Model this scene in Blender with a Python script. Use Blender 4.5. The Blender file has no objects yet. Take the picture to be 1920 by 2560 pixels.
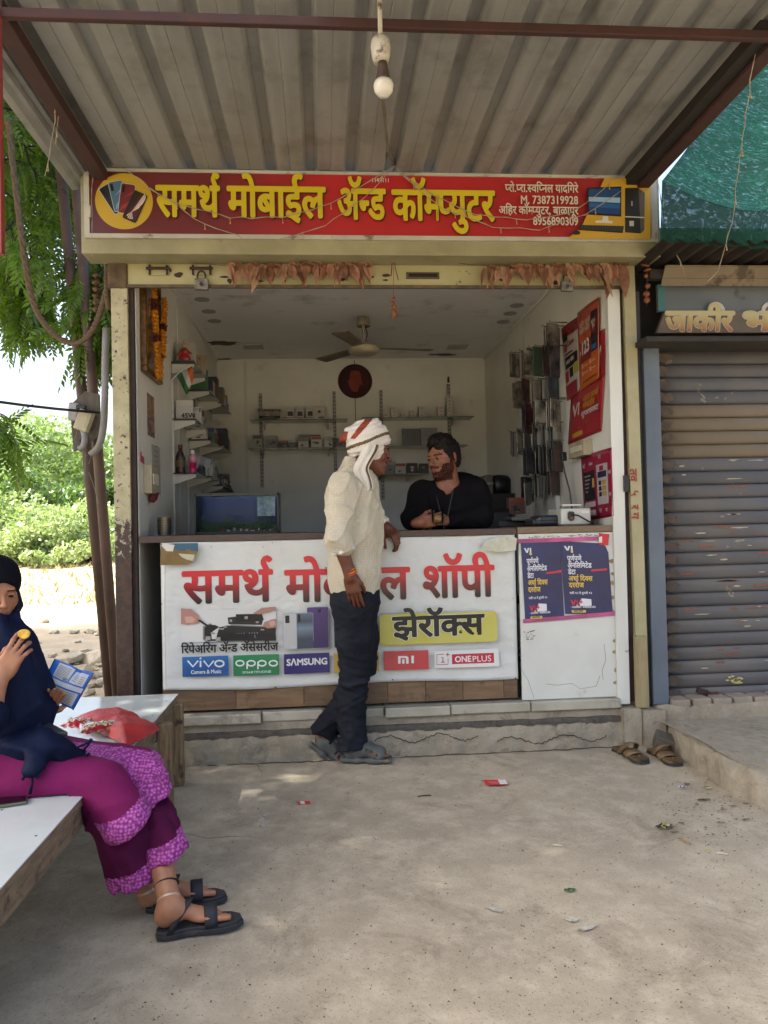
import bpy, bmesh, math, random
import numpy as np
from mathutils import Vector, Matrix, Euler

random.seed(11)
RNG = np.random.default_rng(11)
SC = bpy.context.scene
COL = SC.collection

# ------------------------------------------------------------------ camera
PITCH, YAW, ROLL = math.radians(1.06), math.radians(4.56), math.radians(-1.27)
FPX = 1923.0                                   # focal length in pixels of the 1920 x 2560 photograph
CAM = np.array([0.0, -4.15, 1.22])
_f = np.array([math.sin(YAW)*math.cos(PITCH), math.cos(YAW)*math.cos(PITCH), math.sin(PITCH)])
_r0 = np.array([math.cos(YAW), -math.sin(YAW), 0.0])
_u0 = np.cross(_r0, _f)
_r = _r0*math.cos(ROLL) + _u0*math.sin(ROLL)
_u = -_r0*math.sin(ROLL) + _u0*math.cos(ROLL)
cam_data = bpy.data.cameras.new('camera')
cam_data.sensor_fit = 'HORIZONTAL'
cam_data.sensor_width = 36.0
cam_data.lens = FPX/1920.0*36.0
cam_data.clip_start = 0.05
cam_data.clip_end = 900
cam = bpy.data.objects.new('camera', cam_data)
COL.objects.link(cam)
cam.matrix_world = Matrix(((_r[0], _u[0], -_f[0], CAM[0]), (_r[1], _u[1], -_f[1], CAM[1]), (_r[2], _u[2], -_f[2], CAM[2]), (0, 0, 0, 1)))
SC.camera = cam

# ------------------------------------------------------------------ daylight
SUN_EL, SUN_AZ = math.radians(52), math.radians(262)     # azimuth clockwise from +Y (behind the shop)
world = bpy.data.worlds.new('World'); SC.world = world
world.use_nodes = True
_wn = world.node_tree
_bg = _wn.nodes['Background']
_sky = _wn.nodes.new('ShaderNodeTexSky')
_sky.sky_type = 'NISHITA'; _sky.sun_disc = False
_sky.sun_elevation = SUN_EL; _sky.sun_rotation = SUN_AZ
_sky.air_density = 1.0; _sky.dust_density = 8.0; _sky.ozone_density = 1.0
_wn.links.new(_sky.outputs[0], _bg.inputs[0])
_bg.inputs[1].default_value = 0.15
_sl = bpy.data.lights.new('sun', 'SUN'); _sl.energy = 3.6; _sl.angle = math.radians(0.5); _sl.color = (1.0, 0.965, 0.91)
_so = bpy.data.objects.new('sun', _sl); COL.objects.link(_so)
_sd = Vector((math.sin(SUN_AZ)*math.cos(SUN_EL), math.cos(SUN_AZ)*math.cos(SUN_EL), math.sin(SUN_EL)))
_so.rotation_euler = _sd.to_track_quat('Z', 'Y').to_euler()
SC.view_settings.view_transform = 'Standard'
SC.view_settings.look = 'None'
SC.view_settings.gamma = 1.0
SC.view_settings.use_curve_mapping = False
SC.view_settings.exposure = 2.22
SC.render.engine = 'CYCLES'
SC.cycles.max_bounces = 8
SC.cycles.diffuse_bounces = 5
SC.cycles.glossy_bounces = 3
SC.cycles.transparent_max_bounces = 6
SC.cycles.caustics_reflective = False
SC.cycles.caustics_refractive = False
SC.cycles.use_denoising = True

def _ray(px, py):
    return _f + _r*((px-960)/FPX) - _u*((py-1280)/FPX)
def U(px, py, Y=0.0):
    'the point of the plane y = Y seen at a pixel of the photograph (used to measure the place)'
    d = _ray(px, py); return CAM + d*((Y-CAM[1])/d[1])
def UZ(px, py, Z=0.0):
    d = _ray(px, py); return CAM + d*((Z-CAM[2])/d[2])
def UX(px, py, X=0.0):
    d = _ray(px, py); return CAM + d*((X-CAM[0])/d[0])
# ------------------------------------------------------------------ materials
def srgb(h):
    h = h.lstrip('#'); c = [int(h[i:i+2], 16)/255 for i in (0, 2, 4)]
    return tuple((x/12.92 if x <= .04045 else ((x+.055)/1.055)**2.4) for x in c)
def rgb(c):
    return srgb(c) if isinstance(c, str) else tuple(c)
MATS = {}
class NT:
    def __init__(s, name):
        s.m = bpy.data.materials.new(name); s.m.use_nodes = True
        s.t = s.m.node_tree; s.b = s.t.nodes['Principled BSDF']
        s.tc = None
    def n(s, typ, **kw):
        x = s.t.nodes.new(typ)
        for k, v in kw.items(): setattr(x, k, v)
        return x
    def l(s, a, b): s.t.links.new(a, b)
    def co(s):
        if s.tc is None: s.tc = s.n('ShaderNodeTexCoord').outputs['Object']
        return s.tc
    def mapped(s, scale=(1, 1, 1), rot=(0, 0, 0)):
        m = s.n('ShaderNodeMapping'); m.inputs['Scale'].default_value = scale; m.inputs['Rotation'].default_value = rot
        s.l(s.co(), m.inputs['Vector']); return m.outputs[0]
    def noise(s, scale, detail=4, rough=.55, vec=None, dist=0):
        n = s.n('ShaderNodeTexNoise'); n.inputs['Scale'].default_value = scale; n.inputs['Detail'].default_value = detail
        n.inputs['Roughness'].default_value = rough; n.inputs['Distortion'].default_value = dist
        s.l(vec if vec is not None else s.co(), n.inputs['Vector']); return n.outputs['Fac']
    def ramp(s, fac, stops):
        r = s.n('ShaderNodeValToRGB'); e = r.color_ramp.elements
        while len(e) < len(stops): e.new(.5)
        for q, (p, c) in zip(e, stops):
            q.position = p; c = rgb(c) if not isinstance(c, (int, float)) else (c, c, c); q.color = (*c, 1)
        s.l(fac, r.inputs[0]); return r.outputs[0]
    def mix(s, fac, a, b, mode='MIX'):
        m = s.n('ShaderNodeMix', data_type='RGBA', blend_type=mode)
        for i, v in ((0, fac), (6, a), (7, b)):
            if hasattr(v, 'is_linked') or hasattr(v, 'links'): s.l(v, m.inputs[i])
            elif i == 0: m.inputs[0].default_value = v
            else: m.inputs[i].default_value = (*rgb(v), 1)
        return m.outputs[2]
    def bump(s, h, strength=.3, dist=.002, prev=None):
        b = s.n('ShaderNodeBump'); b.inputs['Strength'].default_value = strength; b.inputs['Distance'].default_value = dist
        s.l(h, b.inputs['Height'])
        if prev is not None: s.l(prev, b.inputs['Normal'])
        return b.outputs[0]
def mat(name, c, rough=.6, metal=0, c2=None, ns=8, amt=(.35, .65), bs=None, bstr=.3, bd=.002, dirt=None, dscale=5, dthr=(.55, .62), spec=.5,
        stretch=None, alpha=None, trans=None, sheen=0, coat=0, emis=None):
    if name in MATS: return MATS[name]
    t = NT(name); b = t.b
    b.inputs['Base Color'].default_value = (*rgb(c), 1)
    b.inputs['Roughness'].default_value = rough; b.inputs['Metallic'].default_value = metal
    b.inputs['Specular IOR Level'].default_value = spec
    if sheen: b.inputs['Sheen Weight'].default_value = sheen
    if coat: b.inputs['Coat Weight'].default_value = coat; b.inputs['Coat Roughness'].default_value = .1
    v = t.mapped(stretch) if stretch else None
    col = None
    if c2 is not None:
        f = t.ramp(t.noise(ns, vec=v), [(amt[0], 0.0), (amt[1], 1.0)])
        col = t.mix(f, c, c2)
    if dirt is not None:
        f2 = t.ramp(t.noise(dscale, 8, .65), [(dthr[0], 0.0), (dthr[1], 1.0)])
        col = t.mix(f2, col if col is not None else c, dirt)
    if col is not None: t.l(col, b.inputs['Base Color'])
    if bs: t.l(t.bump(t.noise(bs, 6, .6, vec=v), bstr, bd), b.inputs['Normal'])
    if trans is not None: b.inputs['Transmission Weight'].default_value = trans
    if alpha is not None: b.inputs['Alpha'].default_value = alpha
    if emis: b.inputs['Emission Color'].default_value = (*rgb(c), 1); b.inputs['Emission Strength'].default_value = emis
    MATS[name] = t.m
    return t.m

# ------------------------------------------------------------------ objects
def tag(o, label=None, cat=None, group=None, kind=None):
    if label: o['label'] = label
    if cat: o['category'] = cat
    if group: o['group'] = group
    if kind: o['kind'] = kind
    return o
def empty(name, loc, label=None, cat=None, group=None):
    o = bpy.data.objects.new(name, None); COL.objects.link(o); o.empty_display_size = .05
    o.location = tuple(float(x) for x in loc); o.matrix_world = Matrix.Translation(o.location)
    return tag(o, label, cat, group)
def adopt(o, parent):
    o.parent = parent
    if parent.type == 'EMPTY': o.matrix_parent_inverse = Matrix.Translation(parent.location).inverted()
    return o
def new_obj(name, me, parent=None):
    o = bpy.data.objects.new(name, me); COL.objects.link(o)
    if parent is not None: adopt(o, parent)
    return o
class MB:
    def __init__(s): s.v = []; s.f = []; s.mi = []; s.cur = 0
    def m(s, i): s.cur = i; return s
    def add(s, vs, fs):
        b = len(s.v); s.v.extend([tuple(map(float, x)) for x in vs]); s.f.extend([tuple(b+i for i in f) for f in fs]); s.mi.extend([s.cur]*len(fs)); return s
    def box(s, c, d, rot=None, taper=None):
        'c centre, d full sizes'
        x, y, z = (q/2 for q in d)
        vs = [Vector((a*x, b*y, e*z)) for e in (-1, 1) for b in (-1, 1) for a in (-1, 1)]
        if taper: vs = [Vector((v.x*(taper if v.z > 0 else 1), v.y*(taper if v.z > 0 else 1), v.z)) for v in vs]
        if rot is not None:
            R = rot if isinstance(rot, Matrix) else Euler(rot).to_matrix()
            vs = [R @ v for v in vs]
        vs = [(v.x+c[0], v.y+c[1], v.z+c[2]) for v in vs]
        return s.add(vs, [(0, 2, 3, 1), (4, 5, 7, 6), (0, 1, 5, 4), (2, 6, 7, 3), (0, 4, 6, 2), (1, 3, 7, 5)])
    def bb(s, a, b):
        return s.box([(a[i]+b[i])/2 for i in range(3)], [abs(b[i]-a[i]) for i in range(3)])
    def beam(s, a, b, w, h, up=(0, 0, 1)):
        'bar from a to b, w wide, h high'
        a, b = Vector(a), Vector(b); y = (b-a).normalized(); x = y.cross(Vector(up)).normalized(); z = x.cross(y)
        R = Matrix((x, y, z)).transposed()
        return s.box((a+b)/2, (w, (b-a).length, h), R)
    def quad(s, *p): return s.add(p, [tuple(range(len(p)))])
    def tube(s, pts, r, n=8, cap=True):
        pts = [Vector(p) for p in pts]; rs = r if hasattr(r, '__len__') else [r]*len(pts)
        vs = []; fs = []; prev = None
        for i, p in enumerate(pts):
            d = (pts[min(i+1, len(pts)-1)]-pts[max(i-1, 0)]).normalized()
            if prev is None:
                a = Vector((0, 0, 1)) if abs(d.z) < .9 else Vector((1, 0, 0))
                x = d.cross(a).normalized()
            else:
                x = (prev - d*prev.dot(d)).normalized()
            prev = x; y = d.cross(x)
            for k in range(n):
                t = 2*math.pi*k/n; vs.append(p+(x*math.cos(t)+y*math.sin(t))*rs[i])
            if i:
                b = (i-1)*n
                for k in range(n): fs.append((b+k, b+(k+1) % n, b+n+(k+1) % n, b+n+k))
        if cap: fs.append(tuple(reversed(range(n)))); fs.append(tuple(range(len(vs)-n, len(vs))))
        return s.add(vs, fs)
    def lathe(s, prof, c=(0, 0, 0), n=20, axis='z', R=None):
        vs = []; fs = []
        for r, z in prof:
            for k in range(n):
                t = 2*math.pi*k/n; v = Vector((r*math.cos(t), r*math.sin(t), z))
                if axis == 'y': v = Vector((v.x, v.z, v.y))
                elif axis == 'x': v = Vector((v.z, v.x, v.y))
                if R is not None: v = R @ v
                vs.append(v+Vector(c))
        for i in range(len(prof)-1):
            b = i*n
            for k in range(n): fs.append((b+k, b+(k+1) % n, b+n+(k+1) % n, b+n+k))
        fs.append(tuple(reversed(range(n)))); fs.append(tuple(range(len(vs)-n, len(vs))))
        return s.add(vs, fs)
    def prism(s, poly, O, ux, uy, d):
        'extruded polygon: poly in the (ux, uy) plane at O, thickness vector d'
        O, ux, uy, d = Vector(O), Vector(ux), Vector(uy), Vector(d); n = len(poly)
        a = [O+ux*x+uy*y for x, y in poly]; b = [p+d for p in a]
        return s.add(a+b, [tuple(range(n)), tuple(reversed(range(n, 2*n)))] + [(i, n+i, n+(i+1) % n, (i+1) % n) for i in range(n)])
    def grid(s, fn, nu, nv, thick=None):
        vs = [fn(i/nu, j/nv) for j in range(nv+1) for i in range(nu+1)]
        fs = [(j*(nu+1)+i, j*(nu+1)+i+1, (j+1)*(nu+1)+i+1, (j+1)*(nu+1)+i) for j in range(nv) for i in range(nu)]
        return s.add(vs, fs)
    def build(s, name, mats, parent=None, smooth=False, bevel=0, solid=0, subd=0, auto=False):
        me = bpy.data.meshes.new(name); me.from_pydata(s.v, [], s.f)
        ms = mats if isinstance(mats, (list, tuple)) else [mats]
        for m in ms: me.materials.append(m)
        if len(ms) > 1: me.polygons.foreach_set('material_index', s.mi)
        bm = bmesh.new(); bm.from_mesh(me); bmesh.ops.recalc_face_normals(bm, faces=bm.faces); bm.to_mesh(me); bm.free()
        if smooth: me.polygons.foreach_set('use_smooth', [True]*len(me.polygons))
        if auto: me.set_sharp_from_angle(angle=math.radians(40))
        o = new_obj(name, me, parent)
        if solid: md = o.modifiers.new('solid', 'SOLIDIFY'); md.thickness = solid; md.offset = 0
        if bevel: md = o.modifiers.new('bevel', 'BEVEL'); md.width = bevel; md.segments = 2; md.limit_method = 'ANGLE'
        if subd: md = o.modifiers.new('subd', 'SUBSURF'); md.levels = subd; md.render_levels = subd
        return o
def np_obj(name, V, F, mats, parent=None, mi=None, smooth=False):
    'mesh from numpy arrays: V (n,3), F (m,k) with k 3 or 4'
    me = bpy.data.meshes.new(name); k = F.shape[1]
    me.vertices.add(len(V)); me.vertices.foreach_set('co', np.ascontiguousarray(V, dtype=np.float32).ravel())
    me.loops.add(F.size); me.loops.foreach_set('vertex_index', np.ascontiguousarray(F, dtype=np.int32).ravel())
    me.polygons.add(len(F)); me.polygons.foreach_set('loop_start', np.arange(0, F.size, k, dtype=np.int32))
    for m in (mats if isinstance(mats, (list, tuple)) else [mats]): me.materials.append(m)
    if mi is not None: me.polygons.foreach_set('material_index', np.asarray(mi, dtype=np.int32))
    me.update(calc_edges=True); me.validate()
    if smooth: me.polygons.foreach_set('use_smooth', np.ones(len(me.polygons), dtype=bool))
    return new_obj(name, me, parent)
def copy_tree(o, dloc=None, parent=None, label=None):
    c = o.copy(); COL.objects.link(c)
    if parent is not None: c.parent = parent
    for ch in [x for x in o.children]: copy_tree(ch, None, c)
    if dloc is not None: c.location = Vector(o.location)+Vector(dloc)
    if label: c['label'] = label
    return c

# ------------------------------------------------------------------ smooth signed-distance modelling (people, cloth, turban)
def _n(v): v = np.asarray(v, float); return v/np.linalg.norm(v)
def frame(fwd, up=(0, 0, 1)):
    'columns: right, forward, up'
    f = _n(fwd); r = _n(np.cross(f, up)); u = np.cross(r, f); return np.stack([r, f, u], 1)
def sd_cap(a, b, ra, rb=None):
    a = np.asarray(a, float); b = np.asarray(b, float); rb = ra if rb is None else rb; ba = b-a; L = max(ba @ ba, 1e-9)
    def f(P):
        pa = P-a; h = np.clip(pa @ ba/L, 0, 1); return np.linalg.norm(pa-h[:, None]*ba, axis=1)-(ra+(rb-ra)*h)
    return f
def sd_ell(c, r, R=None):
    c = np.asarray(c, float); r = np.asarray(r, float)
    def f(P):
        q = P-c
        if R is not None: q = q @ R
        k0 = np.linalg.norm(q/r, axis=1); k1 = np.linalg.norm(q/(r*r), axis=1)+1e-9; return k0*(k0-1)/k1
    return f
def sd_box(c, h, R=None, rr=.005):
    c = np.asarray(c, float); h = np.asarray(h, float)
    def f(P):
        q = P-c
        if R is not None: q = q @ R
        q = np.abs(q)-h+rr; return np.linalg.norm(np.maximum(q, 0), axis=1)+np.minimum(q.max(1), 0)-rr
    return f
def sd_half(p, n):
    p = np.asarray(p, float); n = _n(n); return lambda P: (P-p) @ n
class SDF:
    def __init__(s): s.items = []; s.disp = None
    def u(s, f, k=.01): s.items.append((f, 'u', k)); return s
    def sub(s, f, k=.005): s.items.append((f, 's', k)); return s
    def inter(s, f, k=.005): s.items.append((f, 'i', k)); return s
    def chain(s, pts, rs, k=.02):
        for i in range(len(pts)-1): s.u(sd_cap(pts[i], pts[i+1], rs[i], rs[i+1]), k)
        return s
    def ev(s, P, keep=None):
        d = np.full(len(P), 1e3)
        for i, (f, op, k) in enumerate(s.items):
            if keep is not None and not keep[i]: continue
            e = f(P)
            if op == 'u':
                h = np.maximum(k-np.abs(d-e), 0)/k; d = np.minimum(d, e)-h*h*k*.25
            elif op == 's':
                h = np.maximum(k-np.abs(d+e), 0)/k; d = np.maximum(d, -e)+h*h*k*.25
            else:
                h = np.maximum(k-np.abs(d-e), 0)/k; d = np.maximum(d, e)+h*h*k*.25
        if s.disp is not None: d = d-s.disp(P)
        return d
    def mesh(s, vox, lo, hi, n=10):
        lo = np.asarray(lo, float); hi = np.asarray(hi, float); B = np.ceil((hi-lo)/(vox*n)).astype(int)
        bi = np.stack(np.meshgrid(*[np.arange(x) for x in B], indexing='ij'), -1).reshape(-1, 3)
        cen = lo+(bi+.5)*vox*n; R = vox*n*.87+vox
        D = np.stack([f(cen) for f, _, _ in s.items], 1)
        ops = [o for _, o, _ in s.items]; ks = np.array([k for _, _, k in s.items]); isu = np.array([o == 'u' for o in ops])
        du = np.where(isu[None], D, 1e3).min(1)
        kk = max(ks[isu])
        act = (du < R+kk+.02)
        N = n+1; g = np.stack(np.meshgrid(*[np.arange(N)]*3, indexing='ij'), -1).reshape(-1, 3)
        GX = [b*n+2 for b in B]
        def cid(c): return (c[..., 0]*GX[1]+c[..., 1])*GX[2]+c[..., 2]
        ids = []; vs = []; eds = []
        cellc = np.stack(np.meshgrid(*[np.arange(n)]*3, indexing='ij'), -1).reshape(-1, 3)
        corners = np.array([[a, b, c] for a in (0, 1) for b in (0, 1) for c in (0, 1)])
        E = [(a, b) for a in range(8) for b in range(a+1, 8) if np.abs(corners[a]-corners[b]).sum() == 1]
        for q in np.nonzero(act)[0]:
            keep = np.where(isu, D[q] < R+ks*1.3+kk+.02, D[q] < R+ks*1.3+.02)
            keep = np.array([True if ops[i] == 'i' else keep[i] for i in range(len(ops))])
            P = lo+(bi[q]*n+g)*vox
            d = s.ev(P, keep).reshape(N, N, N)
            if d.min() > 0 or d.max() < 0: continue
            cd = np.stack([d[c[0]:c[0]+n, c[1]:c[1]+n, c[2]:c[2]+n].reshape(-1) for c in corners], 1)
            sg = cd < 0; m = sg.any(1) & ~sg.all(1)
            if not m.any(): continue
            cdm = cd[m]; acc = np.zeros((len(cdm), 3)); cnt = np.zeros(len(cdm))
            for a, b in E:
                x = (cdm[:, a] < 0) != (cdm[:, b] < 0)
                t = np.where(x, cdm[:, a]/np.where(x, cdm[:, a]-cdm[:, b], 1), 0)
                acc += np.where(x[:, None], corners[a]+(corners[b]-corners[a])*t[:, None], 0); cnt += x
            cc = cellc[m]+bi[q]*n
            vs.append(lo+(cc+acc/cnt[:, None])*vox); ids.append(cid(cc+1))
            for ax in range(3):
                sl0 = [slice(0, n)]*3; sl1 = list(sl0); sl1[ax] = slice(1, n+1)
                a = d[tuple(sl0)].reshape(-1) < 0; b = d[tuple(sl1)].reshape(-1) < 0
                x = a != b
                if x.any(): eds.append((cellc[x]+bi[q]*n+1, ax, a[x]))
        ids = np.concatenate(ids); V = np.concatenate(vs); o = np.argsort(ids); ids = ids[o]; V = V[o]
        F = []
        for c, ax, a in eds:
            e1 = np.zeros(3, int); e1[(ax+1) % 3] = 1; e2 = np.zeros(3, int); e2[(ax+2) % 3] = 1
            q = np.stack([cid(c), cid(c-e1), cid(c-e1-e2), cid(c-e2)], 1)
            j = np.searchsorted(ids, q); j = np.minimum(j, len(ids)-1); ok = (ids[j] == q).all(1)
            j[~a] = j[~a][:, ::-1]; F.append(j[ok])
        return V, np.concatenate(F)
    def build(s, name, vox, lo, hi, mats, parent=None, classify=None):
        V, F = s.mesh(vox, lo, hi)
        mi = None
        if classify is not None: mi = classify(V[F].mean(1))
        return np_obj(name, V, F, mats, parent, mi, True)
def folds(seed, scale, amp, stretch=(1, 1, 1)):
    r = np.random.default_rng(seed); K = r.normal(size=(5, 3))*scale*np.array(stretch); ph = r.uniform(0, 6.28, 5); W = r.normal(size=(5, 3))*scale*.6
    def f(P):
        o = 0
        for i in range(5): o = o+np.sin(P @ K[i]+ph[i]+1.3*np.sin(P @ W[i]+ph[(i+1) % 5]))
        return amp*o/3
    return f

def creases(seed, scale, amp, stretch=(1, 1, 1), p=3.0):
    'sharp irregular folds, as in draped cloth'
    r = np.random.default_rng(seed); K = r.normal(size=(4, 3))*scale*np.array(stretch); ph = r.uniform(0, 6.28, 4); W = r.normal(size=(4, 3))*scale*.45; G = r.normal(size=(4, 3))*scale*.4
    def f(P):
        o = 0
        for i in range(4): o = o+(1-np.abs(np.sin(P @ K[i]+ph[i]+1.6*np.sin(P @ W[i]+ph[(i+1) % 4]))))**p*(.5+.5*np.sin(P @ G[i]+ph[(i+2) % 4]))
        return amp*(o-.4)
    return f

def add_head(S, c, R, s=1.0, ears=True, female=False, neck_to=None, neck_r=.056):
    'head in local axes: x right, y forward, z up; c is mid-head; R columns are those axes'
    L = lambda x, y, z: np.asarray(c)+R @ (np.array([x, y, z])*s)
    def ell(x, y, z, a, b, e, k=.02, op='u', tilt=None):
        RR = R if tilt is None else R @ np.array(Euler(tilt).to_matrix())
        (S.u if op == 'u' else S.sub)(sd_ell(L(x, y, z), np.array([a, b, e])*s, RR), k*s)
    if neck_to is not None: S.u(sd_cap(L(0, -.022, -.05), neck_to, neck_r*s*.93, neck_r*s*1.08), .03)
    ell(0, -.012, .033, .075, .095, .083)
    ell(0, .026, -.03, .062, .064, .084, .03)
    w = .046 if female else .051
    for q in (-1, 1):
        S.u(sd_cap(L(q*w, .0, -.052), L(q*.016, .068, -.097), .015*s, .016*s), .025*s)
        ell(q*.041, .056, -.022, .021, .022, .021, .02)
    ell(0, .078, -.094, .02, .017, .017, .015)
    ell(0, .07, -.06, .032, .03, .026, .015)
    S.u(sd_cap(L(-.034, .079, .024), L(.034, .079, .024), .011*s), .014*s)
    for q in (-1, 1): ell(q*.031, .096, .004, .019, .014, .0115, .012, 's')
    for q in (-1, 1):
        ell(q*.031, .0765, .003, .0155, .0135, .0125, .003)
    S.u(sd_cap(L(0, .088, .014), L(0, .108, -.024), .0065*s, .0095*s), .010*s)
    ell(0, .110, -.027, .0105, .0105, .0085, .006)
    for q in (-1, 1):
        ell(q*.0125, .098, -.030, .0075, .0095, .0065, .005)
        ell(q*.0065, .104, -.038, .003, .0035, .003, .002, 's')
    lp = .9 if female else 1
    ell(0, .0905, -.0545, .024*lp, .010, .0052, .004)
    ell(0, .0895, -.0655, .020*lp, .0115, .0068, .004)
    ell(0, .101, -.0597, .024*lp, .006, .0012, .002, 's')
    if ears:
        for q in (-1, 1):
            ell(q*.0755, -.010, -.004, .0075, .0185, .031, .006, tilt=(.15, 0, q*-.35))
            ell(q*.0825, -.006, .002, .005, .009, .016, .003, 's', tilt=(.15, 0, q*-.35))
    return L
def add_eyes(L, R, s, parent, squint=1.0, look=(0, 0)):
    'eyeballs with iris just proud of the lids'
    eb = mat('eye_white', '#6e675f', .6, spec=.1); ir = mat('eye_iris', '#140c08', .4, spec=.2)
    for q in (-1, 1):
        mb = MB()
        cc = L(q*.031, .0825, .003)
        RR = Matrix([list(x) for x in R])
        vs = []; N1, N2 = 10, 16
        for i in range(N1+1):
            th = math.pi*i/N1*.5
            for k in range(N2):
                a = 2*math.pi*k/N2; v = Vector((math.sin(th)*math.cos(a)*.0115*s, math.cos(th)*.0108*s, math.sin(th)*math.sin(a)*.0062*squint*s))
                vs.append(Vector(cc)+RR @ v)
        mb.add(vs, [(i*N2+k, i*N2+(k+1) % N2, (i+1)*N2+(k+1) % N2, (i+1)*N2+k) for i in range(N1) for k in range(N2)])
        mb.mi = [1 if (i < 5 and not look[0]) else 0 for i in range(N1) for k in range(N2)]
        if look[0]:
            mi = []
            for i in range(N1):
                for k in range(N2):
                    th = math.pi*(i+.5)/N1*.5; a = 2*math.pi*(k+.5)/N2
                    x = math.sin(th)*math.cos(a)-look[0]; z = (math.sin(th)*math.sin(a)-look[1])*.6
                    mi.append(1 if x*x+z*z < .42 else 0)
            mb.mi = mi
        mb.build('eye', [eb, ir], parent, smooth=True)
def head_class(L, R, s, c, lips=True, brows=True, beard=None, henna=None):
    'material index per face: 0 skin 1 lips 2 hair'
    def f(P):
        q = (P-np.asarray(c)) @ R/s; x, y, z = q[:, 0], q[:, 1], q[:, 2]; m = np.zeros(len(P), int)
        near = (np.abs(x) < .1) & (np.abs(z) < .13) & (y > 0) & (y < .13)
        if lips: m[near & (y > .083) & ((x/.023)**2+((z+.0600)/.0115)**2 < 1)] = 1
        if brows: m[near & (y > .055) & (np.abs(z-.024+.10*(np.abs(x)-.03)**2*20) < .0030) & (np.abs(x) > .012) & (np.abs(x) < .052)] = 2
        if beard: m[near & beard(x, y, z) & (m != 1)] = 3
        m[(np.abs(x) < .1) & (y > -.1) & (y < .12) & (z > .3)] = 0
        return m
    return f
def add_hand(S, W, fwd, back, thumb=1, curl=(.3, .3, .3, .3), spread=.06, s=1.0, thumb_dir=(.75, .62, -.15), thumb_curl=.25, k=.004, bend2=1.0):
    '''W wrist; fwd towards the fingers; back normal out of the back of the hand; thumb=+1 thumb on the local +x side.
    curl: angle per joint (radians) for index, middle, ring, little'''
    R = frame(fwd, back)                      # right, forward, up(back)
    L = lambda x, y, z: np.asarray(W)+R @ (np.array([x*thumb, y, z])*s)
    S.u(sd_cap(L(0, -.03, 0), L(0, .012, 0), .0245*s, .024*s), .02)
    S.u(sd_box(L(0, .048, 0), np.array([.036, .042, .0125])*s, R, .012*s), .014)
    S.u(sd_ell(L(.024, .03, -.008), np.array([.018, .03, .014])*s, R), .012)
    S.u(sd_ell(L(-.024, .036, -.007), np.array([.014, .03, .013])*s, R), .012)
    bx = (.028, .0095, -.009, -.0265); by = (.084, .088, .085, .078); ln = ((.043, .026, .02), (.047, .029, .021), (.043, .027, .02), (.034, .02, .018)); rr = (.0088, .0090, .0085, .0075)
    tips = []
    for i in range(4):
        p = np.array([bx[i], by[i], 0.0]); a = curl[i] if not hasattr(curl[i], '__len__') else curl[i][0]
        sp = spread*(1.3-.9*i); ang = 0
        S.u(sd_cap(L(p[0]*.8, .05, 0), L(*p), rr[i]*1.05*s, rr[i]*1.1*s), .006)
        for j in range(3):
            ang += curl[i]*(1 if j == 0 else bend2) if not hasattr(curl[i], '__len__') else curl[i][j]
            d = np.array([math.sin(sp)*math.cos(ang), math.cos(sp)*math.cos(ang), -math.sin(ang)])*ln[i][j]
            r0 = rr[i]*(1-.08*j); S.u(sd_cap(L(*p), L(*(p+d)), r0*s, r0*.92*s), k); p = p+d
        tips.append(L(*p))
    p = np.array([.026, .016, -.006]); d0 = _n(thumb_dir)
    for j, (l, r) in enumerate(((.040, .0125), (.032, .0105), (.024, .0095))):
        d = d0*l; S.u(sd_cap(L(*p), L(*(p+d)), r*s, r*.9*s), .006); p = p+d
        d0 = _n(d0+np.array([-thumb_curl, .05, -thumb_curl*.6]))
    tips.append(L(*p))
    return L, tips

# ------------------------------------------------------------------ lettering (flat print)
_GL = {}
def _font_mesh(s, res=3):
    c = bpy.data.curves.new('t', 'FONT'); c.body = s; c.resolution_u = res; c.fill_mode = 'FRONT'
    o = bpy.data.objects.new('t', c); COL.objects.link(o)
    m = o.to_mesh(); V = np.array([v.co[:2] for v in m.vertices]).reshape(-1, 2); F = [tuple(p.vertices) for p in m.polygons]
    o.to_mesh_clear(); bpy.data.objects.remove(o); bpy.data.curves.remove(c)
    return V, F
def glyph(ch):
    if ch in _GL: return _GL[ch]
    V, F = _font_mesh(ch)
    a = _font_mesh(ch+'lllll')[0]; b = _font_mesh('lllll')[0]
    adv = a[:, 0].max()-b[:, 0].max()
    _GL[ch] = (V, F, adv); return _GL[ch]
HALF = {'न': .57, 'म': .74, 'प': .66, 'क': .80, 'स': .70, 'ष': .6, 'श': .66, 'ल': .7, 'व': .66}
def half(ch):
    key = ch+'~'
    if key in _GL: return _GL[key]
    V, F, adv = glyph(ch); xc = adv*HALF.get(ch, .66)
    bm = bmesh.new(); vs = [bm.verts.new((x, y, 0)) for x, y in V]
    for f in F:
        try: bm.faces.new([vs[i] for i in f])
        except ValueError: pass
    bmesh.ops.bisect_plane(bm, geom=bm.verts[:]+bm.edges[:]+bm.faces[:], plane_co=(xc, 0, 0), plane_no=(1, 0, 0), clear_outer=True)
    bm.verts.index_update(); W = np.array([v.co[:2] for v in bm.verts]); G = [tuple(v.index for v in f.verts) for f in bm.faces]; bm.free()
    _GL[key] = (W, G, xc); return _GL[key]
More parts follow.
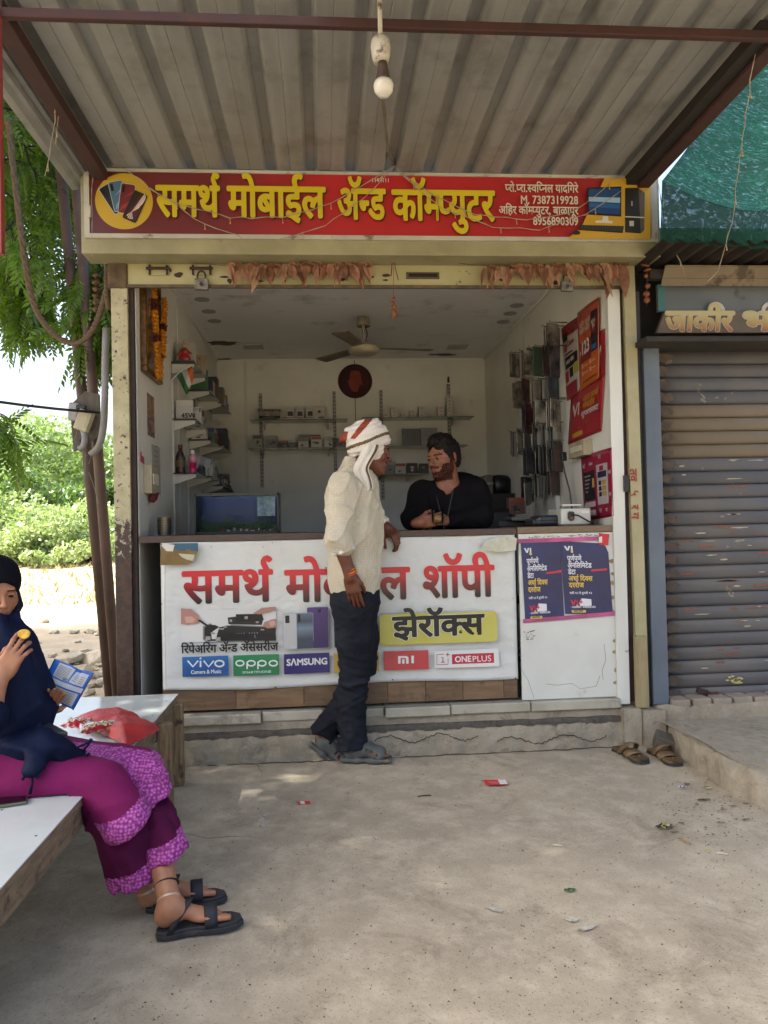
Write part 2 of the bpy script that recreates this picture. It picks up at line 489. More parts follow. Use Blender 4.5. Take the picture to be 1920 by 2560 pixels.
def text2d(s):
    'visual-order Devanagari: X~ half form of X, ^ reph over what precedes; returns V, F, width'
    V = []; F = []; pen = 0; n = 0; i = 0; Z = []
    while i < len(s):
        ch = s[i]
        if ch == ' ': pen += .27; i += 1; continue
        if ch == '^':
            P = np.array([(pen-.075, .60)]+[(pen-.09-.075*math.cos(math.radians(t)), .76+.09*math.sin(math.radians(t))+.02) for t in (-50, -20, 20, 60, 95, 130, 155)])
            T = np.gradient(P, axis=0); T /= np.linalg.norm(T, axis=1)[:, None]; Nn = np.stack([-T[:, 1], T[:, 0]], 1)*.034
            W = np.concatenate([P+Nn, P-Nn]); m = len(P); G = [(k, k+1, m+k+1, m+k) for k in range(m-1)]
            V.append(W); Z += [4]*len(W); F += [tuple(n+q for q in g) for g in G]; n += len(W); i += 1; continue
        if i+1 < len(s) and s[i+1] == '~': W, G, a = half(ch); i += 2
        else: W, G, a = glyph(ch); i += 1
        if len(W):
            V.append(W+np.array([pen, 0])); Z += [len(V) % 4]*len(W); F += [tuple(n+q for q in g) for g in G]; n += len(W)
        pen += a
    return np.concatenate(V), F, pen, np.array(Z)
def text(name, s, O, ux, uy, h, mat_, parent, width=None, bold=(0, 0), n=None, lift=.0015, slant=0, warp=None, ring=8, align='l'):
    '''print s with letter height unit h (world length of 1 em unit) at O (baseline left); width forces total width.
    bold = nib half-widths in em units'''
    V, F, w, Z = text2d(s)
    O = np.asarray(O, float); ux = _n(ux); uy = _n(uy); nn = _n(np.cross(ux, uy)) if n is None else _n(n)
    sx = h if width is None else width/w
    if align == 'r': O = O-ux*w*sx
    if align == 'c': O = O-ux*w*sx/2
    offs = [(0, 0)]
    if bold[0] or bold[1]: offs = [(bold[0]*math.cos(2*math.pi*k/ring)+bold[1]*.0, bold[1]*math.sin(2*math.pi*k/ring)) for k in range(ring)]+[(0, 0)]
    VV = []; FF = []
    for k, (a, b) in enumerate(offs):
        X = (V[:, 0]+a+slant*V[:, 1])*sx; Y = (V[:, 1]+b)*h
        P = O+X[:, None]*ux+Y[:, None]*uy+nn*(lift+.00012*k+Z[:, None]*.00002)
        base = len(V)*k; VV.append(P); FF += [tuple(base+q for q in f) for f in F]
    P = np.concatenate(VV)
    if warp is not None: P = warp(P)
    me = bpy.data.meshes.new(name); me.from_pydata(P.tolist(), [], FF); me.materials.append(mat_)
    return new_obj(name, me, parent)
def join_objs(name, objs, parent=None):
    'merge several flat prints of one sign into one mesh'
    bm = bmesh.new(); mats = []
    for o in objs:
        idx = {}
        for i, m in enumerate(o.data.materials):
            if m not in mats: mats.append(m)
            idx[i] = mats.index(m)
        n0 = len(bm.faces); bm.from_mesh(o.data); bm.faces.ensure_lookup_table()
        for f in bm.faces[n0:]: f.material_index = idx.get(f.material_index, 0)
    me = bpy.data.meshes.new(name); bm.to_mesh(me); bm.free()
    for m in mats: me.materials.append(m)
    for o in objs: bpy.data.objects.remove(o)
    return new_obj(name, me, parent)
# ------------------------------------------------------------------ shared materials
def concrete(name, c1, c2, c3, sc=1.0, stain='#5d564a', bump=.5, grain=True):
    t = NT(name); b = t.b; b.inputs['Roughness'].default_value = .9; b.inputs['Specular IOR Level'].default_value = .25
    col = t.mix(t.ramp(t.noise(1.6*sc, 6, .6), [(.35, 0.0), (.65, 1.0)]), c1, c2)
    col = t.mix(t.ramp(t.noise(7*sc, 8, .7), [(.45, 0.0), (.7, .8)]), col, c3)
    col = t.mix(t.ramp(t.noise(3.1*sc, 10, .75, dist=.6), [(.54, 0.0), (.68, .7)]), col, stain)
    col = t.mix(t.ramp(t.noise(24*sc, 6, .8, vec=t.mapped((1, .35, 1), (0, 0, .5)), dist=1.5), [(.60, 0.0), (.70, .5)]), col, stain)
    if grain:
        v = t.n('ShaderNodeTexVoronoi', feature='F1'); v.inputs['Scale'].default_value = 190*sc; t.l(t.co(), v.inputs['Vector'])
        g = t.ramp(v.outputs['Color'], [(.80, 0.0), (.93, .55)]); col = t.mix(g, col, '#8f887a')
        g2 = t.ramp(t.noise(150*sc, 3), [(.60, 0.0), (.70, .6)]); col = t.mix(g2, col, '#4c473e')
    t.l(col, b.inputs['Base Color'])
    n1 = t.bump(t.noise(9*sc, 8, .7), bump, .012); n2 = t.bump(t.noise(120*sc, 4, .7), bump, .003, n1); t.l(n2, b.inputs['Normal'])
    return t.m
M_APRON = concrete('apron_concrete', '#8c8270', '#a09580', '#b2a792', stain='#716756')
M_STEP = concrete('step_concrete', '#857c6b', '#958c7a', '#a29987', 2.2, stain='#5a5042', bump=.9)
M_SLATE = concrete('step_slate', '#46423c', '#544f47', '#5f5a50', 3, stain='#26231f', bump=.9)
M_MARBLE = mat('marble_slab', '#8f8b7c', .5, c2='#a09c8c', ns=5, dirt='#5c5345', dscale=4, dthr=(.55, .68), bs=60, bstr=.2)
M_DIRT = concrete('dirt', '#8c806a', '#9a8d76', '#a89b84', .5, stain='#7a6f5a', bump=.6)
def painted(name, c, c2, rustc='#2a1a12', sc=6, thr=(.56, .60), rough=.5, prime='#8d8a7c', low=None):
    'old paint with chips down to rust; low = world height below which rust gains'
    t = NT(name); b = t.b; b.inputs['Roughness'].default_value = rough
    col = t.mix(t.ramp(t.noise(sc*.6, 6, .6), [(.35, 0.0), (.65, 1.0)]), c, c2)
    f = t.noise(sc, 12, .72, dist=.4)
    if low is not None:
        sp = t.n('ShaderNodeSeparateXYZ'); t.l(t.co(), sp.inputs[0])
        mr = t.n('ShaderNodeMapRange'); t.l(sp.outputs[2], mr.inputs[0]); mr.inputs[1].default_value = low[0]; mr.inputs[2].default_value = low[1]; mr.inputs[3].default_value = low[2]; mr.inputs[4].default_value = 0
        ad = t.n('ShaderNodeMath', operation='ADD'); t.l(f, ad.inputs[0]); t.l(mr.outputs[0], ad.inputs[1]); f = ad.outputs[0]
    g = t.ramp(f, [(thr[0], 0.0), (thr[1], 1.0)]); e = t.ramp(f, [(thr[0]-.012, 0.0), (thr[0], 1.0)])
    col = t.mix(e, col, prime); col = t.mix(g, col, t.mix(t.ramp(t.noise(40, 4), [(.4, 0.0), (.6, 1.0)]), rustc, '#3f2818'))
    t.l(col, b.inputs['Base Color']); t.l(t.bump(f, .4, .004), b.inputs['Normal'])
    return t.m
M_CREAM = painted('cream_paint', '#8f8a62', '#9c9770', sc=7, thr=(.64, .66))
M_CREAM2 = painted('cream_post_left', '#8c8664', '#a39d7c', sc=26, thr=(.58, .60), low=(.9, 1.35, .30))
M_CREAMR = painted('cream_post_right', '#8a8462', '#989272', sc=9, thr=(.68, .70))
M_REDOX = mat('red_oxide', '#2a1310', .75, c2='#371a15', ns=6, dirt='#22100c', dscale=8, dthr=(.58, .7), bs=60, bstr=.3)
M_RUST = mat('rust_dark', '#1e1512', .75, c2='#33211a', ns=14, bs=80, bstr=.6)
M_WHITEP = mat('white_panel', '#c4c5be', .4, c2='#cfd0c9', ns=3, dirt='#9c978a', dscale=3.5, dthr=(.60, .78))
M_JAMB = mat('white_jamb', '#c3c5bf', .4, c2='#b3b5ae', ns=4, dirt='#6a6254', dscale=7, dthr=(.66, .72), stretch=(1, 1, .3))
M_CEIL = mat('ceiling_panel', '#dadadc', .5, c2='#e2e2e3', ns=2, dirt='#a5a29c', dscale=3, dthr=(.58, .75))
M_ALU = mat('aluminium_strip', '#8f9290', .35, .6, dirt='#55534c', dscale=9)
M_BLACK = mat('black_plastic', '#0c0c0e', .35)
M_DARK = mat('dark_void', '#100e0d', .9)
M_WHITE = mat('print_white', '#c9c9c4', .5)
M_STEEL = mat('steel', '#6d6c69', .35, .9, dirt='#3a332c', dscale=20)

# ------------------------------------------------------------------ ground, road, bank
def build_ground():
    mb = MB()
    xs = np.concatenate([-np.geomspace(200, 6, 30), np.linspace(-5.6, 5, 60), np.geomspace(5.4, 200, 30)])
    ys = np.concatenate([-np.geomspace(80, 6, 20), np.linspace(-5.6, 34, 150), np.geomspace(35, 320, 24)])
    vs = [(x, y, terrain(x, y)) for y in ys for x in xs]; n = len(xs)
    fs = [(j*n+i, j*n+i+1, (j+1)*n+i+1, (j+1)*n+i) for j in range(len(ys)-1) for i in range(n-1)]
    mb.add(vs, fs); o = mb.build('ground', M_DIRT, smooth=True); tag(o, kind='structure')
    mb = MB()
    xs = np.linspace(-2.2, 3.4, 80); ys = np.linspace(-6.5, .2, 90); n = len(xs)
    vs = [(x, y, .004*math.sin(x*2.1+y)*math.sin(y*1.7)+.002*math.sin(9*x+4*y)-.001) for y in ys for x in xs]
    fs = [(j*n+i, j*n+i+1, (j+1)*n+i+1, (j+1)*n+i) for j in range(len(ys)-1) for i in range(n-1)]
    mb.add(vs, fs); mb.build('concrete_apron', M_APRON, smooth=True); tag(bpy.data.objects['concrete_apron'], kind='structure')
def terrain(x, y):
    h = -.03
    if y > 9: h += .55*(1-math.exp(-(y-9)/9))+.10*math.sin(x*.7+y*.35)*min(1, (y-9)/4)+.05*math.sin(x*2.3-y*1.1)*min(1, (y-9)/4)
    if y > 3: h += .015*math.sin(x*3+y*2.2)*math.sin(y*1.3)
    return h
build_ground()

# ------------------------------------------------------------------ plinth under the shops
def rough_block(name, x0, x1, y0, y1, z0, z1, m, amp=.01, seed=1, nx=60, nz=6, parent=None, yb=None):
    'front face and top with broken, uneven surface'
    f = folds(seed, 14, amp); f2 = folds(seed+3, 60, amp*.5)
    def D(P): P = np.array([P]); return float(f(P)[0]+f2(P)[0])
    mb = MB()
    def front(u, v):
        x = x0+(x1-x0)*u; z = z0+(z1-z0)*v; e = (v**6); return (x, y0+D((x, y0, z))+e*.010, z+(D((x*1.7, 5, z))*.8 if v > .99 else 0))
    mb.grid(front, nx, nz)
    def top(u, v):
        x = x0+(x1-x0)*u; y = y0+(y1-y0)*v; p = front(u, 1)
        return (x, p[1] if v == 0 else y, p[2] if v == 0 else z1+D((x, y*2, 3))*.3)
    mb.grid(top, nx, 8)
    mb.quad((x0, y0, z0), (x0, y1, z0), (x0, y1, z1), (x0, y0, z1)); mb.quad((x1, y0, z0), (x1, y0, z1), (x1, y1, z1), (x1, y1, z0))
    return mb.build(name, m, parent, smooth=True, auto=True)
pl = empty('plinth', (.3, -.1, 0)); tag(pl, kind='structure')
rough_block('concrete_base', -1.2, 1.80, -.075, .35, -.02, .128, M_STEP, .010, 3, 120, 8, pl)
rough_block('slate_course', -1.15, 1.66, -.052, .3, .11, .158, M_SLATE, .004, 9, 120, 4, pl)
rough_block('concrete_course', -1.13, 1.62, -.028, .3, .14, .206, M_STEP, .006, 12, 120, 4, pl)
for i, (a, b, yy) in enumerate(((-1.12, -.80, -.05), (-.795, -.345, -.056), (-.34, -.02, -.03), (.31, .66, -.055), (.665, 1.10, -.045), (1.105, 1.60, -.05))):
    MB().bb((a, yy, .200), (b, .25, .252)).build('marble_slab', M_MARBLE, pl, bevel=.006)
MB().bb((-.02, -.020, .198), (.305, .25, .246)).build('marble_slab', M_MARBLE, pl, bevel=.006)
rr = random.Random(71)
for x0_, x1_, y_, z_ in ((-.62, 1.58, -.092, .002), (.9, 1.5, -.086, .06), (.25, .8, -.088, .095)):
    mb = MB(); mb.tube([(x0_+(x1_-x0_)*k/60, y_+rr.gauss(0, .003), z_+(rr.gauss(0, .002) if z_ < .01 else .02*math.sin(k*.21)+rr.gauss(0, .003))) for k in range(61)], .0022, 4); mb.build('crack', mat('crack_dark', '#2c2620', .95), pl)
for pts in (((640, 1905), (655, 1935), (648, 1975), (668, 2005)), ((420, 2075), (520, 2095), (610, 2090), (700, 2110))):
    mb = MB(); P_ = [UZ(*q, .001) for q in pts]; Q_ = []
    for k in range(len(P_)-1):
        for j in range(8): Q_.append(P_[k]*(1-j/8)+P_[k+1]*j/8+np.array([rr.gauss(0, .004), rr.gauss(0, .004), 0]))
    mb.tube(Q_, .0014, 4); mb.build('crack', mat('crack_mid', '#5a5144', .95), bpy.data.objects['concrete_apron'])
# neighbour's plinth and the lower rough ledge in front of it
rough_block('concrete_base', 1.80, 3.4, -.07, .6, -.02, .205, M_STEP, .012, 23, 60, 8, pl)
for i, (xa_, xb_) in enumerate(((1.60, 1.70), (1.705, 1.83))): rough_block('plinth_block', xa_, xb_, -.085-.012*i, .1, .0, .20-.01*i, M_STEP, .006, 50+i, 10, 6, pl)
def ledge():
    pts = [(1.84, -.06)]+[tuple(UZ(*q, 0)[:2]) for q in ((1690, 1892), (1725, 1915), (1765, 1938), (1800, 1968), (1850, 1995), (1925, 2022), (2100, 2060))]+[(3.4, -1.5), (3.4, .1)]
    P = []
    for i in range(len(pts)-2):
        for k in range(8):
            t = k/8; P.append((pts[i][0]*(1-t)+pts[i+1][0]*t, pts[i][1]*(1-t)+pts[i+1][1]*t))
    f = folds(17, 9, .020); f2 = folds(18, 34, .007); mb = MB(); n = len(P); L = [(-.02, .0), (.03, .004), (.07, .016), (.10, .030), (.118, .055), (.124, .09)]
    for z, off in L:
        for i, (x, y) in enumerate(P):
            Q = np.array([[x*2, y*2, z*1.5]]); d = float(f(Q)[0]+f2(Q)[0]); mb.v.append((x+off*.55-.4*d, y+off*.7-d*.6, z+(d*.35 if z > .06 else 0)))
    for j in range(len(L)-1):
        for i in range(n-1): mb.f.append((j*n+i, j*n+i+1, (j+1)*n+i+1, (j+1)*n+i)); mb.mi.append(0)
    b = (len(L)-1)*n; k = len(mb.v); mb.v += [(p[0]+.03, -.05, .128) for p in P]
    for i in range(n-1): mb.f.append((b+i, b+i+1, k+i+1, k+i)); mb.mi.append(0)
    return mb.build('plaster_ledge', M_STEP, pl, smooth=True)
ledge()
MB().box(U(1672, 1858, -.20), (.15, .09, .075), (.25, .3, -.35)).build('broken_kerb_stone', M_SLATE, pl, bevel=.008)
M_BRICK = mat('old_brick', '#7d7264', .9, c2='#8a8070', ns=10, bs=60, bstr=.7, bd=.004)
for i in range(6):
    a = 1.885+i*.118
    MB().box((a+.055, .0, .212), (.105, .12, .042+.006*(i % 2)), (0, .02*(i % 3-1), .03*(i % 2))).build('brick', M_BRICK, pl, bevel=.01)

# ------------------------------------------------------------------ the kiosk
K = empty('shop_kiosk', (.3, 1.5, .2), 'cream painted metal kiosk shop with open front and white panelled interior', 'shop')
X0, X1, YB, ZC = -.97, 1.60, 3.2, 2.83
MB().bb((X0-.03, .02, .25), (X0, YB, ZC)).build('side_wall', M_WHITEP, K)
MB().bb((X1, .02, .25), (X1+.03, YB, ZC)).build('side_wall', M_WHITEP, K)
MB().bb((X0-.03, YB, .25), (X1+.03, YB+.03, ZC)).build('back_wall', M_WHITEP, K)
MB().bb((X0-.03, .02, ZC), (X1+.03, YB+.03, ZC+.03)).build('ceiling', M_CEIL, K)
MB().bb((X0-.03, .01, .205), (X1+.03, YB+.03, .25)).build('shop_floor', M_STEP, K)
# panel joints on the walls and ceiling
for i, (a, b) in enumerate((((-.72, YB-.004, .26), (-.69, YB, ZC)), ((.33, YB-.004, .26), (.336, YB, ZC)), ((X0, 1.2, .3), (X0+.004, 1.23, ZC)), ((X1-.004, 1.7, .3), (X1, 1.72, ZC)))):
    MB().bb(a, b).build('joint_strip', M_JAMB if i != 1 else M_DARK, K)
MB().bb((X0, .03, ZC-.014), (X0+.014, YB, ZC)).bb((X1-.014, .03, ZC-.014), (X1, YB, ZC)).bb((X0+.014, YB-.012, ZC-.014), (X1-.014, YB, ZC)).build('ceiling_trim', mat('trim', '#d0d0c8', .5), K)
for (px, py, z) in ((505, 749, 2.83), (522, 779, 2.83), (536, 803, 2.83), (1292, 764, 2.83), (1275, 784, 2.83), (1258, 805, 2.83)):
    p = UZ(px, py, ZC-.004); L_ = MB(); L_.lathe([(.052, 0), (.052, .004), (.038, .004), (.036, -.001), (.0, -.001)][::-1], (p[0], p[1], ZC-.006), 24); L_.build('recessed_light', mat('downlight_rim', '#8c8c8a', .4), K, smooth=False)
M_VENT = mat('ceiling_vent', '#9a9c9c', .4)  # square vents in the ceiling, not lamps, nothing here glows
for (px, py) in ((633, 865), (1143, 866)):
    p = UZ(px, py, ZC); MB().bb((p[0]-.09, p[1]-.08, ZC-.012), (p[0]+.09, p[1]+.08, ZC-.001)).build('ceiling_vent', M_VENT, K, bevel=.003)
def blotch(name, c, r, m, plane, seed, parent, n=18):
    rr = random.Random(seed); pts = []
    for k in range(n):
        t = 2*math.pi*k/n; q = .6+.5*rr.random(); pts.append((r[0]*q*math.cos(t), r[1]*q*math.sin(t)))
    ux, uy, d = {'c': ((1, 0, 0), (0, 1, 0), (0, 0, -.003)), 'f': ((1, 0, 0), (0, 0, 1), (0, -.002, 0)), 'r': ((0, 1, 0), (0, 0, 1), (-.002, 0, 0)), 'l': ((0, 1, 0), (0, 0, 1), (.002, 0, 0))}[plane]
    return MB().prism(pts, c, ux, uy, d).build(name, m, parent)
M_PATCH = mat('peeled_patch', '#4c4640', .9, c2='#5d564e', ns=20)
for (px, py, a, b, s) in ((556, 858, .14, .09, 3), (558, 898, .09, .05, 4), (1108, 886, .14, .05, 5)):
    p = UZ(px, py, ZC-.001); blotch('peeled_patch', (p[0], p[1], ZC-.001), (a, b), M_PATCH, 'c', s, K)
# posts, jambs, lintel
PLF = -.035
MB().bb((-1.085, PLF, -.02), (-1.0, .05, 2.66)).build('left_post', M_CREAM2, K, bevel=.003)
MB().bb((-1.0, -.012, .2), (-.975, .05, 2.60)).build('shutter_channel', M_RUST, K)
def lean(name, pt, pb, w, d, y, m, bev=.003):
    'upright that leans as in the photograph: pt, pb are centre pixels at top and foot'
    p, q = U(*pt, y), U(*pb, y); mb = MB(); mb.beam(q, p, d, w, up=(1, 0, 0)); return mb.build(name, m, K, bevel=bev)
lean('right_post', (1564, 655), (1602, 1770), .066, .085, .0, M_CREAMR)
lean('shutter_channel', (1548, 700), (1577, 1750), .03, .06, .02, M_RUST)
lean('post_foot_board', (1600, 1590), (1605, 1768), .068, .03, -.055, mat('old_ply', '#7c7050', .8, c2='#8c8060', ns=30, bs=100, stretch=(1, 1, .2)))
lean('door_jamb', (1529, 700), (1556, 1758), .070, .05, -.005, M_JAMB)
MB().bb((1.655, -.045, 1.38), (1.682, -.03, 1.47)).build('channel_bracket', M_BLACK, K)
# lintel = bottom of the raised rolling shutter
LZ0, LZ1 = 2.515, 2.655
MB().bb((-1.0, -.03, LZ0), (1.70, .01, LZ1)).build('lintel', M_CREAM, K, bevel=.004)
MB().bb((-1.0, -.045, LZ0-.012), (1.70, -.028, LZ0+.004)).build('lintel_lip', mat('lip_brown', '#5a4c36', .7, c2='#3e3326', ns=20), K)
for z, t_ in ((2.672, .014), (2.70, .010), (2.722, .016)):
    MB().bb((-1.02, -.055, z-t_/2), (1.72, -.03, z+t_/2)).build('header_rib', M_CREAM, K, bevel=.003)
MB().bb((-1.02, -.04, LZ1), (1.72, 0, 2.76)).build('header_plate', M_CREAM, K)
MB().bb((-1.10, -.045, 2.50), (-1.0, .06, 2.64)).build('corner_bracket', mat('dirty_block', '#3a2f24', .85, c2='#5c4a34', ns=14, bs=50), K, bevel=.01)
for px in (392, 500):
    p = U(px, 683, -.035); mb = MB(); mb.bb((p[0]-.04, -.048, p[2]-.01), (p[0]-.03, -.03, p[2]+.04)).bb((p[0]+.05, -.048, p[2]-.01), (p[0]+.06, -.03, p[2]+.04)).tube([(p[0]-.05, -.055, p[2]+.02), (p[0]+.07, -.055, p[2]+.02)], .008).bb((p[0]-.045, -.038, p[2]-.012), (p[0]+.065, -.0305, p[2]+.042))
    mb.mi = [0]*6+[0]*6+[0]*(len(mb.f)-18)+[1]*6; mb.build('door_bolt', [M_RUST, M_CREAM], K)
p = U(1057, 689, -.033); mb = MB(); mb.bb((p[0]-.09, -.036, p[2]-.018), (p[0]+.09, -.030, p[2]+.018)); mb.build('handle_slot', mat('slot_frame', '#453c2c', .7), K)
MB().bb((p[0]-.078, -.038, p[2]-.008), (p[0]+.078, -.0362, p[2]+.010)).build('slot_hole', M_DARK, K)
rr = random.Random(4)
for i in range(16):
    x = -.9+2.5*rr.random(); z = LZ0+.015+.11*rr.random(); blotch('rust_chip', (x, -.0305, z), (.012+.02*rr.random(), .006+.012*rr.random()), M_RUST, 'f', i, K, 9)
# hand-painted red scrawl on the right post
M_SCR = mat('red_scrawl', '#8a2a22', .7)
for tx, px, py in (('तव', 1573, 1172), ('५', 1578, 1225), ('र ग', 1578, 1262)):
    text('painted_scrawl', tx, U(px, py, -.046), (0, 0, -1), (1, 0, 0), .062, M_SCR, K, bold=(.02, .02), n=(0, -1, 0), lift=.003)

# ------------------------------------------------------------------ canopy of profiled sheets
CN = empty('canopy', (.3, -1.5, 3.06), 'canopy of profiled metal sheets on red oxide steel tubes over the shop front', 'canopy')
M_SHEET = mat('galvanised_sheet', '#8d8f8e', .5, .3, c2='#7f8180', ns=3, dirt='#6c6b67', dscale=5, dthr=(.5, .75), stretch=(6, .35, 1), bs=30, bstr=.12)
ZS = 3.06
def sheet(x0, x1, y0, y1, z, pitch=.205):
    'trapezoidal ribs run along y; valleys seen from below'
    xs = []; x = x0; i = 0
    prof = [(0, 0), (.128, 0), (.146, .032), (.187, .032), (.205, 0)]
    while x < x1-1e-6:
        for dx, dz in prof[:-1]:
            if x+dx <= x1: xs.append((x+dx, z+dz))
            for q in (.062,):
                if dx == 0 and x+q < x1: xs.append((x+q-.004, z)); xs.append((x+q, z+.003)); xs.append((x+q+.004, z))
        x += pitch
    xs = sorted(set(xs)); mb = MB(); n = len(xs)
    ys = [y0+(y1-y0)*k/6 for k in range(7)]
    mb.add([(a, y, b) for y in ys for a, b in xs], [(j*n+i, j*n+i+1, (j+1)*n+i+1, (j+1)*n+i) for j in range(6) for i in range(n-1)])
    return mb.build('corrugated_sheet', M_SHEET, CN, solid=.001)
xm = UZ(1150, 250, ZS)[0]; sheet(xm-.205*9-.001, xm+.12, -1.53, -.10, ZS+.004); sheet(xm, 1.75, -1.53, -.10, ZS)
sheet(xm-.205*3, 1.75, -3.3, -1.48, ZS+.0015)
MB().bb((-1.24, -1.502, 2.964), (1.80, -1.476, 2.998)).build('front_beam', M_REDOX, CN, bevel=.004)
MB().bb((-1.12, -1.478, 3.0), (-1.05, -.12, 3.052)).build('side_beam', M_REDOX, CN, bevel=.004)
MB().bb((1.70, -3.3, 2.985), (1.765, -.12, 3.052)).build('side_beam', M_REDOX, CN, bevel=.004)
MB().bb((1.64, -1.478, 3.0), (1.70, -.12, 3.05)).build('side_angle', mat('side_angle', '#181310', .7), CN)
MB().bb((-1.1, -.10, 2.99), (1.72, -.06, 3.05)).build('rear_beam', M_RUST, CN)
MB().bb((-.62, -3.3, 3.03), (1.765, -3.24, 3.10)).build('front_beam', M_REDOX, CN)
MB().bb((1.70, -3.3, -.02), (1.765, -3.24, 3.03)).build('canopy_leg', M_REDOX, CN)
# folded edge strips along the left side
mb = MB()
pr = [(-1.14, 3.054), (-1.155, 3.036), (-1.175, 3.034), (-1.19, 3.014), (-1.21, 3.012), (-1.225, 2.994), (-1.255, 2.99)]
mb.add([(x, y, z) for y in (-1.6, -.10) for x, z in pr], [(i, i+1, 7+i+1, 7+i) for i in range(6)]); mb.build('edge_flashing', M_SHEET, CN, solid=.0015)
# ------------------------------------------------------------------ flat print helper
class Print:
    def __init__(s, O, ux, uy, parent, warp=None, n=None):
        s.O = np.asarray(O, float); s.ux = _n(ux); s.uy = _n(uy); s.n = _n(np.cross(s.ux, s.uy)) if n is None else _n(n); s.p = parent; s.w = warp; s.lift = .0012; s.objs = []
    def P(s, x, y, l=None): return s.O+s.ux*x+s.uy*y+s.n*(s.lift if l is None else l)
    def poly(s, pts, m, name='print', l=None):
        mb = MB(); vs = [s.P(x, y, l) for x, y in pts]
        if s.w is not None: vs = list(s.w(np.array(vs)))
        mb.add(vs, [tuple(range(len(vs)))]); me = bpy.data.meshes.new(name); me.from_pydata(mb.v, [], mb.f); me.materials.append(m)
        o = new_obj(name, me, s.p); s.objs.append(o); s.lift += .00025; return o
    def rect(s, x0, y0, x1, y1, m, name='print', r=0, rot=0, c=None):
        if s.w is not None and r == 0 and rot == 0:
            nx = max(1, int(abs(x1-x0)/.04)); ny = max(1, int(abs(y1-y0)/.04)); mb = MB()
            vs = [s.P(x0+(x1-x0)*i/nx, y0+(y1-y0)*j/ny) for j in range(ny+1) for i in range(nx+1)]; vs = list(s.w(np.array(vs)))
            mb.add(vs, [(j*(nx+1)+i, j*(nx+1)+i+1, (j+1)*(nx+1)+i+1, (j+1)*(nx+1)+i) for j in range(ny) for i in range(nx)])
            me = bpy.data.meshes.new(name); me.from_pydata(mb.v, [], mb.f); me.materials.append(m); o = new_obj(name, me, s.p); s.objs.append(o); s.lift += .00025; return o
        pts = []
        if r:
            for cx, cy, a0 in ((x1-r, y1-r, 0), (x0+r, y1-r, 90), (x0+r, y0+r, 180), (x1-r, y0+r, 270)):
                for k in range(5): a = math.radians(a0+22.5*k); pts.append((cx+r*math.cos(a), cy+r*math.sin(a)))
        else: pts = [(x0, y0), (x1, y0), (x1, y1), (x0, y1)]
        if rot:
            cx, cy = c or ((x0+x1)/2, (y0+y1)/2); ca, sa = math.cos(rot), math.sin(rot); pts = [(cx+(x-cx)*ca-(y-cy)*sa, cy+(x-cx)*sa+(y-cy)*ca) for x, y in pts]
        return s.poly(pts, m, name)
    def disc(s, x, y, r, m, name='print', ry=None, n=40): return s.poly([(x+r*math.cos(2*math.pi*k/n), y+(ry or r)*math.sin(2*math.pi*k/n)) for k in range(n)], m, name)
    def line(s, pts, w, m, name='print'):
        pts = np.array(pts, float); T = np.gradient(pts, axis=0); T /= np.linalg.norm(T, axis=1)[:, None]; N = np.stack([-T[:, 1], T[:, 0]], 1)*w/2
        mb = MB(); n = len(pts); V = np.concatenate([pts+N, pts-N]); vs = [s.P(*q) for q in V]
        if s.w is not None: vs = list(s.w(np.array(vs)))
        me = bpy.data.meshes.new(name); me.from_pydata([tuple(v) for v in vs], [], [(k, k+1, n+k+1, n+k) for k in range(n-1)]); me.materials.append(m)
        o = new_obj(name, me, s.p); s.objs.append(o); s.lift += .00025; return o
    def text(s, t, x, y, h, m, name='lettering', **kw):
        o = text(name, t, s.O+s.ux*x+s.uy*y, s.ux, s.uy, h, m, s.p, n=s.n, lift=s.lift, warp=s.w, **kw); s.objs.append(o); s.lift += .0013 if kw.get('bold') else .0002; return o
    def join(s, name, since=0):
        o = join_objs(name, s.objs[since:], s.p); s.objs = s.objs[:since]; return o
def pm(c, rough=.45): return mat('print_'+c.lstrip('#'), c, rough)
def lerp_mat(name, stops, axis, lo, hi, rough=.5, hinoise=None, wear=None):
    t = NT(name); sp = t.n('ShaderNodeSeparateXYZ'); t.l(t.co(), sp.inputs[0]); mr = t.n('ShaderNodeMapRange')
    t.l(sp.outputs[axis], mr.inputs[0]); mr.inputs[1].default_value = lo; mr.inputs[2].default_value = hi
    col = t.ramp(mr.outputs[0], stops)
    if wear: col = t.mix(t.ramp(t.noise(6, 8, .7), [(.55, 0.0), (.72, .5)]), col, wear)
    t.l(col, t.b.inputs['Base Color']); t.b.inputs['Roughness'].default_value = rough
    return t.m

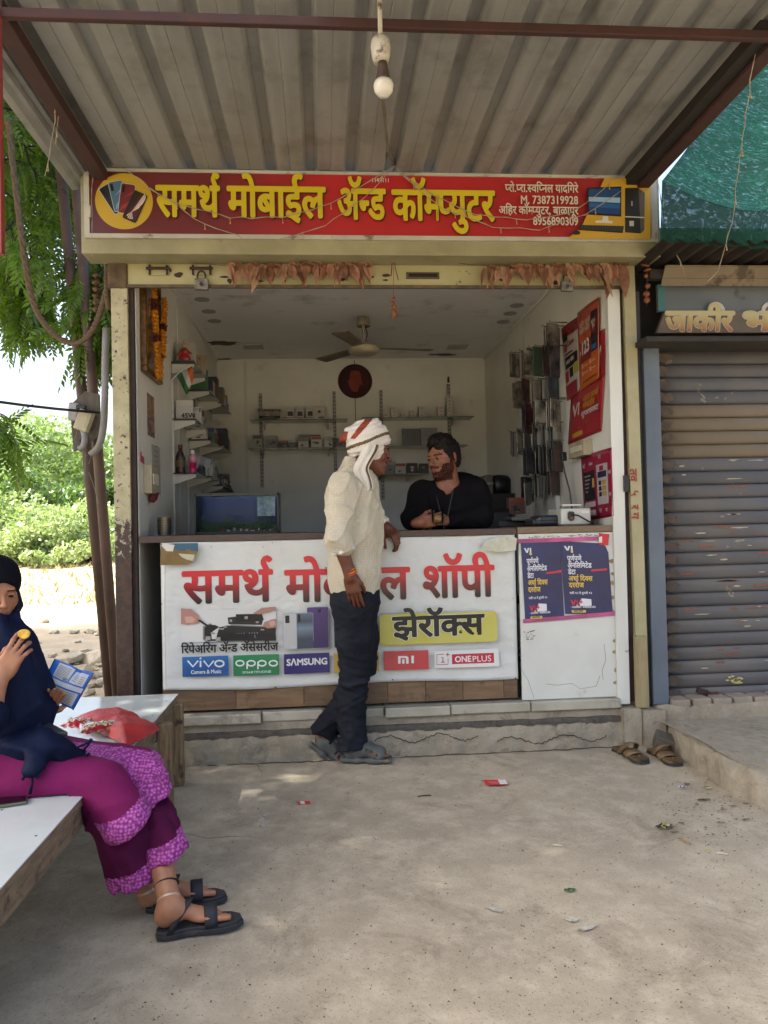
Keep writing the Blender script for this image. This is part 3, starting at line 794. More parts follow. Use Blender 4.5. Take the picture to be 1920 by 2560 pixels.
# ------------------------------------------------------------------ red shop sign
def build_sign():
    Y = -.20; a = U(211, 417, Y); b = U(1647, 444, Y); c = U(209, 588, Y); d = U(1638, 611, Y)
    x0, x1, z1, z0 = (a[0]+c[0])/2, (b[0]+d[0])/2, (a[2]+b[2])/2, (c[2]+d[2])/2
    S = empty('shop_sign', ((x0+x1)/2, Y, z0), 'red shop sign with yellow Devanagari lettering, phones at left and a computer at right', 'sign')
    fr = mat('sign_frame_white', '#a8a79c', .5, c2='#96948a', ns=6, dirt='#5f584a', dscale=9, dthr=(.6, .7))
    cab = mat('sign_cabinet', '#8b8768', .6, c2='#7a765a', ns=5, dirt='#4b4433', dscale=6, dthr=(.62, .72))
    MB().bb((x0-.02, Y+.012, z0-.075), (x1+.02, -.03, z1+.01)).build('cabinet', cab, S, bevel=.004)
    w = .022
    MB().bb((x0, Y-.004, z1-w*.7), (x1, Y+.012, z1)).build('frame_rail', fr, S); MB().bb((x0, Y-.004, z0), (x1, Y+.012, z0+w)).build('frame_rail', fr, S)
    MB().bb((x0, Y-.0045, z0+w), (x0+w*1.2, Y+.012, z1-w*.7)).build('frame_rail', fr, S); MB().bb((x1-w*1.6, Y-.0045, z0+w), (x1, Y+.012, z1-w*.7)).build('frame_rail', fr, S)
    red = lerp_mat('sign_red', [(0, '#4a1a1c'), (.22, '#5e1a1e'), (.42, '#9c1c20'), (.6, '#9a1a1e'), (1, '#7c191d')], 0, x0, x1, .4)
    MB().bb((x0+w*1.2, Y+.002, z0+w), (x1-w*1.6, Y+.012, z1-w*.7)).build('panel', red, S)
    p = Print((0, Y+.002, 0), (1, 0, 0), (0, 0, 1), S, n=(0, -1, 0))
    q = lambda px, py: (U(px, py, Y)[0], U(px, py, Y)[2])
    # yellow disc with four fanned phones
    yl = pm('#a58a22'); cx, cz = q(310, 503); p.disc(cx, cz, .143, yl)
    for (px, py, ang, body_c, scr) in ((282, 496, 32, '#14161f', '#232840'), (296, 490, 12, '#3c5d78', '#5c86a4'), (317, 497, -8, '#5a1a1e', '#7c2a2c'), (338, 517, -24, '#15100f', '#8e8078')):
        x, z = q(px, py); r = math.radians(ang); L0 = len(p.objs)
        p.rect(x-.037, z-.078, x+.037, z+.078, pm('#9aa0a4') if ang != -24 else pm('#241a18'), r=.01, rot=r); p.rect(x-.034, z-.075, x+.034, z+.075, pm(body_c), r=.009, rot=r)
        ca, sa = math.cos(r), math.sin(r); loc = lambda u, v: (x+u*ca-v*sa, z+u*sa+v*ca)
        if ang != -24: p.poly([loc(-.028, .066), loc(-.014, .066), loc(-.014, .03), loc(-.028, .03)], pm('#0a0a0d')); p.poly([loc(-.03, -.07), loc(.03, -.02), loc(.03, .0), loc(-.02, -.04)], pm(scr)); p.poly([loc(-.02, -.0), loc(.03, .03), loc(.03, .045), loc(-.01, .01)], pm(scr))
        else:
            p.poly([loc(-.028, -.07), loc(.03, -.07), loc(.03, .066), loc(-.0, .066)], pm('#3c0f10'))
            for k in range(5): t = -.9+k*.42; p.poly([loc(-.005, -.035), loc(.03*math.cos(t)+.002, .012+.06*math.sin(t+.7)), loc(.03*math.cos(t+.2)+.002, .02+.06*math.sin(t+.9))], pm('#b8aca4'))
            for k in range(4): t = -2.4+k*.4; p.poly([loc(-.004, -.03), loc(.027*math.cos(t), -.03+.04*math.sin(t)), loc(.027*math.cos(t+.22), -.03+.04*math.sin(t+.22))], pm('#b8aca4'))
    p.join('phone_picture')
    yt = pm('#b3a214'); sh = pm('#3a0c0e'); H = .245
    for t, pa, pb in (('समथ^', (391, 542), (551, 545)), ('मोबाईल', (569, 544), (815, 549)), ('अॅन~ड', (842, 550), (965, 553)), ('कॉम~प~युटर', (980, 553), (1237, 560))):
        A = q(*pa); Bx = q(*pb)[0]
        for dx, dz, m in ((.006, -.007, sh), (0, 0, yt)):
            p.text(t, A[0]+dx+.004, A[1]+dz+.002, H, m, width=Bx-A[0]-.01, bold=(.034, .026))
    p.join('lettering')
    wt = pm('#b5b0a4'); s = .062
    for t, y, hh in (('प~रो.प~रा.स~विप~नल यादिगरे', 485, s), ('M. 7387319928', 514, s*.98), ('अिहर कॉम~प~युटर, बाळापूर', 540, s), ('8956890309', 567, s*.98)):
        X, Z = q(1443, y); pw = {485: (1261, 1443), 514: (1299, 1443), 540: (1245, 1443), 567: (1330, 1443)}[y]
        xa = q(pw[0], y)[0]; p.text(t, xa, Z, hh, wt, width=X-xa, bold=(.022, .022)); p.join('small_lettering')
    X, Z = q(927, 460); p.text('।।श~री।।', X, Z, .032, wt, bold=(.015, .015), width=.095)
    p.join('blessing_lettering')
    # yellow field with monitor, tower, keyboard and mouse
    q0 = [q(*v) for v in ((1508, 450), (1623, 452), (1622, 602), (1416, 600), (1448, 575))]; p.poly(q0, pm('#a98724'))
    def qp(pts, m): p.poly([q(*v) for v in pts], m)
    qp([(1464, 474), (1549, 471), (1549, 546), (1465, 541)], pm('#0b0c10')); qp([(1468, 478), (1546, 475), (1546, 541), (1469, 536)], pm('#12386a'))
    qp([(1468, 497), (1546, 499), (1546, 512), (1468, 508)], pm('#7fa3bd')); qp([(1468, 512), (1546, 516), (1546, 526), (1469, 522)], pm('#1d4f86'))
    qp([(1502, 545), (1516, 545), (1517, 556), (1529, 558), (1526, 563), (1484, 561), (1486, 556), (1502, 555)], pm('#b4b4ac'))
    qp([(1558, 475), (1590, 474), (1607, 487), (1606, 580), (1596, 588), (1558, 585)], pm('#14130f')); qp([(1592, 476), (1607, 488), (1606, 580), (1597, 588)], pm('#4b463a'))
    qp([(1558, 545), (1606, 547), (1606, 550), (1558, 548)], pm('#a8a59c')); qp([(1569, 557), (1580, 557), (1580, 570), (1569, 570)], pm('#a8a59c')); qp([(1574, 508), (1576, 508), (1576, 520), (1574, 520)], pm('#a8a59c'))
    qp([(1447, 567), (1555, 570), (1552, 587), (1443, 580)], pm('#17150f'))
    for k in range(4):
        for j in range(16): qp([(1449+j*6.4-k, 569+k*3.3+j*.25), (1453.6+j*6.4-k, 569+k*3.3+j*.25), (1453.6+j*6.4-k, 571+k*3.3+j*.25), (1449+j*6.4-k, 571+k*3.3+j*.25)], pm('#3a372e'))
    X, Z = q(1434, 589); p.disc(X, Z, .022, pm('#0e0d0c'), ry=.011)
    p.join('computer_picture')
    mb = MB(); X, Z = q(222, 530); mb.bb((X-.006, Y-.012, Z-.03), (X+.012, Y-.004, Z+.03)); mb.build('latch', fr, S, bevel=.002)
build_sign()

# ------------------------------------------------------------------ counter, banner, posters
M_WOOD = mat('laminate_walnut', '#4d3b29', .5, c2='#6a543b', ns=7, amt=(.3, .7), dirt='#382a1d', dscale=12, dthr=(.55, .7), stretch=(1, 1, 9), bs=60, bstr=.1)
M_TOP = mat('counter_top_wood', '#33241b', .45, c2='#45332a', ns=20, stretch=(1.5, 6, 12), bs=80, bstr=.15)
CT = empty('counter', (.3, .3, .25), 'shop counter with brown laminate front, wood edge top and white end panel', 'counter')
FY = 0.0
MB().bb((X0+.004, -.015, 1.158), (1.055, .30, 1.195)).build('counter_top', M_TOP, CT, bevel=.004); MB().bb((X0+.004, .301, 1.158), (-.1, .95, 1.195)).build('counter_top', M_TOP, CT); MB().bb((-.84, .94, .27), (-.1, .95, 1.157)).build('carcass_panel', M_DARK, CT)
MB().bb((1.058, -.018, 1.162), (1.60, .62, 1.199)).build('counter_top', mat('counter_top_light', '#5d4c38', .45, c2='#6d5b45', ns=20, stretch=(1.5, 6, 12)), CT, bevel=.004)
MB().bb((-.86, FY+.01, .27), (-.84, .6, 1.157)).build('counter_side', M_WOOD, CT)
MB().bb((-.84, FY+.02, .27), (1.0, FY+.03, 1.157)).build('carcass_panel', M_DARK, CT)
xs = [-.86, -.478, -.12, .33, .535, .74, .965, 1.042]
MW2 = mat('laminate_walnut2', '#5a442e', .5, c2='#7a6146', ns=5, amt=(.3, .7), dirt='#3d2d1f', dscale=9, dthr=(.55, .7), stretch=(1, 1, 7), bs=60, bstr=.1)
for i in range(7): MB().bb((xs[i]+.001, FY, .268), (xs[i+1]-.001, FY+.012, 1.157)).build('front_board', (M_WOOD, MW2)[i % 2], CT, bevel=.001)
MB().bb((1.045, FY+.03, .262), (1.062, FY+.04, 1.16)).build('panel_gap', M_DARK, CT)
M_ENDP = mat('end_panel_white', '#c2c4be', .45, c2='#b8bab3', ns=3, dirt='#9d9a8c', dscale=6, dthr=(.62, .74), bs=8, bstr=.05)
MB().bb((1.064, FY-.012, .255), (1.600, FY+.005, 1.160)).build('end_panel', M_ENDP, CT, bevel=.002)
M_OCH = mat('torn_edge_ochre', '#7d6a44', .85, c2='#94835c', ns=30)
for i, z in enumerate((.93, .88, .80, .72, .56, .50, .40, .33, 1.0)):
    blotch('torn_edge', (1.590, FY-.0125, z), (.012+.008*(i % 3), .014), M_OCH, 'f', i+40, CT, 9)
ck = mat('crack', '#6d675b', .9)
for pts in (((1510, 1610), (1515, 1650), (1505, 1675), (1508, 1700)), ((1300, 1668), (1320, 1700), (1335, 1745)), ((1365, 1710), (1395, 1713), (1430, 1708), (1450, 1722), (1490, 1716), (1500, 1690))):
    mb = MB()
    for k in range(len(pts)-1):
        a = U(*pts[k], FY-.0125); b = U(*pts[k+1], FY-.0125); mb.beam(a, b, .0016, .0012, up=(0, 1, 0))
    mb.build('crack', ck, CT)
def glyph_scribble(parent, x, z, w, h, m, seed, y):
    rr = random.Random(seed); mb = MB()
    for k in range(26):
        a = x+w*rr.random(); b = z+h*rr.random(); mb.bb((a, y, b), (a+.003+.012*rr.random(), y-.001, b+.0015+.004*rr.random()))
    return mb.build('sticker_residue', m, parent)
glyph_scribble(CT, U(1307, 1600, 0)[0], U(1307, 1600, 0)[2], .06, .05, mat('residue', '#7b7668', .9), 3, FY-.0122)
glyph_scribble(CT, U(1320, 1347, 0)[0], U(1320, 1347, 0)[2], .17, .012, mat('residue', '#7b7668', .9), 5, FY-.0122)
glyph_scribble(CT, U(1420, 1343, 0)[0], U(1420, 1343, 0)[2], .15, .012, mat('residue', '#7b7668', .9), 6, FY-.0122)

def build_banner():
    x0, x1, z0, z1 = U(404, 1500, -.006)[0], U(1290, 1500, -.006)[0], .378, 1.163
    B = empty('banner', ((x0+x1)/2, -.008, z0), 'white vinyl shop banner with red to black Devanagari lettering and phone brand panels', 'banner')
    def w(P):
        P = np.array(P, float); x, z = P[:, 0], P[:, 2]
        P[:, 1] += -.0045+.0028*np.sin(6.5*x+3*z)+.0018*np.sin(15*x-9*z+1)+.0022*np.exp(-((z-x*-.5-1.0)/.02)**2)
        low = np.clip((.5-z)/.12, 0, 1); P[:, 1] += -.004*low*(1+np.sin(9*x)); P[:, 2] += .006*low*np.sin(5*x)
        return P
    t = NT('banner_vinyl'); b = t.b
    t.l(t.mix(t.ramp(t.noise(3, 7, .7), [(.5, 0.0), (.8, .6)]), '#bcbfbb', '#a5a49a'), b.inputs['Base Color']); b.inputs['Roughness'].default_value = .32
    t.l(t.bump(t.noise(3.2, 3, .5, vec=t.mapped((1.2, 1, 1.8), (0, .6, 0))), .5, .05), b.inputs['Normal'])
    mb = MB(); nx, nz = 80, 44
    V = np.array([(x0+(x1-x0)*i/nx, -.004, z0+(z1-z0)*j/nz) for j in range(nz+1) for i in range(nx+1)]); V = w(V)
    mb.add(V, [(j*(nx+1)+i, j*(nx+1)+i+1, (j+1)*(nx+1)+i+1, (j+1)*(nx+1)+i) for j in range(nz) for i in range(nx)]); mb.build('vinyl_sheet', t.m, B, smooth=True, solid=.0008)
    p = Print((0, -.004, 0), (1, 0, 0), (0, 0, 1), B, warp=w, n=(0, -1, 0)); p.lift = .0026
    q = lambda px, py: (U(px, py, -.008)[0], U(px, py, -.008)[2])
    zt = q(700, 1432)[1]; zb = q(700, 1515)[1]
    def grad(nm, hi=.0): return lerp_mat(nm, [(0, '#0d0b0c'), (.18, '#1d1013'), (.55, '#7a141c'), (.75, '#b01822'), (1, '#b82029')], 2, zb-.0, zt+.01+hi, .35)
    g = grad('banner_letter_red')
    for tx, xa, xb, y in (('समथ^', 456, 682, 1510), ('मोबाईल', 712, 1025, 1506), ('शॉपी', 1054, 1236, 1496)):
        A = q(xa, y); Bx = q(xb, y)[0]; p.text(tx, A[0]+.006, A[1]+.004, .262, g, width=Bx-A[0]-.012, bold=(.030, .024))
    p.text('बी', *q(812, 1432), .045, pm('#7a2028'), bold=(.02, .02))
    p.join('lettering')
    # repair photograph: hands over an opened phone
    def qp(pts, m): return p.poly([q(*v) for v in pts], m)
    sk1, sk2 = pm('#9a6f62'), pm('#b08c80'); bk = pm('#14130f')
    p.rect(*q(453, 1606), *q(690, 1520), pm('#bdbdb9'))
    qp([(508, 1565), (525, 1558), (690, 1566), (690, 1602), (520, 1606), (508, 1598)], pm('#6c6c68')); qp([(512, 1568), (526, 1561), (690, 1569), (690, 1600), (522, 1602), (512, 1596)], bk)
    qp([(570, 1543), (640, 1535), (658, 1548), (655, 1562), (572, 1560)], pm('#1b1917')); qp([(590, 1535), (655, 1534), (660, 1550), (592, 1556)], pm('#0c0b0a'))
    for k, (a, b_, w_, h_) in enumerate(((515, 1590, 12, 9), (528, 1580, 10, 5), (545, 1570, 16, 3), (612, 1572, 9, 4), (624, 1571, 9, 4), (652, 1572, 9, 3), (575, 1548, 6, 6), (612, 1540, 8, 7), (540, 1592, 14, 9), (640, 1553, 7, 4), (560, 1565, 8, 3))):
        qp([(a, b_+h_), (a+w_, b_+h_), (a+w_, b_), (a, b_)], pm('#8d8d86'))
    for k in range(9):
        if k not in (4,): qp([(592+k*6.5, 1590-k*.3), (594+k*6.5, 1590-k*.3), (592.5+k*6.5, 1582-k*.3), (590+k*6.5, 1582-k*.3)], pm('#77777a'))
    qp([(528, 1582), (690, 1584), (690, 1599), (552, 1600), (553, 1583)], pm('#090909'))
    for k in range(8): qp([(592+k*6.5, 1594), (594.2+k*6.5, 1594), (592.6+k*6.5, 1584), (590.4+k*6.5, 1584)], pm('#6b6b6e'))
    qp([(454, 1520), (478, 1522), (496, 1536), (502, 1551), (494, 1557), (470, 1561), (454, 1559)], sk1); qp([(463, 1541), (480, 1540), (490, 1547), (484, 1556), (466, 1556)], sk2)
    qp([(494, 1549), (502, 1548), (534, 1570), (530, 1573)], bk)
    qp([(632, 1533), (655, 1519), (690, 1516), (690, 1523), (668, 1530), (650, 1535)], sk1); qp([(658, 1562), (662, 1554), (680, 1548), (690, 1546), (690, 1568), (668, 1570)], sk1); qp([(672, 1554), (686, 1550), (690, 1560), (678, 1566)], sk2)
    p.join('repair_picture')
    L0 = 0
    A = q(455, 1632); p.text('िरपेअिर'+'ंग अॅन~ड अॅसेसरीज', A[0], A[1], .062, pm('#0d0d0e'), width=q(696, 1632)[0]-A[0], bold=(.03, .025)); p.join('lettering')
    # brand panels
    def panel(a, b_, m): p.rect(*q(a[0], b_[1]), *q(b_[0], a[1]), m)
    W = pm('#c8cbc9')
    panel((458, 1637), (572, 1691), lerp_mat('panel_blue', [(0, '#1d4a80'), (1, '#2f6ba6')], 2, q(0, 1691)[1], q(0, 1637)[1], .35))
    def strokes(lst, w_, m):
        for s_ in lst: p.line([q(*v) for v in s_], w_, m)
    arc = lambda cx, cy, rx, ry, a0, a1, n=14: [(cx+rx*math.cos(math.radians(a0+(a1-a0)*k/n)), cy+ry*math.sin(math.radians(a0+(a1-a0)*k/n))) for k in range(n+1)]
    strokes([[(471, 1650), (484, 1665), (497, 1650)], [(503, 1650), (503, 1666)], [(511, 1650), (523, 1665), (536, 1650)], arc(550, 1657, 11, 7.5, 0, 360)], .0085, W); X, Z = q(503, 1644); p.disc(X, Z, .005, W)
    p.text('Camera & Music', *q(479, 1683), .028, W, width=q(555, 1683)[0]-q(479, 1683)[0], bold=(.02, .02))
    p.join('brand_panel')
    panel((585, 1633), (698, 1687), lerp_mat('panel_green', [(0, '#1a6a40'), (1, '#23804c')], 2, q(0, 1687)[1], q(0, 1633)[1], .35))
    strokes([arc(601, 1656, 10, 6.5, 0, 360), arc(629, 1656, 10, 6.5, 0, 360), arc(656, 1656, 10, 6.5, 0, 360), arc(684, 1656, 10, 6.5, 0, 360), [(619, 1652), (619, 1670)], [(646, 1652), (646, 1670)]], .0075, W)
    p.text('SMARTPHONE', *q(607, 1681), .017, W, width=q(679, 1680)[0]-q(607, 1681)[0]); p.join('brand_panel')
    panel((711, 1630), (823, 1683), pm('#21185c', .35)); A = q(717, 1662); p.text('SΛMSUNG', A[0], A[1], .048, W, width=q(819, 1662)[0]-A[0], bold=(.035, .03)); p.join('brand_panel')
    panel((835, 1628), (946, 1681), pm('#a5893e', .35)); A = q(841, 1662); p.text('realme', A[0], A[1], .055, pm('#2a261d'), width=q(941, 1662)[0]-A[0]); p.join('brand_panel')
    panel((959, 1623), (1069, 1675), pm('#a8383a', .35))
    qp([(994, 1657), (1000, 1657), (1000, 1643), (1012, 1643), (1014, 1645), (1014, 1657), (1020, 1657), (1020, 1642), (1016, 1638), (994, 1638)], W); qp([(1004, 1657), (1010, 1657), (1010, 1646), (1004, 1646)], W); qp([(1027, 1656), (1033, 1656), (1033, 1637), (1027, 1637)], W); p.join('brand_panel')
    panel((1085, 1620), (1244, 1668), pm('#c3c5c2', .35)); panel((1128, 1630), (1232, 1658), pm('#a31c34', .35)); R_ = pm('#a31c34')
    A = q(1135, 1653); p.text('ONE', A[0], A[1], .044, W, width=q(1176, 1653)[0]-A[0], bold=(.03, .025)); A = q(1178, 1652); p.text('PLUS', A[0], A[1], .044, W, width=q(1226, 1652)[0]-A[0])
    strokes([[(1107, 1633), (1090, 1634), (1090, 1659), (1118, 1658), (1118, 1644)], [(1112, 1634), (1122, 1634)], [(1117, 1629), (1117, 1639)], [(1100, 1641), (1105, 1641), (1105, 1653)], [(1100, 1653), (1110, 1652.5)]], .0035, R_); p.join('brand_panel')
    # phone pictures
    for (a, b_, m1, cam_) in (((770, 1516), (820, 1619), lerp_mat('phone_purple', [(0, '#2c1a52'), (1, '#41286c')], 2, q(0, 1619)[1], q(0, 1516)[1], .3), (795, 1522, 803, 1550)), ((740, 1531), (782, 1620), lerp_mat('phone_blue', [(0, '#26384a'), (.3, '#5f7488'), (.5, '#2c3c50'), (.8, '#51667c'), (1, '#3a4a5c')], 2, q(0, 1620)[1], q(0, 1531)[1], .25), (745, 1534, 751, 1554)), ((710, 1532), (741, 1621), pm('#a3a6a6', .3), (714, 1537, 724, 1556)), ((836, 1525), (885, 1617), pm('#17191a'), (840, 1530, 846, 1550))):
        c0 = q(a[0], b_[1]); c1 = q(b_[0], a[1]); p.rect(c0[0]-.002, c0[1]-.002, c1[0]+.002, c1[1]+.002, pm('#8b90a0'), r=.008); p.rect(*c0, *c1, m1, r=.008); e0 = q(cam_[0], cam_[3]); e1 = q(cam_[2], cam_[1]); p.rect(*e0, *e1, pm('#0d0c10'), r=.003)
    p.join('phone_picture')
    # yellow photocopy panel
    c0 = q(949, 1615); c1 = q(1239, 1520); p.rect(c0[0], c0[1]+.008, c1[0], c1[1]-.012, mat('banner_yellow', '#a8a23e', .4, c2='#b0ab58', ns=6), r=.022)
    for bb_, m in ((.062, pm('#c2c2a8')), (.036, pm('#0d0c0d'))):
        A = q(982, 1590); p.text('झेरॉक~स', A[0], A[1], .165, m, width=q(1206, 1590)[0]-A[0], bold=(bb_, bb_*.85), ring=12)
    p.join('photocopy_lettering')
    # torn corner, tape, eyelets and border
    br = mat('cardboard_torn', '#6b5734', .9, c2='#7d6844', ns=12, bs=40)
    qp([(406, 1360), (437, 1358), (470, 1372), (498, 1375), (484, 1405), (470, 1411), (404, 1412)], br); qp([(438, 1358), (498, 1357), (498, 1377), (452, 1376), (438, 1370)], pm('#1f4d62')); qp([(406, 1357), (440, 1362), (436, 1378), (420, 1377), (408, 1364)], pm('#b9b7ae')); qp([(449, 1383), (490, 1386), (486, 1402), (470, 1398), (458, 1392)], pm('#a9a68d'))
    qp([(1208, 1352), (1258, 1337), (1288, 1345), (1285, 1375), (1240, 1380), (1200, 1372)], mat('glue_stain', '#a8a892', .6, c2='#b8b9ac', ns=30)); 
    for o in p.objs: o.name = 'torn_patch'
    p.objs = []
    for k, v in enumerate(((407, 1360), (408, 1508), (410, 1722), (690, 1712), (980, 1698), (1284, 1690), (1278, 1494), (531, 1367), (659, 1367), (682, 1356), (950, 1346), (1074, 1345), (1262, 1345))):
        X, Z = q(*v); p.disc(X, Z, .0042 if k in (0, 1, 2, 3, 4, 5) else .0025, pm('#1b1a18'), n=10)
    p.line([q(417, 1415), q(416, 1560), q(419, 1713)], .0016, pm('#33323a')); p.join('eyelets')
build_banner()

def build_poster(px0, px1, pyt0, pyb0, lab, cut=False):
    Y = -.016; a = U(*px0, Y); b = U(*px1, Y); c = U(*pyt0, Y); d = U(*pyb0, Y)   # TL TR BR BL
    o = empty('poster', d, lab, 'poster', 'blue data plan posters on the white counter panel')
    ux = _n(b-a); uy = _n(a-d); W = np.linalg.norm(b-a); H = np.linalg.norm(a-d)
    base = mat('poster_blue', '#141a44', .35, c2='#1d2a5e', ns=5, amt=(.4, .75), bs=9, bstr=.35, bd=.01)
    p = Print(d, ux, uy, o, n=(0, -1, 0)); p.lift = .0
    if cut: p.poly([(0, 0), (W, 0), (W, H*.84), (W*.95, H*.93), (W*.85, H*.97), (0, H)], base, 'sheet')
    else: p.poly([(0, 0), (W, 0), (W, H), (0, H)], base, 'sheet')
    o2 = p.objs.pop(); o2.name = 'paper_sheet'; md = o2.modifiers.new('s', 'SOLIDIFY'); md.thickness = .0006
    p.lift = .0010; w_ = pm('#c5c6cc'); ye = pm('#c4a648'); rd = pm('#b0283c')
    def T(t, x, y, h, m, bold=(.03, .03), width=None): p.text(t, x*W, y*H, h, m, bold=bold, width=width)
    p.poly([(.07*W, .93*H), (.11*W, .93*H), (.145*W, .89*H), (.165*W, .93*H), (.20*W, .93*H), (.165*W, .868*H), (.125*W, .868*H)], w_); p.rect(.215*W, .868*H, .25*W, .93*H, w_); p.disc(.232*W, .853*H, .0075, ye)
    hh = .052*H
    L0 = p.lift
    for t, y, m, wd in (('पूण^पणे', .73, w_, .30), ('अनिलिमटेड', .635, w_, .50), ('डेटा', .545, w_, .155), ('अधा^ िदवस', .455, ye, .50), ('दररोज', .365, ye, .31)):
        p.lift = L0; T(t, .12, y, .039, m, width=wd*W)
    T('रात्री १२ ते दुपारी १२'.replace('त्री', 'ती'), .12, .275, .016, w_, width=.47*W)
    p.poly([(.60*W, .585*H), (1.0*W if not cut else .94*W, .60*H), (1.0*W if not cut else .94*W, .63*H), (.60*W, .61*H)], rd)
    p.poly([(.12*W, .195*H), (.16*W, .195*H), (.19*W, .155*H), (.205*W, .195*H), (.24*W, .195*H), (.205*W, .125*H), (.16*W, .125*H)], rd); p.rect(.25*W, .13*H, .275*W, .195*H, rd); p.disc(.262*W, .115*H, .006, ye)
    p.poly([(.30*W, .16*H), (.36*W, .215*H), (.56*W, .205*H), (.56*W, .115*H), (.32*W, .11*H)], w_); p.poly([(.29*W, .155*H), (.37*W, .21*H), (.35*W, .175*H), (.39*W, .17*H), (.31*W, .13*H), (.335*W, .157*H)], rd)
    p.lift = .003; T('uper', .39, .17, .026, pm('#1a1a22'), width=.16*W, bold=(.02, .02)); T('Hero', .335, .122, .028, pm('#1a1a22'), width=.2*W, bold=(.02, .02))
    T('• 2GB/िदवस • अनिलिमटेड कॉल', .12, .085, .014, w_, width=.52*W)
    p.rect(.13*W, .022*H, .43*W, .056*H, ye, r=.005); T('फक्त'.replace('क्त', 'कत')+' ₹299', .17, .03, .014, pm('#2a2a30'), width=.2*W)
    p.join('print')
build_poster((1302, 1357), (1400, 1353), (1412, 1538), (1313, 1552), 'blue data plan poster on the left of the white counter panel')
build_poster((1400, 1352), (1519, 1353), (1530, 1526), (1413, 1535), 'blue data plan poster with a curled top corner, right of its twin', True)
M_PINK = mat('pink_tape', '#b04a80', .3, c2='#8a3866', ns=8, amt=(.4, .6))
for (a, b, nm, h) in (((1293, 1353), (1500, 1346), 'upper pink tape strip holding both blue posters', .022), ((1308, 1553), (1546, 1533), 'lower pink tape strip holding both blue posters', .022)):
    p0 = U(*a, -.019); p1 = U(*b, -.019); mb = MB(); mb.beam(p0, p1, .0012, h, up=(0, 0, 1)); tag(mb.build('tape_strip', M_PINK), nm, 'tape')
p0 = U(1510, 1348, -.022); mb = MB(); mb.prism([(-.028, -.03), (.022, -.034), (.03, .028), (-.004, .03), (-.028, .036)], p0, (1, 0, 0), (0, 0, 1), (0, -.002, 0)).m(1).prism([(-.03, -.018), (-.012, -.018), (-.012, .016), (-.03, .012)], p0-np.array([0, .0026, 0]), (1, 0, 0), (0, 0, 1), (0, -.001, 0))
tag(mb.build('torn_sticker', [pm('#b01c24'), pm('#c8c4be')]), 'torn bright red sticker at the top corner of the white counter panel', 'sticker')
# ------------------------------------------------------------------ inside the shop
M_GLASS = mat('shelf_glass', '#5d7a70', .08, c2='#4f6a62', spec=.8)
M_BRKT = mat('bracket_white', '#b9bab3', .4)
M_SLOT = mat('slotted_steel', '#8f908c', .45, .3)
def clear_glass():
    if 'clear' in MATS: return MATS['clear']
    t = NT('clear_glass'); tp = t.n('ShaderNodeBsdfTransparent'); tp.inputs[0].default_value = (.93, .96, .95, 1); t.b.inputs['Roughness'].default_value = .05; t.b.inputs['Base Color'].default_value = (.02, .02, .02, 1)
    ms = t.n('ShaderNodeMixShader'); lw = t.n('ShaderNodeLayerWeight'); lw.inputs[0].default_value = .12; t.l(lw.outputs[0], ms.inputs[0]); t.l(tp.outputs[0], ms.inputs[1]); t.l(t.b.outputs[0], ms.inputs[2]); t.l(ms.outputs[0], t.t.nodes['Material Output'].inputs[0]); MATS['clear'] = t.m; return t.m
CARD = ['#a9a9a5', '#b5b4ae', '#8f8f8d', '#4a4b4e', '#1b1c20', '#7c2a24', '#1d2c50', '#9a6a2a', '#2c5a3c', '#6e6c68']
def cm_(c): return mat('card_'+c.lstrip('#'), c, .5)
def product(name, c, d, base, accent, label, cat, group=None, face='-y', rot=0, marks=3, seed=0):
    'a packed product: box with printed face, parts box + printed_face'
    rr = random.Random(seed); o = empty(name, (c[0], c[1], c[2]-d[2]/2), label, cat, group)
    R = Euler((0, 0, rot)).to_matrix()
    MB().box(c, d, R).build('carton', cm_(base), o, bevel=.0015)
    mb = MB(); w, h = (d[0], d[2]) if face == '-y' else (d[1], d[2])
    def loc(u, v, l):
        p = Vector((u, -d[1]/2-l, v)) if face == '-y' else (Vector((d[0]/2+l, u, v)) if face == '+x' else Vector((-d[0]/2-l, -u, v)))
        return Vector(c)+R @ p
    def rc(u0, v0, u1, v1, l, mi): mb.m(mi).quad(loc(u0, v0, l), loc(u1, v0, l), loc(u1, v1, l), loc(u0, v1, l))
    rc(-w*.46, h*.22, w*.46, h*.46, .0008, 0)
    for k in range(marks):
        u = -w*.38+w*.5*rr.random(); v = -h*.42+h*.5*rr.random(); rc(u, v, u+w*(.15+.25*rr.random()), v+h*(.06+.16*rr.random()), .0012+.0003*k, 1+k % 2)
    mb.build('printed_face', [cm_(accent), cm_('#1b1c20'), cm_('#6e6c68')], o)
    return o

# --- back wall: two shelf bays on slotted standards
YS = YB-.26
def slotted(px, py0, py1):
    a = U(px, py0, YB-.02); b = U(px, py1, YB-.02); o = empty('slotted_standard', b, None, None)
    mb = MB(); mb.bb((a[0]-.016, YB-.022, b[2]), (a[0]+.016, YB-.002, a[2])); mb.build('upright', M_SLOT, o)
    s = MB(); z = b[2]+.02
    while z < a[2]-.02: s.bb((a[0]-.010, YB-.0235, z), (a[0]-.004, YB-.0222, z+.022)); s.bb((a[0]+.004, YB-.0235, z), (a[0]+.010, YB-.0222, z+.022)); z += .036
    q = s.build('slots', M_DARK, o); q['kind'] = 'stuff'; return o
for i, (px, a, b, lab) in enumerate(((651, 983, 1220, 'leftmost slotted steel shelf standard on the back wall'), (835, 978, 1190, 'slotted steel shelf standard behind the turbaned man, left of centre'), (952, 975, 1250, 'slotted steel shelf standard right of the round red plaque'), (1121, 960, 1120, 'rightmost slotted steel shelf standard on the back wall, topped by a small figure'))):
    tag(slotted(px, a, b), lab, 'shelf standard', 'slotted standards on the back wall')
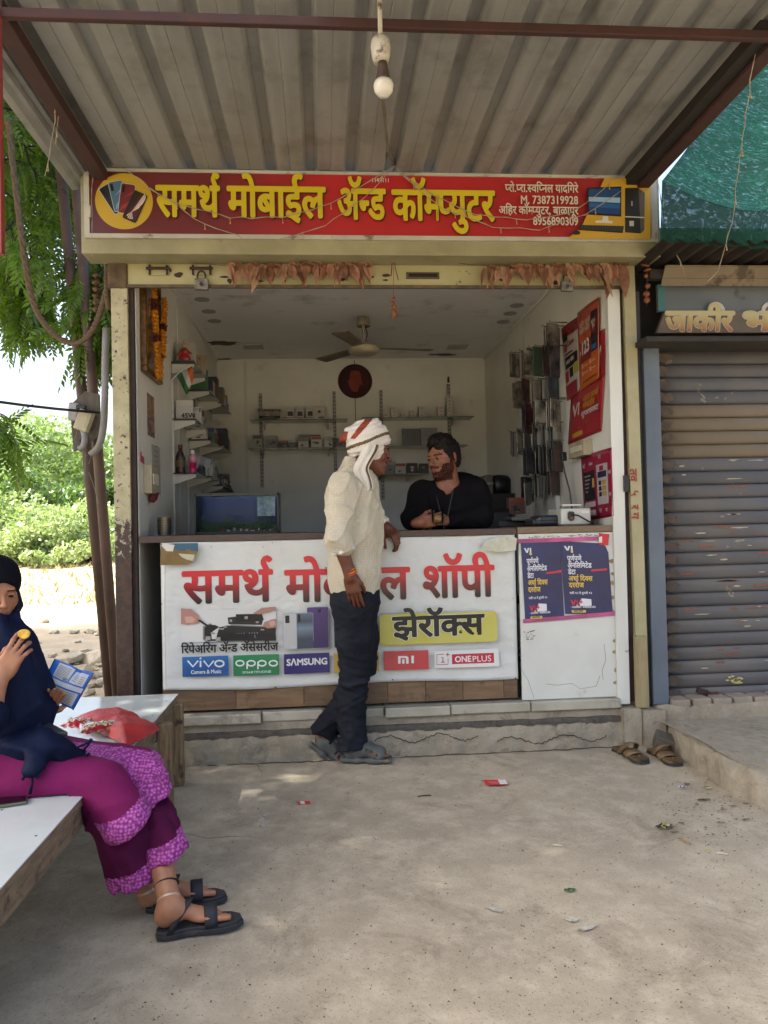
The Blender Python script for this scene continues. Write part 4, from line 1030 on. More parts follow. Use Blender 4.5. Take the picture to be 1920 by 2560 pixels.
def back_shelf(pxa, pxb, pya, pyb, lab):
    a = U(pxa, pya, YS); b = U(pxb, pyb, YS); z = (a[2]+b[2])/2; o = empty('glass_shelf', (a[0], YS, z), lab, 'shelf', 'glass shelves on the back wall')
    MB().bb((a[0], YS, z-.006), (b[0], YB-.03, z)).build('glass_pane', M_GLASS, o, bevel=.001)
    for x in (a[0]+.12, b[0]-.18):
        MB().prism([(0, 0), (.22, 0), (.22, -.012), (.02, -.06), (0, -.06)], (x-.003, YB-.025, z-.0065), (0, -1, 0), (0, 0, 1), (.006, 0, 0)).build('bracket', M_BRKT, o)
    return z, a[0], b[0]
s1 = back_shelf(624, 869, 1047, 1049, 'upper left glass shelf on the back wall')
s2 = back_shelf(621, 870, 1118, 1119, 'lower left glass shelf on the back wall')
s3 = back_shelf(905, 1186, 1044, 1039, 'upper right glass shelf on the back wall')
s4 = back_shelf(898, 1170, 1118, 1109, 'middle right glass shelf on the back wall')
s5 = back_shelf(915, 1070, 1186, 1182, 'lowest right glass shelf behind the two men')
def on(px, s, dz=0, y=YS+.07):
    return np.array([U(px, 1040, y)[0], y, s[0]+dz])
def row(specs, s):
    for (px0, px1, h, base, acc, lab, cat, y, nm) in specs:
        a = on(px0, s, 0, y); b = on(px1, s, 0, y); w = b[0]-a[0]; product(nm, ((a[0]+b[0])/2, y+.03, s[0]+h/2+.0005), (w-.003, .06, h), base, acc, lab, cat, None, seed=int(px0))
row([(655, 690, .035, '#1b1c20', '#4a4b4e', 'flat dark box lying under the clear tray, upper left back shelf', 'box', YS+.06, 'flat_box'),
     (703, 785, .026, '#a9a9a5', '#7c2a24', 'long flat white box with a red stripe under three small white boxes', 'box', YS+.05, 'flat_box'),
     (785, 812, .125, '#a9a9a5', '#b5b4ae', 'tall white box at the right end of the upper left back shelf', 'box', YS+.08, 'phone_box')], s1)
MB_ = MB(); a = on(648, s1, .037); b = on(700, s1, .037); MB_.bb((a[0], YS+.04, a[2]), (b[0], YS+.14, a[2]+.05)); MB_.bb((a[0]-.01, YS+.03, a[2]+.051), (b[0]+.01, YS+.15, a[2]+.066))
tag(MB_.build('clear_tray', mat('cloudy_plastic', '#6b625c', .25, c2='#8c857e', ns=40), None, bevel=.004), 'cloudy plastic tray stacked on the upper left back shelf', 'tray')
for k, (x0, x1, w) in enumerate(((716, 736, 'leftmost'), (741, 760, 'middle'), (766, 785, 'rightmost'))):
    a = on(x0, s1, .028); b = on(x1, s1, .028); o = product('small_box', ((a[0]+b[0])/2, YS+.08, s1[0]+.028+.044), (b[0]-a[0], .05, .088), '#b5b4ae', '#a9a9a5', w+' of the three small white boxes with dark screens', 'box', 'small white boxes in a row', seed=3)
    MB().bb((a[0]+.012, YS+.0542, s1[0]+.036), (b[0]-.012, YS+.0548, s1[0]+.080)).build('dark_window', cm_('#1b1c20'), o)
row([(630, 655, .125, '#8f8f8d', '#4a4b4e', 'grey speaker style box, far left of the lower left back shelf', 'box', YS+.05, 'speaker_box'),
     (663, 692, .115, '#6e6c68', '#8f8f8d', 'translucent blister pack with rounded top on the lower left back shelf', 'blister pack', YS+.05, 'blister_pack'),
     (694, 719, .07, '#1b1c20', '#9a6a2a', 'dark blister pack with a yellow stripe, lower left back shelf', 'blister pack', YS+.06, 'blister_pack'),
     (722, 742, .075, '#4a4b4e', '#b5b4ae', 'small grey blister pack beside the yellow striped one', 'blister pack', YS+.05, 'blister_pack'),
     (744, 770, .085, '#a9a9a5', '#6e6c68', 'white charger pack in the middle of the lower left back shelf', 'charger pack', YS+.05, 'charger_pack'),
     (776, 804, .105, '#b5b4ae', '#9a3c24', 'white charger box with a red band on the lower left back shelf', 'charger box', YS+.05, 'charger_box'),
     (810, 830, .088, '#b5b4ae', '#8f8f8d', 'white adapter box with two dark pictures, lower left back shelf', 'adapter box', YS+.05, 'adapter_box'),
     (840, 866, .085, '#6e5e58', '#4a4b4e', 'brownish pouch pack at the right end of the lower left back shelf', 'pouch', YS+.06, 'pouch_pack')], s2)
row([(745, 800, .13, '#4a4b4e', '#6e6c68', 'grey clamshell pack standing behind the white charger boxes', 'clamshell pack', YS+.13, 'clamshell_pack'),
     (835-22, 835, .10, '#6e6c68', '#2c5a3c', 'grey and green pack leaning behind the adapter box', 'blister pack', YS+.12, 'blister_pack')], s2)
# stacks of small white boxes with red marks (upper right shelf)
st = [(958, 1), (978, 3), (1002, 1), (1025, 2), (1047, 3), (1070, .4), (1094, 3), (1117, 6)]
for px, n in st:
    for k in range(max(1, int(n))):
        a = on(px, s3); h = .0315 if n >= 1 else .014
        o = empty('small_carton', (a[0]+.02, YS+.05, s3[0]+k*.033), ('single' if n <= 1 else ('lowest' if k == 0 else ('topmost' if k == int(n)-1 else ['second', 'third', 'fourth', 'fifth'][k-1]+' from below')))+' small white carton, '+{958: 'far left end of upper right shelf', 978: 'leftmost tall stack, upper right shelf', 1002: 'between the two left stacks', 1025: 'stack of two, upper right shelf', 1047: 'middle stack of three, upper right shelf', 1070: 'flat one right of the middle stack', 1094: 'stack beside the tallest one', 1117: 'tallest stack, upper right shelf'}[px], 'carton', 'small white cartons on the upper right shelf')
        MB().bb((a[0]-.004, YS+.02, s3[0]+k*.033+.0005), (a[0]+.052, YS+.10, s3[0]+k*.033+h)).build('carton', cm_('#b5b4ae'), o, bevel=.001)
        MB().bb((a[0]+.012, YS+.0193, s3[0]+k*.033+h*.4), (a[0]+.030, YS+.0198, s3[0]+k*.033+h*.6)).build('red_mark', cm_('#7c2a24'), o)
MB__ = MB(); p = U(1121, 955, YB-.03); MB__.box(p+np.array([0, 0, .015]), (.02, .012, .04)).lathe([(.0, -.012), (.012, 0), (.0, .012)], p+np.array([0, 0, .045]), 8)
tag(MB__.build('small_figure', mat('figure_dark', '#2a1a16', .6)), 'tiny dark figure perched on top of the rightmost shelf standard', 'figurine')
for (x0, x1, h, base, ln, lab) in ((1005, 1048, .165, '#55585a', '#1b1c20', 'grey neckband earphone box on the middle right shelf'), (1050, 1092, .17, '#77797a', '#1b1c20', 'lighter neckband earphone box partly behind the shopkeeper')):
    a = on(x0, s4); b = on(x1, s4); o = product('earphone_box', ((a[0]+b[0])/2, YS+.08, s4[0]+h/2), (b[0]-a[0], .03, h), base, base, lab, 'earphone box', marks=0, seed=x0)
    mb = MB(); w = b[0]-a[0]; cx = (a[0]+b[0])/2; z = s4[0]
    mb.tube([(cx-w*.28, YS+.0635, z+h*.62), (cx-.0, YS+.0635, z+h*.58), (cx+w*.32, YS+.0635, z+h*.62), (cx+w*.40, YS+.0635, z+h*.25)], .0016, 5); mb.tube([(cx-w*.28, YS+.0635, z+h*.62), (cx+.0, YS+.0635, z+h*.42), (cx+w*.20, YS+.0635, z+h*.2)], .0016, 5)
    mb.lathe([(0, 0), (.006, .001), (0, .002)], (cx-w*.1, YS+.0635, z+h*.78), 8, 'y').lathe([(0, 0), (.006, .001), (0, .002)], (cx+w*.1, YS+.0635, z+h*.78), 8, 'y')
    mb.build('neckband_print', cm_('#1b1c20'), o)
for (x0, x1, h, base, acc, lab) in ((955, 983, .12, '#6e7276', '#8f8f8d', 'grey box beside the standing man chin on the lowest right shelf'), (985, 1011, .10, '#a9a9a5', '#9a3c34', 'white box with a red top band on the lowest right shelf'), (1014, 1040, .10, '#1b1c20', '#1b1c20', 'black box with a white earbud picture on the lowest right shelf'), (1046, 1068, .095, '#3a2c28', '#2a201c', 'dark brown box half hidden behind the shopkeeper')):
    a = on(x0, s5); b = on(x1, s5); o = product('product_box', ((a[0]+b[0])/2, YS+.08, s5[0]+h/2), (b[0]-a[0], .05, h), base, acc, lab, 'box', marks=0 if x0 == 1014 else 2, seed=x0)
    if x0 == 1014:
        mb = MB(); cx = (a[0]+b[0])/2; mb.lathe([(0, 0), (.013, .001), (0, .002)], (cx, YS+.0535, s5[0]+.035), 12, 'y').lathe([(0, 0), (.010, .001), (0, .002)], (cx-.008, YS+.0535, s5[0]+.062), 10, 'y').lathe([(0, 0), (.010, .001), (0, .002)], (cx+.008, YS+.0535, s5[0]+.06), 10, 'y'); mb.build('earbud_print', cm_('#b5b4ae'), o)

# --- round maroon plaque with an orange figure
pc = U(888, 952, YB-.03); o = empty('wall_plaque', pc, 'round maroon wall plaque with an orange shape on the back wall', 'wall plaque')
MB().lathe([(.0, .0), (.158, .0), (.165, -.008), (.16, -.02), (.15, -.024), (.0, -.02)][::-1], (pc[0], YB-.004, pc[2]), 40, 'y').build('disc', mat('maroon_felt', '#2c0c10', .8, c2='#3c1014', ns=10), o)
MB().prism([(-.03, -.10), (.02, -.105), (.045, -.03), (.07, -.045), (.062, .0), (.052, .06), (.04, .095), (-.035, .10), (-.05, .06), (-.058, .0), (-.078, .01), (-.06, -.04)], (pc[0], YB-.026, pc[2]), (1, 0, 0), (0, 0, 1), (0, -.006, 0)).build('orange_shape', mat('plaque_orange', '#6e2216', .7, c2='#7e3018', ns=20), o)

# --- ceiling fan (at rest)
fc = UZ(908, 790, ZC); F = empty('ceiling_fan', (fc[0], fc[1], 2.55), 'cream ceiling fan with three blades under the shop ceiling', 'fan')
fy = fc[1]; fx = fc[0]; M_FAN = mat('fan_cream', '#a39b84', .4, c2='#8f8770', ns=8)
MB().lathe([(.018, 0), (.045, -.01), (.055, -.075), (.05, -.08), (.018, -.03)], (fx, fy, ZC-.002), 20).build('canopy_cup', mat('fan_cup', '#7d7460', .5), F, smooth=True)
MB().lathe([(.011, 0), (.011, -.21)], (fx, fy, ZC-.02), 12).build('down_rod', M_FAN, F)
MB().tube([(fx+.012, fy, ZC-.08), (fx+.03, fy, ZC-.14), (fx+.012, fy, ZC-.2)], .004, 6).build('wire', M_BLACK, F)
fz = ZC-.235; MB().lathe([(.0, .035), (.035, .03), (.045, .005), (.11, .0), (.122, -.022), (.115, -.045), (.09, -.058), (.05, -.066), (.0, -.068)][::-1], (fx, fy, fz), 32).build('motor_housing', M_FAN, F, smooth=True)
bl = None
for k in range(3):
    a = math.radians(8+120*k); ca, sa = math.cos(a), math.sin(a); mb = MB()
    def bf(u, v): r = .12+.42*u; w = (.045+.018*u)*(v-.5)*2*(1 if u < .96 else .9); return (fx+r*ca-w*sa, fy+r*sa+w*ca, fz-.012+.012*(v-.5))
    mb.grid(bf, 8, 3); mb.build('blade', mat('fan_blade', '#7c7058', .45, c2='#5f543f', ns=5), F, smooth=True, solid=.003)

# --- left wall: five glass shelves on white brackets, in two bays
XL = X0
LS = []
def lshelf(y0, y1, depth, px, py, lab):
    d = _ray(px, py); t = (y0-CAM[1])/d[1]; z = (CAM+d*t)[2]
    o = empty('wall_shelf', (XL, (y0+y1)/2, z), lab, 'shelf', 'glass shelves on the left wall')
    MB().bb((XL+.005, y0, z-.007), (XL+depth, y1, z)).build('glass_pane', M_GLASS, o)
    MB().bb((XL+.005, y0-.003, z-.0085), (XL+depth, y0-.0005, z+.001)).build('front_edge', mat('edge_brown', '#241a16', .5), o)
    for y in (y0+.02, y1-.06): MB().prism([(0, 0), (depth*.92, 0), (depth*.92, -.02), (.02, -.06), (0, -.06)], (XL+.004, y, z-.009), (1, 0, 0), (0, 0, 1), (0, .006, 0)).build('bracket', M_BRKT, o)
    LS.append(z); return z
names = ['top', 'second', 'third', 'fourth']
Zs = {}
for i, py in enumerate((905, 1047, 1182)): Zs['a', i] = lshelf(.95, 1.50, .155, 450, py, names[i]+' glass shelf of the front bay on the left wall')
for i, py in enumerate((974, 1098, 1190)):
    Zs['b', i] = lshelf(1.56, 2.10, .165, 520, py, names[i]+' glass shelf of the middle bay on the left wall')
for i, py in enumerate((1005, 1113, 1212)):
    Zs['c', i] = lshelf(2.18, 2.85, .17, 560, py, names[i]+' glass shelf of the rear bay on the left wall')
for y, lab in ((.97, 'front'), (1.50, 'second'), (2.12, 'third')):
    o = empty('wall_upright', (XL, y, 1.3), lab+' white shelf upright on the left wall', 'upright', 'white shelf uprights on the left wall'); MB().bb((XL+.001, y-.012, .3), (XL+.012, y+.014, 2.2)).build('rail', M_JAMB, o)
def lp(bay, i, y, w, h, base, acc, lab, cat, nm='product_box', dx=.02, dd=.11, marks=3):
    z = Zs[bay, i]; product(nm, (XL+dx+dd/2, y, z+h/2+.0005), (dd, w, h), base, acc, lab, cat, None, face='-y', marks=marks, seed=int(y*100))
lp('a', 1, 1.02, .05, .13, '#a9a9a5', '#b5b4ae', 'pale box lettered 45W on the second front shelf', 'box', 'charger_box', marks=0)
o = [x for x in COL.objects if x.name.startswith('charger_box')][-1]
text('lettering', '45W', (XL+.055, .9945, Zs['a', 1]+.012), (1, 0, 0), (0, 0, 1), .045, cm_('#1b1c20'), o, n=(0, -1, 0), bold=(.03, .03))
lp('a', 1, 1.12, .03, .10, '#b5b4ae', '#8f8f8d', 'narrow white box behind the 45W box', 'box', dx=.06, dd=.09)
lp('a', 1, 1.20, .03, .11, '#b5b4ae', '#4a4b4e', 'second narrow white box deeper on the same shelf', 'box', dx=.075, dd=.08)
lp('a', 0, 1.14, .10, .115, '#b5b4ae', '#a9a9a5', 'white box behind the idol on the top front shelf', 'box', dx=.02, dd=.1)
lp('b', 0, 1.66, .12, .17, '#2c5a3c', '#b5b4ae', 'white and green earphone box on the middle bay top shelf', 'box')
lp('b', 1, 1.62, .08, .075, '#b5b4ae', '#1b1c20', 'white webcam box with round black picture, middle bay', 'box')
lp('b', 2, 1.64, .12, .075, '#b5b4ae', '#2c4c70', 'white box with a blue picture lowest in the middle bay', 'box')
lp('b', 2, 1.80, .12, .14, '#a9a9a5', '#4a7c9a', 'taller white box with a pale blue lid strip behind it', 'box', dx=.03, dd=.12)
lp('c', 0, 2.26, .14, .21, '#1d2c50', '#1b1c20', 'dark blue keyboard box on the rear bay top shelf', 'box')
lp('c', 0, 2.5, .12, .17, '#5c5a44', '#4a4b4e', 'olive box behind the dark blue one', 'box', dd=.13)
lp('c', 1, 2.24, .10, .09, '#a0522a', '#6e6c68', 'small orange box on the rear bay second shelf', 'box', dx=.005, dd=.07)
lp('c', 1, 2.42, .14, .16, '#1b1c20', '#1d2c50', 'black and blue box on the rear bay second shelf', 'box', dx=.04, dd=.14)
lp('c', 2, 2.25, .10, .06, '#1d2c50', '#7c2a24', 'blue and red box on the rear bay lowest shelf', 'box')
rr = random.Random(9)
for k in range(9):
    y = 2.4+.05*k; mb = MB(); z = Zs['c', 2]; mb.box((XL+.06+.09*rr.random(), y, z+.03+.05*rr.random()), (.05+.05*rr.random(), .02, .05+.07*rr.random()), (rr.random(), 0, rr.random()*2)); mb.tube([(XL+.1, y, z+.02), (XL+.19, y, z-.03-.04*rr.random()), (XL+.15, y+.02, z+.03)], .004, 5)
    tag(mb.build('cable_pack', cm_(['#4a4b4e', '#1b1c20', '#6e6c68'][k % 3]), None), 'dark tangled cable pack on the rear bay lowest shelf', 'cable pack', 'tangled cable packs')
# idol figure in red, top front shelf
z = Zs['a', 0]; o = empty('idol', (XL+.10, .97, z), 'small red and white seated idol figure on the top front shelf', 'figurine')
S = SDF(); c = np.array([XL+.085, .985, z]); S.u(sd_ell(c+[0, 0, .03], (.038, .025, .032)), .01).u(sd_ell(c+[0, 0, .075], (.022, .018, .03)), .01).u(sd_ell(c+[0, 0, .115], (.015, .014, .017)), .006).u(sd_cap(c+[-.02, 0, .08], c+[-.04, -.01, .05], .008), .006).u(sd_cap(c+[.02, 0, .08], c+[.042, -.01, .06], .008), .006).u(sd_cap(c+[0, 0, .125], c+[-.004, 0, .15], .010, .004), .005)
S.build('figure', .004, c-[.07, .05, .0], c+[.07, .05, .17], [mat('idol_red', '#8a1c22', .4), mat('idol_skin', '#a07c6a', .5), mat('idol_green', '#1c5a34', .5)], o, lambda P: np.where(P[:, 2] > z+.10, 1, np.where(P[:, 2] > z+.085, 2, 0)))
MB().bb((XL+.02, 1.02, z), (XL+.155, 1.03, z+.14)).build('back_board', mat('idol_back', '#8f8a80', .5), o)
MB().bb((XL+.02, .955, z+.0005), (XL+.15, 1.015, z+.012)).build('stand', mat('idol_base', '#27405a', .5), o)
# flag
fp = U(455, 955, .93); o = empty('flag', fp, 'small Indian tricolour flag on a curved white stick tied to the left shelves', 'flag')
MB().tube([U(412, 982, .93), U(425, 955, .93), U(447, 932, .92), U(482, 912, .92)], .0035, 6).build('stick', M_WHITE, o)
def fl(u, v):
    A, B_, C_, D_ = U(481, 913, .92), U(465, 988, .92), U(440, 940, .92), U(484, 914, .92)
    a = U(440, 937, .92)*(1-u)+U(481, 913, .92)*u; b = U(467, 988, .92)*(1-u)+U(485, 962, .92)*u*0+U(484, 945, .92)*u
    p = a*(1-v)+b*v; return (p[0], p[1]+.012*math.sin(v*6+u*3), p[2])
mb = MB(); mb.grid(fl, 12, 9); mb.mi = [0 if (i % 12) < 4 else (1 if (i % 12) < 8 else 2) for i in range(108)]; mb.build('tricolour', [mat('flag_green', '#17502e', .7), mat('flag_white', '#a8a7a2', .7), mat('flag_saffron', '#b0501c', .7)], o, smooth=True, solid=.0008)
# bottles on the third front shelf
z = Zs['a', 2]
o = empty('brown_bottle', (XL+.045, .99, z), 'brown plastic bottle with a dark label on the third front shelf', 'bottle'); MB().lathe([(.0, 0), (.03, 0), (.031, .01), (.029, .05), (.031, .09), (.030, .11), (.013, .15), (.013, .17)], (XL+.045, .99, z), 20).build('bottle_body', mat('bottle_brown', '#33221a', .25), o, smooth=True); MB().lathe([(.0, .165), (.016, .165), (.016, .188), (.0, .188)], (XL+.045, .99, z), 16).build('cap', mat('cap_brown', '#4c2018', .5), o); MB().lathe([(.0315, .04), (.0315, .085)], (XL+.045, .99, z), 20).build('label_band', mat('band_tan', '#5c4a30', .6), o)
o = empty('pink_spray_bottle', (XL+.125, .985, z), 'small spray bottle of bright pink liquid with a white cap', 'bottle'); MB().lathe([(.0, 0), (.0245, 0), (.025, .005), (.025, .068)], (XL+.125, .985, z), 20).build('bottle_body', mat('liquid_pink', '#b81c5e', .2, c2='#a01850'), o, smooth=True); MB().lathe([(.025, .068), (.025, .105), (.014, .125)], (XL+.125, .985, z), 20).build('bottle_top', mat('clear_pinkish', '#b9868e', .15), o, smooth=True); MB().lathe([(.0, .12), (.014, .12), (.013, .15), (.0, .152)], (XL+.125, .985, z), 16).build('cap', M_WHITE, o)
for k in range(3):
    mb = MB(); mb.box((XL+.09+.02*k, 1.2+.10*k, z+.07), (.07, .012, .14), (0, .35, .3)); tag(mb.build('plastic_pouch', mat('pouch_grey%d' % k, ['#6e6a6c', '#55555a', '#7a787c'][k], .25)), ['first grey plastic pouch leaning behind the pink bottle', 'darker plastic pouch in the middle behind the bottles', 'rear plastic pouch leaning on the third front shelf'][k], 'pouch')
for k in range(3):
    mb = MB(); zz = Zs['a', 1]; mb.box((XL+.085, 1.28+.08*k, zz+.04+.01*k), (.12, .05, .08), (.2*k, .3, .3)); tag(mb.build('clear_pack', mat('pouch_pinkgrey', '#6a6068', .3, c2='#8a8288', ns=50), None, bevel=.008), ['nearest', 'middle', 'farthest'][k]+' crumpled clear pack on the second front shelf', 'plastic pack')
mb = MB(); mb.box((XL+.10, 1.30, Zs['a', 0]+.06), (.16, .01, .15), (-.35, .1, .2)); tag(mb.build('picture_card', mat('card_beige', '#8f8774', .5, c2='#7b6f5c')), 'beige card leaning at the back of the top front shelf', 'card')
o = empty('wall_picture', (XL+.01, 1.72, 2.1), 'small dark framed picture high on the left wall', 'picture'); MB().bb((XL+.004, 1.66, 2.0), (XL+.018, 1.80, 2.26)).build('frame', mat('frame_dark', '#241815', .5), o); MB().bb((XL+.0185, 1.675, 2.015), (XL+.0195, 1.785, 2.245)).build('picture', mat('pic_brown', '#5a3c34', .5, c2='#7c6a58', ns=30), o)

# --- left wall front: framed picture with marigold garland, print, calendar, switch box
def wallp(px, py, d=0.0): return UX(px, py, XL+d)
A, B_, C_, D_ = wallp(352, 710, .03), wallp(402, 745, .03), wallp(395, 965, .03), wallp(346, 925, .03)
y0, y1, za, zb = (A[1]+D_[1])/2, (B_[1]+C_[1])/2, (C_[2]+D_[2])/2, (A[2]+B_[2])/2
y0 = .10; y1 = .52
GP = empty('framed_picture', (XL, (y0+y1)/2, za), 'gilt framed picture hung with a marigold garland on the left wall', 'picture')
gf = mat('gilt_frame', '#6a4a16', .35, .5, c2='#3c260c', ns=40)
zt, zbm = U(372, 700, .3)[2]+.02, U(370, 945, .3)[2]
def tilt(v, z): return XL+.012+.05*((z-zbm)/(zt-zbm))
for a, b in (((y0, zbm), (y1, zbm+.03)), ((y0, zt-.03), (y1, zt)), ((y0, zbm+.03), (y0+.03, zt-.03)), ((y1-.03, zbm+.03), (y1, zt-.03))):
    MB().bb((XL+.002, a[0], a[1]), (XL+.035, b[0], b[1])).build('frame_rail', gf, GP, bevel=.004)
MB().bb((XL+.002, y0+.03, zbm+.03), (XL+.018, y1-.03, zt-.03)).build('picture', mat('picture_print', '#4a3a30', .15, c2='#7a5a3c', ns=9, dirt='#2c3848', dscale=7, dthr=(.5, .6)), GP)
GM = empty('marigold_garland', (XL+.05, .3, zbm), 'orange marigold garland with dark red bands hung over the gilt frame', 'garland')
mo = mat('marigold_orange', '#b86a08', .7, c2='#c88a10', ns=60, bs=200, bstr=1, bd=.006); mr = mat('marigold_red', '#4a1010', .8)
def flower_mb(mb, p, r, rr):
    for k in range(7):
        a = Vector((rr.gauss(0, 1), rr.gauss(0, 1), rr.gauss(0, 1))).normalized(); t = a.orthogonal().normalized(); s_ = a.cross(t); c = Vector(p)+a*r*.35
        for q in range(3):
            ang = rr.random()*6.28; u = (t*math.cos(ang)+s_*math.sin(ang)); v = a.cross(u); mb.add([c, c+u*r+v*r*.4, c+u*r*1.1-v*r*.3+a*r*.3, c+a*r*.5], [(0, 1, 2), (0, 2, 3)])
rr = random.Random(5)
strand = []
zz = zt-.02
while zz > zbm+.0:
    f = (zt-zz)/(zt-zbm); strand.append((.17+.10*f, zz)); 
    if f > .08: strand.append((.50-.13*max(0, f-.1)/.9-.06*(f > .75), zz-.01))
    zz -= .021
for i, (y, z_) in enumerate(strand):
    f = (zt-z_)/(zt-zbm); red = (.27 < f < .36) or (.60 < f < .66) if y < .3 else (.38 < f < .45) or (.74 < f < .8)
    mb = MB(); flower_mb(mb, (XL+.055+.006*rr.random(), y+.008*rr.random(), z_), .017, rr); mb.lathe([(.0, -.011), (.013, -.004), (.013, .006), (.0, .011)], (XL+.055, y, z_), 7)
    mb.build('flower', mr if red else mo, GM)
o = empty('deity_print', wallp(368, 1040), 'small colourful print of seated figures stuck on the left wall', 'picture')
pr_ = mat('deity_colours', '#5a3a4a', .4, c2='#a8803c', ns=34, amt=(.42, .58), dirt='#27406a', dscale=26, dthr=(.52, .58))
MB().bb((XL+.0005, .245, U(368, 1090, .3)[2]), (XL+.002, .425, U(368, 985, .3)[2])).build('print_sheet', pr_, o)
o = empty('calendar_sheet', wallp(385, 1200), 'pale paper calendar sheet behind the switch box on the left wall', 'calendar'); zc0, zc1 = U(385, 1235, .38)[2], U(385, 1112, .38)[2]
MB().bb((XL+.0005, .34, zc0), (XL+.003, .56, zc1)).build('paper_sheet', mat('paper_grey', '#a5a19a', .6, c2='#938f88', ns=6), o)
for k in range(9): MB().bb((XL+.0031, .38+.02*(k % 3), zc0+.04+k*.03), (XL+.0036, .50, zc0+.047+k*.03)).build('text_line', cm_('#6e6c68'), o)
o = empty('switch_box', wallp(362, 1195), 'cream plastic switch box with a red rag on the left wall', 'switch box'); z0, z1 = U(362, 1235, .2)[2], U(362, 1165, .2)[2]
MB().bb((XL, .13, z0), (XL+.045, .30, z1)).build('housing', mat('switch_cream', '#a39a82', .45, c2='#8f866e', ns=9), o, bevel=.004)
for k in range(4): MB().bb((XL+.0452, .15+.035*k, z0+.05), (XL+.052, .175+.035*k, z0+.11)).build('switch', mat('switch_white', '#b5b0a0', .4), o, bevel=.001)
MB().box((XL+.03, .25, z0-.015), (.03, .10, .05), (.2, .3, .1)).build('red_rag', mat('rag_red', '#6a1c24', .8, c2='#4a1218', ns=20), o, bevel=.006)
mbp = MB(); mbp.prism([(0, 0), (.09, -.01), (.085, .03), (.03, .035), (.025, .055), (.0, .05)], (XL+.001, .06, U(348, 1155, .1)[2]), (0, 1, 0), (0, 0, 1), (.0012, 0, 0)); tag(mbp.build('paper_scrap', mat('scrap_pink', '#a8345c', .6)), 'torn pink paper scrap stuck above the left switch box', 'paper scrap')

# --- things on the counter
o = empty('steel_tumbler', (XL+.15, .22, 1.195), 'perforated steel tumbler at the left end of the counter', 'tumbler'); tc = U(411, 1320, .22); 
MB().lathe([(.0, 0), (.035, 0), (.037, .10), (.034, .10), (.032, .01), (.0, .01)], (tc[0], .22, 1.196), 24).build('cup', mat('tumbler_steel', '#6a6356', .35, .8), o, smooth=False)
mb = MB()
for j in range(6):
    for k in range(20): t = 2*math.pi*k/20; mb.box((tc[0]+.0366*math.cos(t), .22+.0366*math.sin(t), 1.21+j*.014), (.004, .004, .007), (0, 0, t))
q = mb.build('perforations', M_DARK, o); q['kind'] = 'stuff'
# aquarium
a = U(487, 1330, .62); b = U(697, 1330, .62); z1 = U(590, 1237, .62)[2]
AQ = empty('aquarium', ((a[0]+b[0])/2, .75, 1.196), 'glass aquarium with a blue backdrop and green plants on the counter', 'aquarium')
blue = lerp_mat('aquarium_backdrop', [(0, '#0a1c14'), (.2, '#123018'), (.34, '#0c2c66'), (1, '#123c80')], 2, 1.2, z1, .3)
MB().bb((a[0]+.01, .88, 1.20), (b[0]-.01, .89, z1)).build('backdrop', blue, AQ)
for p0, p1 in (((a[0], .62, 1.196), (a[0]+.008, .90, z1+.01)), ((b[0]-.008, .62, 1.196), (b[0], .90, z1+.01)), ((a[0], .62, z1-.004), (b[0], .63, z1+.012)), ((a[0], .62, 1.196), (b[0], .63, 1.21))):
    MB().bb(p0, p1).build('frame_edge', mat('tank_edge', '#14211f', .3), AQ)
mb = MB(); rr = random.Random(2)
for k in range(420):
    x = a[0]+.02+(b[0]-a[0]-.04)*rr.random(); h = .03+.05*rr.random()*(1+math.sin(x*30)); z = 1.205+h*rr.random(); y = .66+.2*rr.random()
    dx, dz = rr.gauss(0, .008), .006+.014*rr.random(); mb.quad((x-.003, y, z), (x+.003, y, z), (x+dx+.002, y, z+dz), (x+dx-.001, y, z+dz))
mb.build('water_plants', mat('weed', '#1c3a16', .6, c2='#3c5a1c', ns=40), AQ)['kind'] = 'stuff'
MB().bb((b[0]-.13, .645, 1.30), (b[0]-.02, .646, z1-.01)).build('paper_reflection', mat('paper_reflection_tint', '#4a6478', .4, c2='#8a9aa4', ns=30), AQ)  # reflection in the tank glass, put in as a coloured sheet
mb = MB()
for k in range(26): mb.box((-.62+.012*k+.01*rr.random(), .655, 1.205+.02*rr.random()), (.008+.012*rr.random(), .008, .006+.02*rr.random()), (0, rr.random()*3, 0)).m(k % 3)
mb.build('decor_pebbles', [cm_('#7c2a24'), cm_('#1b1c20'), cm_('#a9a9a5')], AQ)['kind'] = 'stuff'
gp = MB(); gp.bb((a[0]+.009, .6205, 1.211), (b[0]-.009, .6225, z1-.005)); gp.build('front_pane', clear_glass(), AQ)
# banknote counter style machine with plug
p0 = U(1403, 1300, .10); p1 = U(1478, 1300, .10); z1 = U(1440, 1271, .10)[2]; zc = 1.1995
MC = empty('white_machine', ((p0[0]+p1[0])/2, .2, zc), 'white desktop machine with a rear power socket at the right end of the counter', 'machine')
MB().bb((p0[0], .10, zc+.006), (p1[0], .34, z1)).build('casing', mat('casing_white', '#b5b7b0', .35, c2='#a8aaa2'), MC, bevel=.008)
for x in (p0[0]+.015, p1[0]-.02): MB().bb((x, .14, z1-.002), (x+.012, .17, z1+.018)).build('hinge', cm_('#6e6c68'), MC)
MB().tube([(p0[0]+.02, .14, z1+.02), (p1[0]-.045, .14, z1+.02)], .006, 8).build('roller', mat('roller', '#c9c0b8', .3), MC)
MB().prism([(-.018, -.014), (-.009, -.026), (.009, -.026), (.018, -.014), (.018, .018), (.010, .026), (-.010, .026), (-.018, .018)], ((p0[0]*.68+p1[0]*.32), .0995, (zc+z1)/2+.006), (1, 0, 0), (0, 0, 1), (0, -.012, 0)).build('power_socket', M_BLACK, MC)
